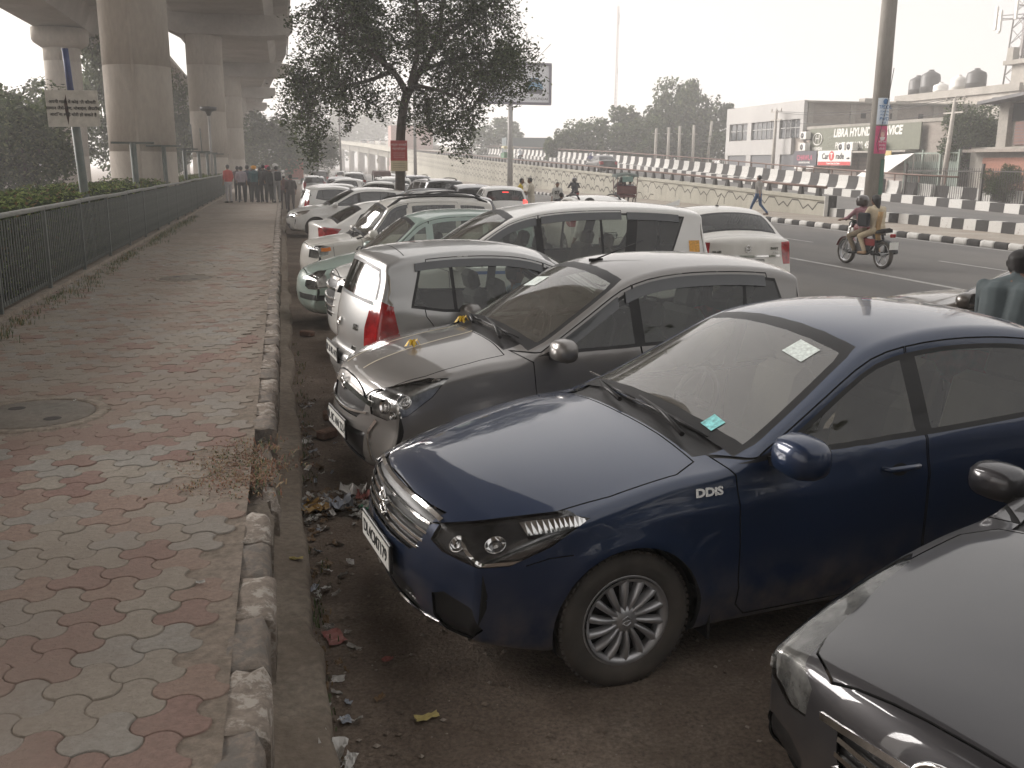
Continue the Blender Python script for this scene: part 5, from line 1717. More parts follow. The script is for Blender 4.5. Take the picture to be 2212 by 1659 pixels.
PT_SILVER = paint('silver', (.36, .36, .355), .7, .12)
PT_WHITE = paint('white', (.72, .71, .68), 0, .10)
PT_WHITED = paint('dusty_white', (.66, .64, .59), 0, .22)
PT_SAGE = paint('sage', (.27, .36, .32), .15, .16)
PT_CORNER = paint('dark_plum_grey', (.034, .033, .037), .5, .03)
PT_BLACK = paint('black', (.018, .018, .020), .2, .15)
PT_BROWN = paint('bronze_dark', (.055, .048, .042), .5, .18)
PT_DGREY = paint('dark_grey', (.06, .065, .075), .4, .15)


# shapes are cut once here, then placed below
for _k, _s, _n, _N in (('sedan', SEDAN, True, 110), ('corner', CORNER, True, 100), ('celerio', CELERIO, True, 96), ('i10', I10, True, 96), ('mpv', MPV, True, 96), ('santro', SANTRO, True, 96), ('wagon', WAGON, True, 96),
        ('sedan_far', dict(SEDAN), False, 80), ('cross', CROSS, False, 70), ('crossw', CROSSW, False, 70), ('baleno', BALENO, False, 80), ('eon', EON, False, 70), ('dzire', DZIRE, False, 84), ('suv', SUV, False, 72)):
    make_car(_k, _s, _n, _N)
_lit = dict(I10, tail=dict(I10['tail'], m=M_REDLIT), lit=True, gbk=G_SIDE, cabin=True)
make_car('i10lit', _lit, False, 72)
# ================================================================ setting
def pos_mat(name, cols, scale=1.5, rough=.92, bump=.4, bscale=25., fine=.25, fscale=18., spec=.25, stretch=(1, 1, 1), dirt=None, dscale=.6, dfac=.5, thr=(.35, .65)):
    """weathered surface coloured by world-position noise"""
    if name in _M: return _M[name]
    m = bpy.data.materials.new(name); m.use_nodes = True
    t = m.node_tree; b = t.nodes['Principled BSDF']; L = t.links
    b.inputs['Roughness'].default_value = rough
    b.inputs['Specular IOR Level'].default_value = spec
    g = t.nodes.new('ShaderNodeNewGeometry')
    mp = t.nodes.new('ShaderNodeMapping'); mp.inputs['Scale'].default_value = stretch
    L.new(g.outputs['Position'], mp.inputs[0])
    def noise(sc, det=6):
        n = t.nodes.new('ShaderNodeTexNoise'); n.inputs['Scale'].default_value = sc; n.inputs['Detail'].default_value = det; n.inputs['Roughness'].default_value = .62
        L.new(mp.outputs[0], n.inputs['Vector']); return n.outputs['Fac']
    r = t.nodes.new('ShaderNodeValToRGB'); e = r.color_ramp.elements
    e[0].position = thr[0]; e[1].position = thr[1]
    for k in range(len(cols)-2): e.new(thr[0]+(thr[1]-thr[0])*(k+1)/(len(cols)-1))
    for k, c in enumerate(cols): e[k].color = (*c, 1)
    L.new(noise(scale), r.inputs[0])
    mx = t.nodes.new('ShaderNodeMixRGB'); mx.blend_type = 'MULTIPLY'; mx.inputs[0].default_value = 1
    r2 = t.nodes.new('ShaderNodeMapRange'); r2.inputs[1].default_value = .3; r2.inputs[2].default_value = .7; r2.inputs[3].default_value = 1-fine; r2.inputs[4].default_value = 1+fine
    fn = noise(fscale, 8)
    L.new(fn, r2.inputs[0])
    L.new(r.outputs[0], mx.inputs[1]); L.new(r2.outputs[0], mx.inputs[2])
    out = mx.outputs[0]
    if dirt:
        m2 = t.nodes.new('ShaderNodeMixRGB'); m2.inputs[2].default_value = (*dirt, 1)
        r3 = t.nodes.new('ShaderNodeMapRange'); r3.inputs[1].default_value = .38; r3.inputs[2].default_value = .66; r3.inputs[3].default_value = 0; r3.inputs[4].default_value = dfac
        L.new(noise(dscale, 8), r3.inputs[0]); L.new(r3.outputs[0], m2.inputs[0]); L.new(out, m2.inputs[1])
        out = m2.outputs[0]
    L.new(out, b.inputs['Base Color'])
    if bump:
        bp = t.nodes.new('ShaderNodeBump'); bp.inputs['Strength'].default_value = bump; bp.inputs['Distance'].default_value = .02
        L.new(noise(bscale, 8), bp.inputs['Height']); L.new(bp.outputs[0], b.inputs['Normal'])
    _M[name] = m
    return m

def paint_chip(name, col, under, amount=.5, scale=14.):
    """paint worn away in flakes over bare concrete"""
    if name in _M: return _M[name]
    m = pos_mat(name, [tuple(c*.85 for c in under), under], 3, .9, .6, 40, .25, 30)
    t = m.node_tree; L = t.links; b = t.nodes['Principled BSDF']
    src = b.inputs['Base Color'].links[0].from_socket
    g = t.nodes.new('ShaderNodeNewGeometry')
    n = t.nodes.new('ShaderNodeTexNoise'); n.inputs['Scale'].default_value = scale; n.inputs['Detail'].default_value = 10; n.inputs['Roughness'].default_value = .7
    L.new(g.outputs['Position'], n.inputs['Vector'])
    r = t.nodes.new('ShaderNodeMapRange'); r.inputs[1].default_value = amount-.03; r.inputs[2].default_value = amount+.05
    L.new(n.outputs['Fac'], r.inputs[0])
    mx = t.nodes.new('ShaderNodeMixRGB'); mx.inputs[2].default_value = (*col, 1)
    L.new(r.outputs[0], mx.inputs[0]); L.new(src, mx.inputs[1]); L.new(mx.outputs[0], b.inputs['Base Color'])
    return m

C_DIRT = pos_mat('dirt', [(.135, .105, .082), (.18, .142, .112), (.225, .183, .146)], 1.1, .95, 1., 45, .42, 55, dirt=(.10, .072, .052), dscale=2.7, dfac=.55)
C_ASPH = pos_mat('asphalt', [(.118, .113, .109), (.142, .136, .131)], .5, .85, .35, 90, .18, 70, stretch=(1, .35, 1), dirt=(.19, .175, .155), dscale=.25, dfac=.5)
C_CONC = pos_mat('pier_concrete', [(.36, .32, .275), (.43, .385, .335)], .5, .9, .25, 12, .12, 9, stretch=(1, 1, .35), dirt=(.28, .24, .20), dscale=.8, dfac=.45)
C_CONC2 = pos_mat('deck_concrete', [(.32, .295, .265), (.40, .37, .335)], .35, .9, .2, 8, .10, 7, dirt=(.23, .205, .18), dscale=.5, dfac=.5)
C_WALL = pos_mat('ramp_wall', [(.36, .345, .29), (.43, .41, .35)], .25, .9, .15, 6, .10, 3, stretch=(1, 1, .4), dirt=(.24, .22, .18), dscale=.3, dfac=.35)
C_JOINT = mat('joint_dark', (.065, .058, .05), .9, var=.2)
C_KW = paint_chip('kerb_white', (.44, .395, .345), (.28, .235, .195), .53)
C_KD = paint_chip('kerb_dark', (.185, .165, .145), (.25, .21, .175), .50)
C_KW2 = paint_chip('kerb_white_fresh', (.54, .525, .495), (.34, .30, .26), .36, 9)
C_KD2 = paint_chip('kerb_black_fresh', (.055, .052, .050), (.2, .18, .16), .33, 9)
C_KBARE = pos_mat('kerb_bare', [(.21, .175, .14), (.28, .24, .195)], 5, .95, .8, 30, .3, 22)
C_PAVB = pos_mat('pavement_bed', [(.20, .165, .13), (.255, .21, .172)], 1.2, .95, .6, 30, .3, 25)
C_PAVF = pos_mat('pavement_far', [(.235, .20, .165), (.275, .235, .195), (.255, .21, .172)], .9, .95, .5, 14, .22, 6, dirt=(.20, .16, .13), dscale=.5, dfac=.5)
PAV = [pos_mat('paver_buff', [(.265, .235, .195), (.305, .27, .225)], 3, .93, .5, 60, .16, 40, dirt=(.25, .205, .168), dscale=.8, dfac=.75),
       pos_mat('paver_grey', [(.26, .24, .21), (.295, .275, .245)], 3, .93, .5, 60, .16, 40, dirt=(.25, .205, .168), dscale=.8, dfac=.75),
       pos_mat('paver_red', [(.225, .145, .122), (.255, .172, .145)], 3, .93, .5, 60, .18, 40, dirt=(.25, .195, .16), dscale=.9, dfac=.75),
       pos_mat('paver_faded', [(.255, .18, .145), (.28, .205, .168)], 3, .93, .5, 60, .18, 40, dirt=(.25, .205, .168), dscale=.9, dfac=.75)]
C_FENCE = mat('fence_green', (.085, .105, .10), .55, .1, var=.25, scale=6, dust=.22)
C_FENCET = mat('fence_top_grey', (.15, .165, .155), .6, .1, var=.2, scale=5, dust=.3)
C_LINE = pos_mat('road_paint', [(.30, .29, .275), (.42, .41, .39)], 2.5, .8, .2, 60, .2, 30)
C_MEDIAN = pos_mat('median_concrete', [(.27, .24, .205), (.35, .315, .27)], .8, .95, .4, 20, .2, 12, dirt=(.24, .19, .15), dscale=.5, dfac=.5)

def sheet(name, x0, x1, y0, y1, z, m, nx=1, ny=1, disp=None, kind='structure'):
    xs = np.linspace(x0, x1, nx+1); ys = np.linspace(y0, y1, ny+1)
    v = [(x, y, z+(disp(x, y) if disp else 0)) for y in ys for x in xs]
    f = [(j*(nx+1)+i, j*(nx+1)+i+1, (j+1)*(nx+1)+i+1, (j+1)*(nx+1)+i) for j in range(ny) for i in range(nx)]
    me = new_mesh(name, v, f, [m], smooth=True)
    o = link(name, me)
    if kind: o['kind'] = kind
    return o

from mathutils import noise as mnoise
def nz(x, y, s=1., seed=0.):
    return mnoise.noise(Vector((x*s+seed, y*s, seed*.37)))

def ground():
    sheet('ground', -440, 440, -255, 915, -.03, C_DIRT)
    def dd(x, y):
        return .012+.012*nz(x, y, 1.3)+.010*nz(x, y, 4.1, 3)+.006*nz(x, y, 11, 9)+.004*nz(x, y, 27, 5)
    sheet('dirt_verge', -.10, 5.6, -3, 14, 0., C_DIRT, 150, 420, dd)
    sheet('dirt_shoulder', -.10, 5.6, 14.0, 110, 0., C_DIRT, 8, 120, lambda x, y: .006+.008*nz(x, y, .8))
    sheet('road', 5.5, 19.3, -60, 520, .016, C_ASPH, 1, 1)
    # painted lines
    mk_ = []
    o = sheet('lane_line', 12.02, 12.17, -20, 200, .021, C_LINE)
    for y in np.arange(8, 110, 9.):
        sheet('lane_line', 15.25, 15.36, y, y+3.2, .021, C_LINE)
    sheet('lane_line', 18.98, 19.10, -10, 160, .021, C_LINE)
    sheet('service_road', 34.3, 45.8, -20, 260, .012, C_ASPH)

def kerb_block(L, w, h, rnd=.035, seed=0, rough=.004):
    """one cast kerb stone: rounded top edges, chipped by noise; length along Y, origin at base centre"""
    prof = [(-w/2, 0), (-w/2, h*.5), (-w/2, h-rnd), (-w/2+rnd*.35, h-rnd*.3), (-w/2+rnd, h), (0, h+.002), (w/2-rnd, h), (w/2-rnd*.35, h-rnd*.3), (w/2, h-rnd), (w/2, h*.5), (w/2, 0)]
    mb = MB(); rings = []
    n = 5
    for i in range(n+1):
        y = -L/2+L*i/n
        e = .003 if i in (0, n) else 0
        ring = []
        for x, z in prof:
            k = rough*(1+3*(z > h*.7))
            ring.append((x*(1-e*2)+k*nz(x*9+seed, y*9, 3), y, z*(1-e)+k*nz(x*7, y*11+seed, 4)))
        rings.append(ring)
    mb.loft(rings, 0, True, True)
    return mb.mesh('kerb_stone', [C_KW])

def hexpaver():
    """three-lobed interlocking paver: hexagon whose edges bulge out and in by turns"""
    s = .122                 # circumradius
    pts = []
    for k in range(6):
        a0 = R_(30+60*k); a1 = R_(90+60*k)
        p0 = np.array([math.cos(a0), math.sin(a0)])*s; p1 = np.array([math.cos(a1), math.sin(a1)])*s
        mid = (p0+p1)/2; nrm = mid/np.linalg.norm(mid)
        sg = 1 if k % 2 == 0 else -1
        for i in range(6):
            t = i/6
            w = math.sin(PI*t)
            w = w if w > 0 else 0
            pts.append(tuple(p0*(1-t)+p1*t+nrm*sg*.034*w**.8))
    return pts

def pavement():
    base = sheet('pavement', -3.45, -.285, -6, 90, .437, C_PAVF, 12, 200, lambda x, y: (.010 if y > 23 else 0)+.004*nz(x, y, .9))
    bed = sheet('pavement_bed', -3.45, -.258, 1.2, 22.5, .4490, C_PAVB, 40, 300, lambda x, y: .0035*nz(x, y, 2.)+.002*nz(x, y, 9.))
    bed.parent = base
    poly = hexpaver()
    A = .122*math.sqrt(3)
    rot = R_(18)
    cr, sr = math.cos(rot), math.sin(rot)
    # one shared mesh per material
    def pmesh(m):
        mb = MB(); q = inset(poly, .0018); q2 = inset(poly, .0055)
        n = len(q)
        mb.loft([[(u, v, -.03) for u, v in q], [(u, v, .0055) for u, v in q], [(u, v, .0085) for u, v in q2]], 0, True)
        mb.v.append((0, 0, .0085)); c = len(mb.v)-1
        for i in range(n): mb.f.append((2*n+i, 2*n+(i+1) % n, c)); mb.m.append(0); mb.sm.append(False)
        return mb.mesh('paver', [m])
    PM = [pmesh(m) for m in PAV]
    F = Vector((math.sin(YAW)*math.cos(PITCH), math.cos(YAW)*math.cos(PITCH), -math.sin(PITCH)))
    Rt = Vector((math.cos(YAW), -math.sin(YAW), 0)); U = Rt.cross(F)
    cells = []
    for i in range(-120, 121):
        for j in range(-120, 121):
            u = A*(i+j*.5); v = A*j*math.sqrt(3)/2
            x = u*cr-v*sr-1.7; y = u*sr+v*cr+11
            if not (-3.16 < x < -.36 and 1.3 < y < 22.3): continue
            if math.hypot(x+1.8, y-7.2) < .53 or math.hypot(x+1.55, y-15.7) < .5: continue   # manhole covers
            if x > -.66 and 5.1 < y < 6.2 and nz(x*3, y*3, 1., 4) > -.25: continue            # broken-out corner by the weeds
            d = Vector((x, y, .45-CZ)); zc = d.dot(F)
            px = d.dot(Rt)/zc*FPX; py = d.dot(U)/zc*FPX
            vis = abs(px) < 1106+60 and abs(py) < 830+60
            cl = nz(x, y, .55, 2)+.5*nz(x, y, 1.7, 8)+(.28 if y < 7.5 else 0)-(.10 if x > -1.0 else 0)
            r = random.random()
            mi = 2 if r < .09+.42*max(0, cl) else (3 if r < .24+.5*max(0, cl) else (0 if r < .78 else 1))
            if y > 9 and mi == 2 and random.random() < .75: mi = 3
            if y > 12 and mi == 3 and random.random() < .5: mi = 0
            cells.append((not vis, y, x, mi))
    cells.sort()
    rest = MB()
    for k, (iv, y, x, mi) in enumerate(cells):
        z = .4465+random.uniform(-.003, .003)+.006*nz(x, y, .8, 6)
        tx, ty = random.gauss(0, .009), random.gauss(0, .009)
        M = Matrix.Translation((x, y, z)) @ Matrix.Rotation(tx, 4, 'X') @ Matrix.Rotation(ty, 4, 'Y') @ Matrix.Rotation(rot+random.gauss(0, .012), 4, 'Z')
        if k < 300:
            o = link('paver', PM[mi], base); o.matrix_local = M
        else:
            me = PM[mi]; b = len(rest.v)
            rest.v += [tuple(M @ v.co) for v in me.vertices]
            for p in me.polygons:
                rest.f.append(tuple(i+b for i in p.vertices)); rest.m.append(mi); rest.sm.append(False)
    rest.build('paver_field', PAV, base, kind='stuff')

def manhole(x, y, r, label):
    t = thing('manhole_cover', label, 'manhole cover', (x, y, .4575))
    mb = MB()
    prof = [(0, .004), (r*.3, .0045), (r*.96, .003), (r, -.004), (r, -.03)]
    mb.lathe(prof, 48)
    mb.build('lid', pos_mat('manhole_lid', [(.15, .14, .12), (.20, .185, .16)], 3, .9, .4, 40, .2, 20, dirt=(.17, .13, .1), dscale=1.2, dfac=.5), t)
    rg = MB(); rg.lathe([(r+.012, -.03), (r+.012, .001), (r+.085, .001), (r+.095, -.012), (r+.095, -.03)], 48)
    rg.build('frame_ring', C_KBARE, t)
    for a, d in ((2.3, .55), (-.85, .6)):
        h = MB(); h.lathe([(0, .0048), (.03, .0062), (.05, .0062), (.06, .0046)], 16, c=(r*d*math.cos(a), r*d*math.sin(a), 0))
        h.build('lifting_hole', mat('hole_dark', (.05, .045, .04), .9), t)

def kerbs():
    K = bpy.data.objects.new('kerb', None); COL.objects.link(K); K['kind'] = 'structure'
    meshes = [kerb_block(.403, .172, .36, .034, s, .006) for s in (0, 7, 13, 21)]
    low = [kerb_block(.395, .165, .30, .06, s, .016) for s in (3, 9)]
    i = 0; y = 1.4
    while y < 62:
        near = y < 7.2
        broken = 5.0 < y < 6.3
        me = random.choice(low if broken else meshes)
        o = link('kerb_stone', me, K, (-.205+random.gauss(0, .006 if not near else .012), y, .085+random.gauss(0, .004)-(.03 if broken else 0)))
        o.rotation_euler = (random.gauss(0, .006), random.gauss(0, .012 if not near else .03), random.gauss(0, .012))
        o.material_slots[0].link = 'OBJECT'
        o.material_slots[0].material = C_KBARE if broken and i % 2 else (C_KW if i % 2 == 0 else C_KD)
        y += .405; i += 1
    # bare stones far along
    sheet('kerb_far', -.29, -.12, 62, 110, .44, C_KW)
    # gutter ledge below the kerb, broken along its edge
    def gd(x, y): return .03*nz(x*2, y, 1.4, 3)+.012*nz(x*3, y*3, 2., 5)
    v = []; f = []
    n = 240
    for k in range(n+1):
        yy = 1.0+k*(40-1.0)/n
        e = .035+.05*nz(0, yy, 1.1, 2)+.02*nz(0, yy, 5, 2)+(.045 if yy < 4 else -.02 if yy > 8 else 0.)
        zz = .135+.03*nz(0, yy, .7, 1)
        for x, z in ((-.16, zz+.02), (-.10, zz+.012*nz(1, yy, 6)), (e-.02, zz-.008+.012*nz(2, yy, 6)), (e, zz-.03), (e+.006, .0)):
            v.append((x, yy, z))
    for k in range(n):
        for j in range(4): f.append((k*5+j, k*5+j+1, k*5+j+6, k*5+j+5))
    o = link('gutter', new_mesh('gutter', v, f, [pos_mat('gutter_concrete', [(.20, .165, .13), (.27, .23, .185)], 2.2, .95, .8, 30, .3, 22, dirt=(.16, .125, .095), dscale=2, dfac=.6)], smooth=True)); o['kind'] = 'structure'

def fence():
    t = thing('railing_fence', 'long dark green barred fence along the left of the pavement', 'fence', (-3.2, 0, .45))
    y0, y1 = 7.0, 62.0
    bar = MB(); bar.box((0, 0, .60), (.012, .026, .98)); bm_ = bar.mesh('bar', [C_FENCE])
    ys = np.arange(y0, y1, .115)
    stuff = MB()
    cnt = 0
    for y in ys:
        lean = random.gauss(0, .006)
        if y > 9.0 and cnt < 300:
            o = link('bar', bm_, t, (0, float(y), 0)); o.rotation_euler = (lean, 0, 0); cnt += 1
        else: stuff.box((0, float(y), .60), (.012, .026, .98))
    stuff.build('bars_beyond', C_FENCE, t, kind='stuff')
    post = MB(); post.box((0, 0, .58), (.05, .05, 1.16)); pm = post.mesh('post', [C_FENCE])
    rail = MB(); rail.box((0, 0, 0), (.075, 2.44, .055), bev=.012); rm = rail.mesh('top_rail', [C_FENCET])
    low = MB(); low.box((0, 0, 0), (.03, 2.44, .04)); lm = low.mesh('bottom_rail', [C_FENCE])
    for y in np.arange(y0, y1, 2.45):
        link('post', pm, t, (.0, float(y), 0))
        link('top_rail', rm, t, (0, float(y)+1.225, 1.15+random.gauss(0, .006)))
        link('bottom_rail', lm, t, (-.022, float(y)+1.225, .13))
    plinth = MB(); plinth.box((-.02, (y0+y1)/2, .02), (.16, y1-y0, .07)); plinth.build('plinth', C_KBARE, t)

def leaf_cloud(mb, pts, size, rng, mi=(0, 1, 2), aspect=.5, flat=.35, droop=0.):
    """one folded leaf at each point"""
    for p in pts:
        a = rng.uniform(0, 2*PI); tilt = rng.uniform(-1.1, 1.1)*(1-flat)-droop
        s = size*rng.uniform(.65, 1.3)
        d = Vector((math.cos(a)*math.cos(tilt), math.sin(a)*math.cos(tilt), math.sin(tilt)))
        e = d.cross(Vector((rng.gauss(0, .6), rng.gauss(0, .6), 1))).normalized()*s*aspect*.5
        n = d.cross(e).normalized()*s*.12
        p = Vector(p)
        b = len(mb.v)
        mb.v += [tuple(p-d*s*.5), tuple(p+e+n), tuple(p+d*s*.5), tuple(p-e+n)]
        k = mi[rng.randrange(len(mi))]
        mb.f += [(b, b+1, b+2), (b, b+2, b+3)]; mb.m += [k, k]; mb.sm += [False, False]

LEAF = [leaf_mat('leaf_dark', (.050, .066, .034)), leaf_mat('leaf_mid', (.075, .098, .046)), leaf_mat('leaf_light', (.115, .138, .066))]
HLEAF = [leaf_mat('hedge_dark', (.034, .050, .020), .3), leaf_mat('hedge_mid', (.080, .110, .034), .3), leaf_mat('hedge_light', (.15, .185, .06), .3), leaf_mat('hedge_dry', (.14, .095, .05), .2)]
BARK = mat('bark', (.055, .042, .033), .95, var=.35, scale=6, bump=.8, bscale=18)

def hedge():
    rng = random.Random(5)
    mb = MB()
    def top(y): return 1.72+.12*nz(0, y, .6, 3)+.08*nz(2, y, 2.1, 6)+(-.10 if y > 30 else 0)
    pts = []
    for _ in range(17000):
        y = 7+56*rng.random()**1.7
        w = rng.random()
        zt = top(y)
        if rng.random() < .6: x = -3.42-1.5*rng.random(); z = zt-.05*rng.random()-.05*abs(nz(x, y, 3))
        else: x = -3.36-.10*rng.random(); z = .5+(zt-.5)*rng.random()
        pts.append((x, y, z))
    leaf_cloud(mb, pts, .085, rng, (0, 0, 1, 1, 1, 2, 2, 3), .55, .25)
    core = MB()
    n = 80; rings = []
    for i in range(n+1):
        y = 7+56*i/n; zt = top(y)-.09
        rings.append([(-5.0, y, .4), (-5.0, y, zt), (-3.55, y, zt), (-3.45, y, zt-.1), (-3.45, y, .4)])
    mb.loft(rings, 0, True, True)
    o = mb.build('hedge', HLEAF); tag(o, 'clipped green hedge behind the barred fence', 'hedge', kind='stuff')

def weeds():
    rng = random.Random(11)
    GM = [mat('grass_green', (.075, .105, .035), .7, var=.3), mat('grass_dry', (.27, .19, .10), .8, var=.3), mat('grass_red', (.23, .11, .07), .8, var=.3)]
    def tuft(mb, x, y, z, n, h, mis, spread, lk=1.):
        for _ in range(n):
            px = x+rng.gauss(0, spread); py = y+rng.gauss(0, spread); a = rng.uniform(0, 2*PI); hh = h*rng.uniform(.4, 1.2); l = rng.uniform(.2, .9)*hh*lk
            d = Vector((math.cos(a), math.sin(a), 0)); e = Vector((-d.y, d.x, 0))*.0035
            p = Vector((px, py, z)); q = p+d*l*.4+Vector((0, 0, hh*.7)); r = p+d*l+Vector((0, 0, hh*.75))
            b = len(mb.v); mb.v += [tuple(p-e), tuple(p+e), tuple(q+e*.8), tuple(q-e*.8), tuple(r)]
            mi = mis[rng.randrange(len(mis))]
            mb.f += [(b, b+1, b+2, b+3), (b+3, b+2, b+4)]; mb.m += [mi, mi]; mb.sm += [False, False]
    mb = MB()
    y = 8.2
    while y < 34:
        d = .5+.5*nz(0, y, .45, 7)
        for _ in range(int(2+7*d*(1.6 if y < 14 else 1))):
            tuft(mb, -3.02+abs(rng.gauss(0, .13))*(1.3 if y < 15 else 1), y+rng.uniform(0, .4), .45, 8, .07+.05*d, (0, 0, 0, 1), .045)
        y += .4
    tag(mb.build('verge_grass', GM), 'scruffy grass growing along the foot of the barred fence', 'grass', kind='stuff')
    mb = MB()
    for _ in range(300):
        tuft(mb, -.36+rng.gauss(0, .14), 5.65+rng.gauss(0, .25), .437, 9, .028, (1, 1, 2, 2, 2, 0), .035, 2.2)
    tag(mb.build('dry_weeds', GM), 'dry reddish weeds growing from the broken kerb', 'weeds', kind='stuff')
    mb = MB()
    for _ in range(60):
        tuft(mb, .06+abs(rng.gauss(0, .03)), rng.uniform(2.4, 12), .02, 7, .05, (0, 0, 1), .03)
    tag(mb.build('gutter_weeds', GM), 'small green weeds along the gutter', 'weeds', kind='stuff')

def litter():
    rng = random.Random(21)
    cols = [('paper_white', (.55, .53, .50)), ('paper_grey', (.33, .31, .28)), ('wrap_red', (.25, .075, .06)), ('wrap_amber', (.33, .20, .06)), ('wrap_blue', (.32, .34, .38)), ('leaf_litter', (.16, .10, .05)), ('wrap_green', (.05, .25, .14)), ('wrap_yellow', (.42, .34, .12))]
    ML = [mat('litter_'+n, c, .55, var=.2, scale=20) for n, c in cols]
    def scrap(w, h, crump, seed):
        r = random.Random(seed); n = 5
        v = []
        for j in range(n+1):
            for i in range(n+1):
                v.append(((i/n-.5)*w+r.gauss(0, w*.03), (j/n-.5)*h+r.gauss(0, h*.03), abs(r.gauss(0, crump))+crump*1.2*((i/n-.5)**2+(j/n-.5)**2)*2))
        f = [(j*(n+1)+i, j*(n+1)+i+1, (j+1)*(n+1)+i+1, (j+1)*(n+1)+i) for j in range(n) for i in range(n)]
        return v, f
    def one(name, label, x, y, z, w, h, mi, crump=.012, rz=None, group=None):
        v, f = scrap(w, h, crump, rng.random())
        o = link(name, new_mesh(name, v, f, [ML[mi]]), None, (x, y, z), rng.uniform(0, 6) if rz is None else rz)
        return tag(o, label, 'litter', group)
    # the heap by the blue saloon's nose
    one('plastic_bag', 'crumpled amber plastic bag in the litter heap against the gutter', .10, 5.93, .03, .16, .20, 3, .03)
    one('plastic_bag', 'torn white plastic bag standing up in the litter heap', .36, 6.12, .03, .15, .15, 0, .05)
    one('plastic_bag', 'pale blue grey crumpled bag in the litter heap', .27, 5.92, .03, .14, .14, 4, .04)
    one('food_wrapper', 'small green wrapper in the litter heap by the number plate', .42, 5.85, .04, .08, .05, 6, .02)
    one('food_wrapper', 'dark red wrapper lying on the litter heap', .42, 6.02, .05, .10, .09, 2, .03)
    one('food_wrapper', 'flattened red wrapper on the dirt beside the gutter', .14, 4.21, .025, .085, .15, 2, .006, .25)
    one('food_wrapper', 'small red packet on the dirt ahead of the front tyre', .36, 3.95, .025, .05, .035, 2, .006)
    one('food_wrapper', 'white and yellow wrapper lying flat on the dirt at bottom centre', .47, 3.45, .025, .10, .04, 7, .006, .3)
    one('food_wrapper', 'yellow wrapper scrap lying on the gutter ledge', -.02, 4.9, .145, .03, .07, 7, .008)
    one('food_wrapper', 'yellow wrapper on the pavement near the fence', -2.62, 9.25, .462, .13, .07, 7, .012)
    one('paper_cup', 'crushed white paper cup at the bottom edge by the gutter', .09, 3.23, .03, .11, .09, 0, .04)
    pile = MB()
    for _ in range(330):
        a = rng.random()
        if a < .6: x = .03+.45*rng.random(); y = 6.0+rng.gauss(0, .14); z = .02+.05*rng.random()
        else: x = .06+abs(rng.gauss(0, .10)); y = rng.uniform(2.5, 9); z = .022
        w = rng.uniform(.015, .075); h = rng.uniform(.012, .05)
        v, f = scrap(w, h, .006, rng.random())
        M = Matrix.Translation((x, y, z)) @ Matrix.Rotation(rng.uniform(0, 6), 4, 'Z') @ Matrix.Rotation(rng.gauss(0, .35), 4, 'X') @ Matrix.Rotation(rng.gauss(0, .35), 4, 'Y')
        pile.add([M @ Vector(p) for p in v], f, rng.choice((0, 0, 1, 1, 1, 5, 5, 5, 4)))
    tag(pile.build('litter_scraps', ML), 'paper and leaf scraps strewn along the gutter', 'litter', kind='stuff')
    peb = MB()
    for _ in range(4200):
        x = .05+4.6*rng.random()**1.4; y = 1.6+9*rng.random()**1.3
        r = .003+.013*rng.random()**3
        c = Vector((x, y, .014+.012*nz(x, y, 1.3)+.010*nz(x, y, 4.1, 3)+r*.3))
        vs = [c+Vector((r*rng.uniform(.7, 1.4)*dx, r*rng.uniform(.7, 1.4)*dy, r*rng.uniform(.4, .8)*dz)) for dx, dy, dz in ((1, 0, 0), (-1, 0, 0), (0, 1, 0), (0, -1, 0), (0, 0, 1), (0, 0, -1))]
        peb.add(vs, [(0, 2, 4), (2, 1, 4), (1, 3, 4), (3, 0, 4), (2, 0, 5), (1, 2, 5), (3, 1, 5), (0, 3, 5)], rng.choice((0, 0, 1)))
    tag(peb.build('gravel', [mat('pebble', (.16, .125, .095), .9, var=.4), mat('pebble_pale', (.27, .23, .19), .9, var=.3)]), 'small stones scattered over the dirt', 'gravel', kind='stuff')
    for x, y, w, lab in ((.22, 12.6, .19, 'loose brown brick on the dirt beside the sage green hatchback'), (.30, 8.3, .12, 'broken half brick on the dirt near the graphite hatchback'), (.26, 7.7, .16, 'flat broken stone slab on the dirt in front of the graphite hatchback')):
        b = MB(); b.box((0, 0, .035), (w, .10, .07), bev=.012)
        tag(b.build('loose_brick', pos_mat('brick_loose', [(.16, .09, .065), (.23, .15, .11)], 8, .95, .6, 40), None, loc=(x, y, .015), rz=rng.uniform(0, 3)), lab, 'brick')
    pv = MB()
    for _ in range(70):
        x = rng.uniform(-3.0, -.4); y = rng.uniform(3, 20)
        v, f = scrap(rng.uniform(.01, .04), rng.uniform(.01, .03), .004, rng.random())
        M = Matrix.Translation((x, y, .4625)) @ Matrix.Rotation(rng.uniform(0, 6), 4, 'Z')
        pv.add([M @ Vector(p) for p in v], f, rng.choice((0, 1, 5, 5)))
    tag(pv.build('pavement_scraps', ML), 'small dry leaves and paper scraps on the pavement', 'litter', kind='stuff')

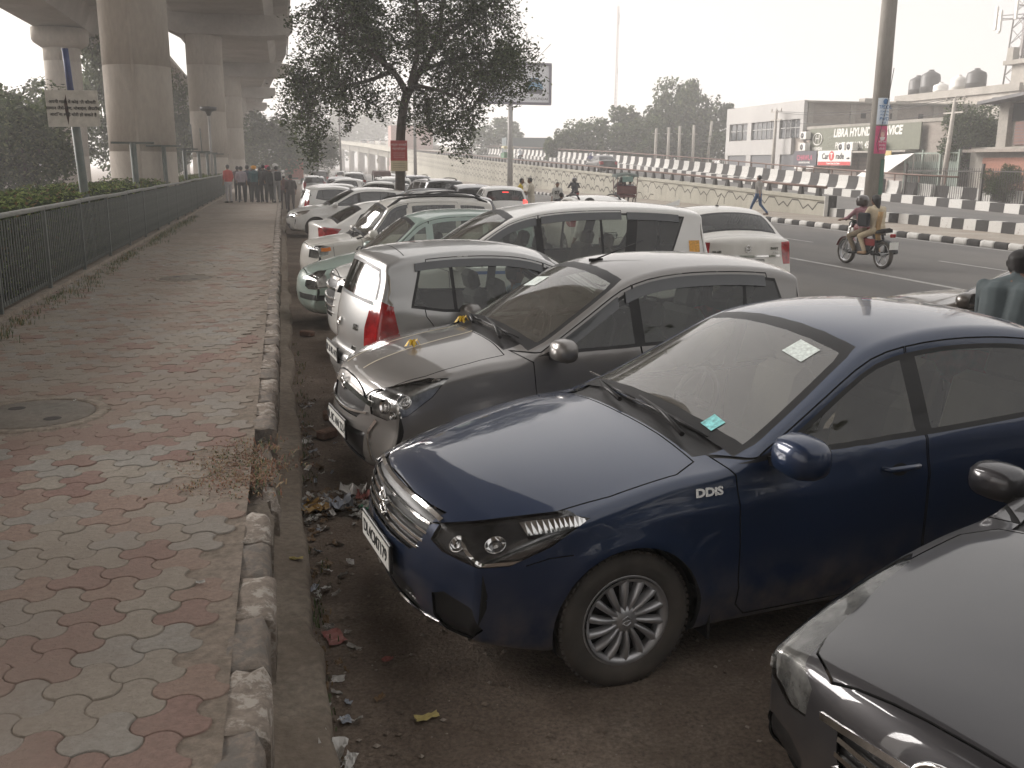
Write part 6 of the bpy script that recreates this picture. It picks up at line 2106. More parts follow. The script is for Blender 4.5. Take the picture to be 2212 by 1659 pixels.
def viaduct():
    t = thing('metro_viaduct', 'concrete metro viaduct on round piers along the pavement, nearer deck', 'viaduct', (0, 0, 0))
    def pier(x, y, r, h, par):
        mb = MB()
        prof = []
        z = 0.
        while z < h:
            z2 = min(h, z+2.55)
            prof += [(r, z+.012), (r, z2-.012), (r-.012, z2-.006), (r-.012, z2+.006)]
            z = z2
        mb.lathe(prof, 40, c=(x, y, 0))
        mb.box((x, y-r+.002, h*.5), (.07, .05, h), 0)
        return mb.build('pier', C_CONC, par)
    HS = 9.9
    for y in (-21, 6, 33, 60, 87, 114, 141): pier(-4.25 if y < 60 else -4.05+(.0 if y < 90 else -.5*(y-87)/27), y, 1.0, HS, t)
    for y in (33, 60, 87, 114, 141):     # crossheads
        dx = 0 if y < 90 else -1.3*((y-87)/27)
        mb = MB()
        poly = [(-6.6, 10.35), (-6.4, 9.75), (-5.4, 9.25), (-2.9, 9.25), (-1.0, 9.22), (.55, 9.35), (.95, 9.75), (.95, 10.35)]
        mb.prism(poly, y-1.1, y+1.1, lambda u, v, d: (u+dx, d, v))
        mb.build('crosshead', C_CONC2, t)
    # deck segments: box girder with wings
    sec = [(-7.0, 11.6), (-7.0, 11.35), (-5.9, 11.0), (-5.5, 10.35), (-.6, 10.35), (-.1, 11.0), (.75, 11.2), (.75, 12.5), (.55, 12.5), (.55, 11.6)]
    y = -48
    while y < 168:
        d0 = 0 if y < 90 else -1.3*((y-87)/27); d1 = 0 if y+27 <= 90 else -1.3*((y+27-87)/27)
        mb = MB()
        mb.loft([[(u+d0, y+.03, v) for u, v in sec], [(u+d1, y+26.97, v) for u, v in sec]], 0, False, True)
        mb.build('deck_span', C_CONC2, t)
        y += 27
    for x, z in ((.80, 10.9), (.82, 11.9)):
        pp = MB(); pp.tube([(x, 40, z), (x, 87, z)], .05, 8); pp.build('drain_pipe', mat('pipe_pale', (.5, .48, .44), .5, var=.1), t)
    t2 = thing('metro_viaduct', 'second metro viaduct farther left on hammerhead piers', 'viaduct', (0, 0, 0))
    for y in (-21, 6, 33, 60, 87, 114, 141):
        dx = -.02*max(0, y-60)
        pier(-11.6+dx, y, .95, 8.5, t2)
        mb = MB()
        rings = []
        for z, a, b in ((8.35, .98, .98), (8.6, 1.35, 1.15), (8.75, 1.42, 1.25), (9.35, 1.42, 1.25)):
            rings.append([(-11.6+dx+a*math.copysign(abs(math.cos(k*PI/16))**.6, math.cos(k*PI/16)), y+b*math.copysign(abs(math.sin(k*PI/16))**.6, math.sin(k*PI/16)), z) for k in range(32)])
        mb.loft(rings, 0, True, True); mb.build('hammerhead', C_CONC, t2)
    sec2 = [(-14.3, 11.3), (-14.3, 11.0), (-13.2, 10.6), (-12.9, 9.45), (-10.3, 9.45), (-9.9, 10.6), (-8.4, 11.0), (-8.4, 11.3)]
    y = -48
    while y < 190:
        mb = MB()
        d0 = -.02*max(0, y-60); d1 = -.02*max(0, y+27-60)
        mb.loft([[(u+d0, y+.03, v) for u, v in sec2], [(u+d1, y+26.97, v) for u, v in sec2]], 0, False, True); mb.build('deck_span', C_CONC2, t2)
        y += 27

def hindi_text(par, lines, size, m, org, xd, yd, lead=1.45, bold=.004):
    for i, ln in enumerate(lines):
        text_mesh('lettering', ln, size, m, par, .002, frame_mat(Vector(org)-Vector(yd).normalized()*size*lead*i, xd, yd), 'CENTER', bold)

def posts():
    PG = mat('post_green', (.06, .085, .08), .6, var=.25, dust=.2); PB = mat('post_blue', (.03, .045, .13), .6, var=.2)
    t = thing('notice_board', 'white notice board with three lines of black writing on a leaning post', 'notice board', (-3.45, 19.0, 0))
    mb = MB(); mb.tube([(0, 0, 0), (-.06, 0, 1.7), (-.13, 0, 3.4)], .075, 10); mb.build('post', PG, t)
    mb = MB(); mb.tube([(-.13, 0, 3.4), (-.165, 0, 4.15)], .055, 10); mb.build('post_top', PB, t)
    bd = MB(); bd.box((-.10, -.12, 3.13), (.86, .02, .62), rot=Matrix.Rotation(-.02, 3, 'Y')); bd.build('board', mat('board_white', (.50, .47, .42), .7, var=.18, scale=7), t)
    hindi_text(t, ['अपनी गाडी में कोई भी कीमती', 'सामान जैसे- बैग, मोबाईल, लैपटॉप', 'आदि ना छोड़ें चोरी हो सकते है'], .072, M_INK, (-.10, -.135, 3.24), (1, 0, 0), (0, 0, 1), 1.5, .0015)
    tr = MB(); tr.add([(-.20, -.1325, 3.37), (-.18, -.1325, 3.2), (-.165, -.1325, 3.02), (-.19, -.1325, 2.84), (-.225, -.1325, 3.05), (-.235, -.1325, 3.2)], [(5, 4, 3, 2, 1, 0)]); tr.build('rust_tear', mat('rust', (.06, .035, .03), .9), t)
    ys = (25.6, 32.0, 38.5, 45.0, 50.0, 55.5, 60.5)
    nm = ['first', 'second', 'third', 'fourth', 'fifth', 'sixth', 'seventh']
    for k, y in enumerate(ys):
        h = (2.68, 2.72, 2.72, 2.7, 2.7, 2.7, 2.7)[k]
        t = thing('tee_post', 'grey T shaped steel post behind the fence, %s from the notice board' % nm[k], 'post', (-3.5, y, 0), 0, 'T shaped posts behind the fence')
        a = MB(); a.tube([(0, 0, .3), (-.03, 0, h)], .065 if k else .075, 8); a.build('upright', PG, t)
        b = MB(); b.box((-.03, 0, h), (1.0, .06, .05)); b.build('crossbar', PG, t)
        if k in (3, 4):
            c = MB(); c.tube([(-.25, 0, h), (-.28, 0, h+1.15)], .03, 6); c.build('stub', PG, t)

def pole(name, label, x, y, z0, r0, r1, h, m, cat='pole', top=None):
    t = thing(name, label, cat, (x, y, z0))
    mb = MB(); mb.tube([(0, 0, 0), (0, 0, h*.5), (0, 0, h)], [r0, (r0+r1)/2, r1], 16); mb.build('shaft', m, t)
    return t
# ================================================================ flyover, medians
def ip(y, tab): return float(np.interp(y, [a for a, b in tab], [b for a, b in tab]))
WT = [(37, .96), (72, 1.83), (102, 2.55), (170, 4.4), (201, 5.1), (245, 6.8), (285, 8.3), (325, 9.3), (420, 9.8), (520, 9.0)]
RZ = [(0, .02), (28, .03), (38, .14), (50, .40), (64, .9), (72, 1.25), (99, 2.2), (150, 3.6), (200, 4.7), (245, 6.4), (285, 7.8), (325, 8.8), (420, 9.3), (520, 8.5)]
XS = [(0, 0), (190, 0), (240, -2.2), (285, -6.2), (325, -11.5), (420, -28), (520, -52)]
def xs(y): return ip(y, XS)

def striped_block(L, prof, name='block'):
    mb = MB()
    mb.loft([[(x, -L/2+.004, z) for x, z in prof], [(x, L/2-.004, z) for x, z in prof]], 0, False, True)
    return mb.mesh(name, [C_KW2], fix=True)

def slope_obj(name, me, par, x, y, m, tab=RZ, dz=0., L=1.):
    o = link(name, me, par, (x+xs(y), y, ip(y, tab)+dz))
    o.rotation_euler = (math.atan2(ip(y+L/2, tab)-ip(y-L/2, tab), L), 0, 0)
    o.material_slots[0].link = 'OBJECT'; o.material_slots[0].material = m
    return o

def flyover():
    t = thing('flyover', 'long flyover ramp with striped crash barrier rising into the distance', 'flyover', (0, 0, 0))
    ys = list(np.arange(-40, 200, 6))+list(np.arange(200, 521, 8))
    # road deck
    v = []; f = []
    for y in ys:
        for x in (22.75, 33.3): v.append((x+xs(y), y, ip(y, RZ)))
    for i in range(len(ys)-1): f.append((2*i, 2*i+1, 2*i+3, 2*i+2))
    link('road_deck', new_mesh('road_deck', v, f, [C_ASPH]), t)
    # retaining wall up to the first span, girder beyond
    wy = [37.2]+list(np.arange(40, 201, 5))
    mb = MB()
    mb.loft([[(22.45, y, .0), (22.45, y, ip(y, WT)-.16), (22.75, y, ip(y, WT)-.16), (22.75, y, .0)] for y in wy], 0, False, True)
    mb.build('retaining_wall', C_WALL, t)
    mb = MB()
    mb.loft([[(22.38, y, ip(y, WT)-.16), (22.38, y, ip(y, WT)), (22.80, y, ip(y, WT)), (22.80, y, ip(y, WT)-.16)] for y in wy], 0, False, True)
    mb.build('coping', C_WALL, t)
    gy = list(np.arange(200, 521, 8))
    mb = MB()
    mb.loft([[(22.2+xs(y), y, ip(y, WT)+.55), (22.05+xs(y), y, ip(y, WT)-.35), (23.4+xs(y), y, ip(y, WT)-.55), (23.9+xs(y), y, ip(y, WT)-2.0), (32.0+xs(y), y, ip(y, WT)-2.0), (33.4+xs(y), y, ip(y, WT)-.5), (33.4+xs(y), y, ip(y, WT)-.1), (22.5+xs(y), y, ip(y, WT)-.1), (22.5+xs(y), y, ip(y, WT)+.55)] for y in gy], 0, False, True)
    mb.build('girder', C_WALL, t)
    for y in np.arange(206, 420, 15.):
        for dx in (25.0, 31.0):
            p = MB(); p.tube([(dx+xs(y), y, 0), (dx+xs(y), y, ip(y, WT)-2.0)], .75, 14); p.build('pier', C_CONC, t)
        b = MB(); b.tube([(21.95+xs(y), y-4, ip(y, WT)-.4), (21.95+xs(y), y-4, ip(y, WT)-2.6)], .10, 6); b.build('drain_pipe', C_CONC2, t)
        q = MB(); q.box((21.9+xs(y), y-4, ip(y, WT)-2.9), (.5, .5, .8)); q.build('drain_box', C_WALL, t)
    ab = MB(); ab.box((27.8, 200.4, 1.6), (10.4, .8, 3.3)); ab.build('abutment', C_CONC2, t)
    # interlocking panel joints on the wall face
    J = MB()
    def seg(y0, z0, y1, z1, w):
        d = math.hypot(y1-y0, z1-z0); ny, nzz = -(z1-z0)/d*w/2, (y1-y0)/d*w/2
        x = 22.446
        J.add([(x, y0-ny, z0-nzz), (x, y1-ny, z1-nzz), (x, y1+ny, z1+nzz), (x, y0+ny, z0+nzz)], [(0, 1, 2, 3)])
    y = 37.4
    while y < 196:
        P_ = 2.2
        w = .06 if y < 60 else .10
        for r in range(3):
            base = lambda yy: ip(yy, WT)-.42-.72*r
            if base(y) < .3: continue
            pts = [(0, 0), (.45, .20), (1.1, .20), (1.1+.0, .20), (1.55, -.20), (2.2, 0)]
            pts = [(0, .16), (.55, .16), (.95, -.18), (1.35, .02), (1.75, -.18), (2.2, .16)]
            for a, b in zip(pts, pts[1:]): seg(y+a[0], base(y+a[0])+a[1], y+b[0], base(y+b[0])+b[1], w)
            if base(y)-.5 > .25: seg(y+.95, base(y+.95)-.18, y+.95, base(y+.95)-.5, w)
        y += P_
    J.build('panel_joints', C_JOINT, t, kind='stuff')
    # near-side pipe rail on dark stub posts
    stub = MB(); stub.box((0, 0, .16), (.16, .34, .34), taper=.6); sm = stub.mesh('rail_post', [C_KD2])
    for y in np.arange(38.2, 170, 1.5):
        o = link('rail_post', sm, t, (22.6, float(y), ip(y, WT))); o.rotation_euler = (math.atan2(ip(y+1, WT)-ip(y-1, WT), 2), 0, 0)
    RUST = mat('rail_rust', (.14, .085, .065), .7, .2, var=.25)
    r = MB(); r.tube([(22.6, y, ip(y, WT)+.38) for y in np.arange(37.6, 200, 4)], .055, 8); r.build('pipe_rail', RUST, t)
    en = MB(); en.box((22.55, 37.1, .55), (.5, .10, .95)); en.build('end_post', C_KD2, t)
    en = MB(); en.box((22.30, 37.04, .55), (.16, .05, .95)); en.build('end_marker', C_KW2, t)
    # far side: striped kerb and wave-shaped crash barrier
    kb = striped_block(.98, [(-.22, 0), (-.20, .42), (.3, .42), (.3, 0)], 'kerb_block')
    bp = [(-.28, .0), (-.27, .10), (-.16, .26), (-.09, .55), (-.07, .92), (.12, .92), (.12, 0)]
    bb = striped_block(1.10, bp, 'barrier_block')
    i = 0
    for y in np.arange(20, 150, .985):
        slope_obj('kerb_block', kb, t, 33.1, float(y), C_KW2 if i % 2 else C_KD2); i += 1
    i = 0
    for y in np.arange(18, 200, 1.108):
        slope_obj('barrier_block', bb, t, 33.95+1.3*float(np.clip((52-y)/5, 0, 1)), float(y), C_KW2 if i % 2 else C_KD2, dz=(.25 if y < 150 else .15)-.25*float(np.clip((52-y)/5, 0, 1))); i += 1
    fp = MB(); fp.loft([[(33.86+xs(y), y, ip(y, RZ)-.2), (33.86+xs(y), y, ip(y, RZ)+1.05), (34.05+xs(y), y, ip(y, RZ)+1.05), (34.05+xs(y), y, ip(y, RZ)-.2)] for y in np.arange(200, 521, 8)], 0, False, True); fp.build('far_parapet', C_WALL, t)
    fw = MB(); fw.loft([[(34.0, y, -.05), (34.0, y, ip(y, RZ)+.2), (34.25, y, ip(y, RZ)+.2), (34.25, y, -.05)] for y in np.arange(54, 201, 6)], 0, False, True); fw.build('far_retaining_wall', C_WALL, t)
    r = MB(); r.tube([(33.95, y, ip(y, RZ)+1.48) for y in np.arange(44, 200, 4)], .05, 8); r.build('pipe_rail', RUST, t)
    pm = MB(); pm.box((0, 0, .2), (.06, .06, .42)); pm_ = pm.mesh('rail_post', [RUST])
    for y in np.arange(45, 170, 2.2): link('rail_post', pm_, t, (33.95, float(y), ip(y, RZ)+1.1))

def medians():
    sheet('median', 19.5, 22.7, -30, 200, .165, C_MEDIAN, 6, 80, lambda x, y: .01*nz(x, y, .6))
    K = bpy.data.objects.new('median_kerb', None); COL.objects.link(K); K['kind'] = 'structure'
    ms = [kerb_block(.545, .20, .20, .05, s) for s in (2, 6, 10)]
    i = 0
    for y in np.arange(14, 92, .56):
        o = link('kerb_stone', random.choice(ms), K, (19.4, float(y), .0)); o.rotation_euler = (0, random.gauss(0, .02), random.gauss(0, .01))
        o.material_slots[0].link = 'OBJECT'; o.material_slots[0].material = (C_KW2 if i % 2 else C_KD2) if y < 75 else (C_KW if i % 2 else C_KD)
        i += 1
    K2 = bpy.data.objects.new('ramp_kerb', None); COL.objects.link(K2); K2['kind'] = 'structure'
    b = striped_block(.60, [(-.14, 0), (-.12, .38), (.14, .38), (.14, 0)], 'kerb_block')
    for i, y in enumerate(np.arange(12, 37.0, .605)):
        o = link('kerb_block', b, K2, (22.62, float(y), .14)); o.material_slots[0].link = 'OBJECT'; o.material_slots[0].material = C_KW2 if i % 2 else C_KD2

def picket_fence():
    IR = mat('iron_dark', (.035, .033, .032), .6, .3, var=.2, dust=.15)
    t = thing('iron_fence', 'dark iron picket fence standing on the striped barrier at right', 'fence', (34.1, 0, .30))
    pk = MB(); pk.box((0, 0, .95), (.022, .022, 1.9)); pm = pk.mesh('picket', [IR])
    for y in np.arange(24, 48.5, .17): link('picket', pm, t, (0, float(y), 0))
    po = MB(); po.box((0, 0, 1.05), (.12, .12, 2.15)); pom = po.mesh('post', [IR])
    for y in (24, 30.2, 36.3, 42.4, 48.6): link('post', pom, t, (0, y, 0))
    for z in (.25, 1.75):
        r = MB(); r.box((0, 36.3, z), (.03, 24.6, .05)); r.build('rail', IR, t)

# ================================================================ trees
def crown_mesh(seed, n, size, rx, ry, rz, lobes=22, mats=None):
    rng = random.Random(seed)
    L = []
    for _ in range(lobes):
        while True:
            p = Vector((rng.uniform(-1, 1), rng.uniform(-1, 1), rng.uniform(-1, 1)))
            if p.length < .85: break
        L.append((p, rng.uniform(.22, .42)))
    pts = []
    for _ in range(n):
        c, r = L[rng.randrange(len(L))]
        d = Vector((rng.gauss(0, 1), rng.gauss(0, 1), rng.gauss(0, 1))).normalized()*r*(.55+.5*rng.random())
        q = c+d
        pts.append((q.x*rx, q.y*ry, q.z*rz))
    mb = MB()
    leaf_cloud(mb, pts, size, rng, (0, 0, 1, 1, 2), .62, .2)
    return mb.mesh('crown', mats or LEAF)

def far_tree(name, label, x, y, h, crowns, k, sx, sz, group=None, z0=0., tr=.16, rz=None):
    t = thing(name, label, 'tree', (x, y, z0), 0, group)
    mb = MB(); mb.tube([(0, 0, 0), (.1, 0, h*.3), (-.05, .1, h*.62)], [tr, tr*.75, tr*.35], 8)
    for a in (0.4, 2.4, 4.4): mb.tube([(.05, 0, h*.32), (math.cos(a)*sx*.4, math.sin(a)*sx*.4, h*.6)], [tr*.5, tr*.2], 6)
    mb.build('trunk', BARK, t)
    o = link('crown', crowns[k % len(crowns)], t, (0, 0, h-sz), random.uniform(0, 6) if rz is None else rz)
    o.scale = (sx, sx, sz)
    return t

def trees():
    CR = [crown_mesh(s, 3000, .17, 1, 1, 1, 24) for s in (1, 2, 3)]
    CRd = [crown_mesh(s, 9000, .085, 1, 1, 1, 30) for s in (4, 5)]
    LF = [leaf_mat('far_leaf_dark', (.055, .075, .038)), leaf_mat('far_leaf_mid', (.08, .105, .052)), leaf_mat('far_leaf_light', (.12, .142, .07))]
    CF = [crown_mesh(s, 4200, .14, 1, 1, 1, 22, LF) for s in (7, 8, 9)]
    G = 'trees behind the metro viaduct'
    spec = [(-15.5, 42, 6.6, 3.0, 2.8, 'broad dark tree left of the notice board'), (-21, 50, 9.5, 4.2, 3.8, 'tall rounded tree at the far left edge behind the hedge'), (-12.0, 46, 5.2, 2.6, 2.3, 'low dark tree in front of the hammerhead pier'),
            (-9.0, 38, 5.2, 2.2, 2.3, 'dark bushy tree right behind the notice board'), (-9.5, 66, 11.5, 3.0, 5.2, 'tall dark tree filling the gap between the two big piers'), (-8.2, 80, 10.0, 2.6, 4.6, 'dark tree farther back between the big piers'), (-14, 62, 7.5, 3.5, 3.2, 'dark tree beside the hammerhead pier base')]
    for i, (x, y, h, sx, sz, lab) in enumerate(spec): far_tree('broadleaf_tree', lab, x, y, h, CRd, i, sx, sz, G)
    far_tree('broadleaf_tree', 'dense rounded tree standing over the crowd at the end of the fence', -1.6, 112, 8.6, CRd, 0, 4.4, 4.1, G, tr=.25)
    far_tree('broadleaf_tree', 'smaller round tree to the right of the one over the crowd', 4.5, 135, 7.4, CRd, 1, 3.6, 3.5, G, tr=.25)
    far_tree('broadleaf_tree', 'pale slim tree top rising behind the tree over the crowd', -4.2, 150, 11.0, CF, 1, 2.3, 4.0, G, tr=.2)
    G2 = 'hazy trees beyond the flyover'
    sp = [(34.5, 121, 7.2, 2.2, 3.0, 'slim hazy tree at the left end of the tree belt beyond the flyover'), (38.0, 124, 8.0, 3.4, 3.6, 'low hazy tree second in the belt beyond the flyover'), (42.0, 120, 9.8, 4.0, 4.4, 'hazy round tree below the thin mast'),
          (46.5, 122, 10.5, 3.8, 4.7, 'hazy tree behind the four concrete posts'), (49.0, 119, 13.0, 3.6, 5.6, 'tallest left tree of the belt, behind the concrete posts'), (53.2, 121, 13.2, 3.6, 5.8, 'tall hazy tree beside the showroom'), (57.0, 118, 11.0, 3.4, 5.0, 'hazy tree half hidden by the showroom'),
          (44.5, 116, 8.2, 3.6, 3.8, 'lower hazy tree in front of the belt'), (51.0, 115, 8.5, 3.8, 4.0, 'lower hazy tree near the leaning concrete post')]
    for i, (x, y, h, sx, sz, lab) in enumerate(sp): far_tree('belt_tree', lab, x, y, h, CF, i, sx, sz, G2, tr=.25)
    far_tree('belt_tree', 'faint hazy tree left of the green cabin', 35.5, 165, 10.2, CF, 2, 5.0, 3.6, G2, tr=.25)
    for i, (x, y, h, s, lab) in enumerate(((14, 330, 24, 11, 'faint tree mass behind the flyover crest, left'), (30, 340, 21, 10, 'faint tree mass behind the flyover crest, middle'), (48, 350, 20, 10, 'faint tree mass behind the flyover crest, right'), (-4, 380, 20, 10, 'faint tree mass far down the road at left'))):
        far_tree('distant_tree', lab, x, y, h, CF, i, s, h*.42, 'faint trees far behind the flyover', tr=.4)
    far_tree('shop_tree', 'dense dusty tree among the shops beside the leaning utility pole', 47.6, 60.6, 7.2, CRd, 1, 2.5, 2.7, tr=.2)
    GB = 'trees standing behind the photographer'
    for i, (x, y, h, sx, sz) in enumerate(((2.5, -9, 8.5, 3.6, 3.9), (8.5, -12, 9, 4.0, 4.2), (15, -9, 8.5, 3.8, 4.0), (-1.8, -15, 9, 3.6, 4.3), (21, -14, 9, 4.4, 4.3), (27, -4, 8, 4, 3.8))):
        far_tree('broadleaf_tree', 'broadleaf tree behind the photographer, %s from the viaduct' % ('second', 'third', 'fourth', 'nearest', 'fifth', 'farthest')[i], x, y, h, CRd, i, sx, sz, GB, tr=.2)
    b = far_tree('roadside_bush', 'small grey green bush growing through the iron picket fence', 34.9, 41.8, 2.6, CRd, 0, 1.1, 1.0, tr=.06)

def big_tree():
    rng = random.Random(17)
    X0, Y0 = 3.9, 33.4
    t = thing('shade_tree', 'large leaning shade tree among the parked cars with a red poster on its trunk', 'tree', (X0, Y0, 0))
    def W(px, py, dy=0.): return Vector(((px-866)/61., dy, 2.2+(354-py)/61.))
    limbs = []
    def limb(pts, r0, r1):
        P = spline([tuple(p) for p in pts], 6); n = len(P)
        limbs.append([(Vector(p), r0+(r1-r0)*i/(n-1)) for i, p in enumerate(P)])
    limb([Vector((-.05, 0, 0)), W(866, 385), W(868, 310), W(876, 240), W(884, 214)], .18, .14)
    limb([W(882, 218), W(905, 180, .3), W(935, 135, .5), W(955, 90, .6), W(965, 30, .7), W(975, -60, .6)], .15, .04)
    limb([W(884, 214), W(860, 180, -.4), W(820, 150, -.8), W(770, 120, -1.2), W(720, 90, -1.4)], .12, .03)
    limb([W(890, 195), W(900, 140, -.6), W(900, 80, -1.0), W(890, 10, -1.2), W(880, -60, -1.)], .11, .03)
    limb([W(915, 165, .3), W(980, 140, .9), W(1050, 120, 1.3), W(1110, 125, 1.5)], .09, .025)
    limb([W(850, 172, -.4), W(800, 190, .2), W(740, 200, .6), W(680, 210, .9)], .08, .02)
    limb([W(840, 165, -.6), W(800, 90, -.2), W(780, 30, .3), W(770, -30, .5)], .08, .02)
    limb([W(945, 115, .5), W(1010, 60, .2), W(1060, 30, -.2)], .07, .02)
    limb([W(893, 195, 0), W(930, 205, -.7), W(970, 220, -1.1), W(1000, 245, -1.3)], .07, .02)
    mb = MB()
    for L in limbs: mb.tube([p for p, r in L], [r for p, r in L], 10)
    nodes = [(p, r) for L in limbs[1:] for p, r in L[4:]]
    blobs = [(900, 50, 170, 95, 22), (770, 90, 115, 85, 16), (1050, 105, 100, 85, 15), (720, 165, 95, 55, 11), (1000, 185, 85, 50, 9), (660, 225, 45, 55, 4), (690, 280, 32, 60, 2.6), (760, 225, 60, 40, 4), (950, 255, 75, 32, 6), (990, 262, 40, 30, 3), (900, -60, 190, 70, 14), (780, -30, 110, 60, 7), (1020, 10, 90, 60, 8), (1110, 160, 50, 60, 5), (880, 120, 150, 60, 9), (840, 235, 45, 25, 2.5), (1000, 300, 22, 40, 1.), (700, 335, 10, 25, .4)]
    tot = sum(b[4] for b in blobs)
    pts = []; twigs = MB()
    for bx, bz, rx, rz, w in blobs:
        for _ in range(int(430*w/tot*2.9)):
            while True:
                u, v, q = rng.uniform(-1, 1), rng.uniform(-1, 1), rng.uniform(-1, 1)
                if u*u+v*v+q*q < 1: break
            e = W(bx+u*rx, bz+v*rz, q*min(2.6, 1.0+rx/61.))
            p0 = min(nodes, key=lambda nr: (nr[0]-e).length)[0]
            mid = p0.lerp(e, .6)+Vector((rng.gauss(0, .15), rng.gauss(0, .15), .18))
            end = e+Vector((rng.gauss(0, .12), 0, -.22))
            if (e-p0).length < 2.4:
                twigs.tube([p0, mid, end], [.014, .009, .003], 4, cap=False)
            else:
                twigs.tube([e+Vector((rng.gauss(0, .2), rng.gauss(0, .2), .5)), e, end], [.008, .006, .003], 4, cap=False)
            for k in range(rng.randint(26, 46)):
                f = rng.random()
                c = mid.lerp(end, f) if (e-p0).length < 1.6 else e.lerp(end, f)
                pts.append(c+Vector((rng.gauss(0, .17), rng.gauss(0, .17), rng.gauss(0, .13)-.05*f)))
        # hanging strands
    for sx_, sz_, ln in ((640, 225, 55), (655, 250, 70), (680, 280, 45), (700, 255, 75), (715, 250, 60), (760, 245, 55), (770, 250, 40), (925, 270, 45), (960, 280, 50), (1000, 275, 55), (985, 300, 40), (1015, 260, 60), (880, 250, 30), (1080, 190, 45), (1130, 180, 40), (690, 300, 60)):
        for k in range(70):
            f = rng.random()
            pts.append(W(sx_+rng.gauss(0, 5)+6*math.sin(f*5), sz_+ln*f, rng.gauss(0, .15)))
    for v in twigs.v: pass
    mb.build('trunk', BARK, t)
    twigs.build('twigs', BARK, t, kind='stuff')
    cb = MB(); leaf_cloud(cb, pts, .14, rng, (0, 0, 0, 1, 1, 2), .5, .3, .25)
    cb.build('crown', LEAF, t, kind='stuff')
    # poster nailed to the trunk
    p = thing('poster', 'red and cream printed poster nailed to the leaning tree trunk', 'poster', (X0-.06, Y0-.33, 2.48), -.06)
    b = MB(); b.box((0, 0, .18), (.56, .015, .66)); b.build('red_panel', mat('poster_red', (.36, .045, .04), .6, var=.12, scale=9), p)
    b = MB(); b.box((0, -.001, -.32), (.56, .015, .34)); b.build('cream_panel', mat('poster_cream', (.48, .40, .26), .6, var=.12), p)
    PW = mat('poster_text', (.55, .42, .38), .6, var=0)
    for i, (s, sz) in enumerate((('चतुर्थ शताब्दी', .095), ('महामहोत्सव', .095))): text_mesh('lettering', s, sz, PW, p, .001, frame_mat(Vector((0, -.010, .37-.13*i)), (1, 0, 0), (0, 0, 1)), 'CENTER', .001)
    for i in range(3): text_mesh('lettering', 'श्री गुरु पर्व समारोह दिल्ली', .038, PW, p, .001, frame_mat(Vector((0, -.010, .10-.07*i)), (1, 0, 0), (0, 0, 1)), 'CENTER')
    for i in range(3): text_mesh('lettering', 'Gurudwara Road, New Delhi', .034, M_INK, p, .001, frame_mat(Vector((0, -.011, -.24-.065*i)), (1, 0, 0), (0, 0, 1)), 'CENTER')

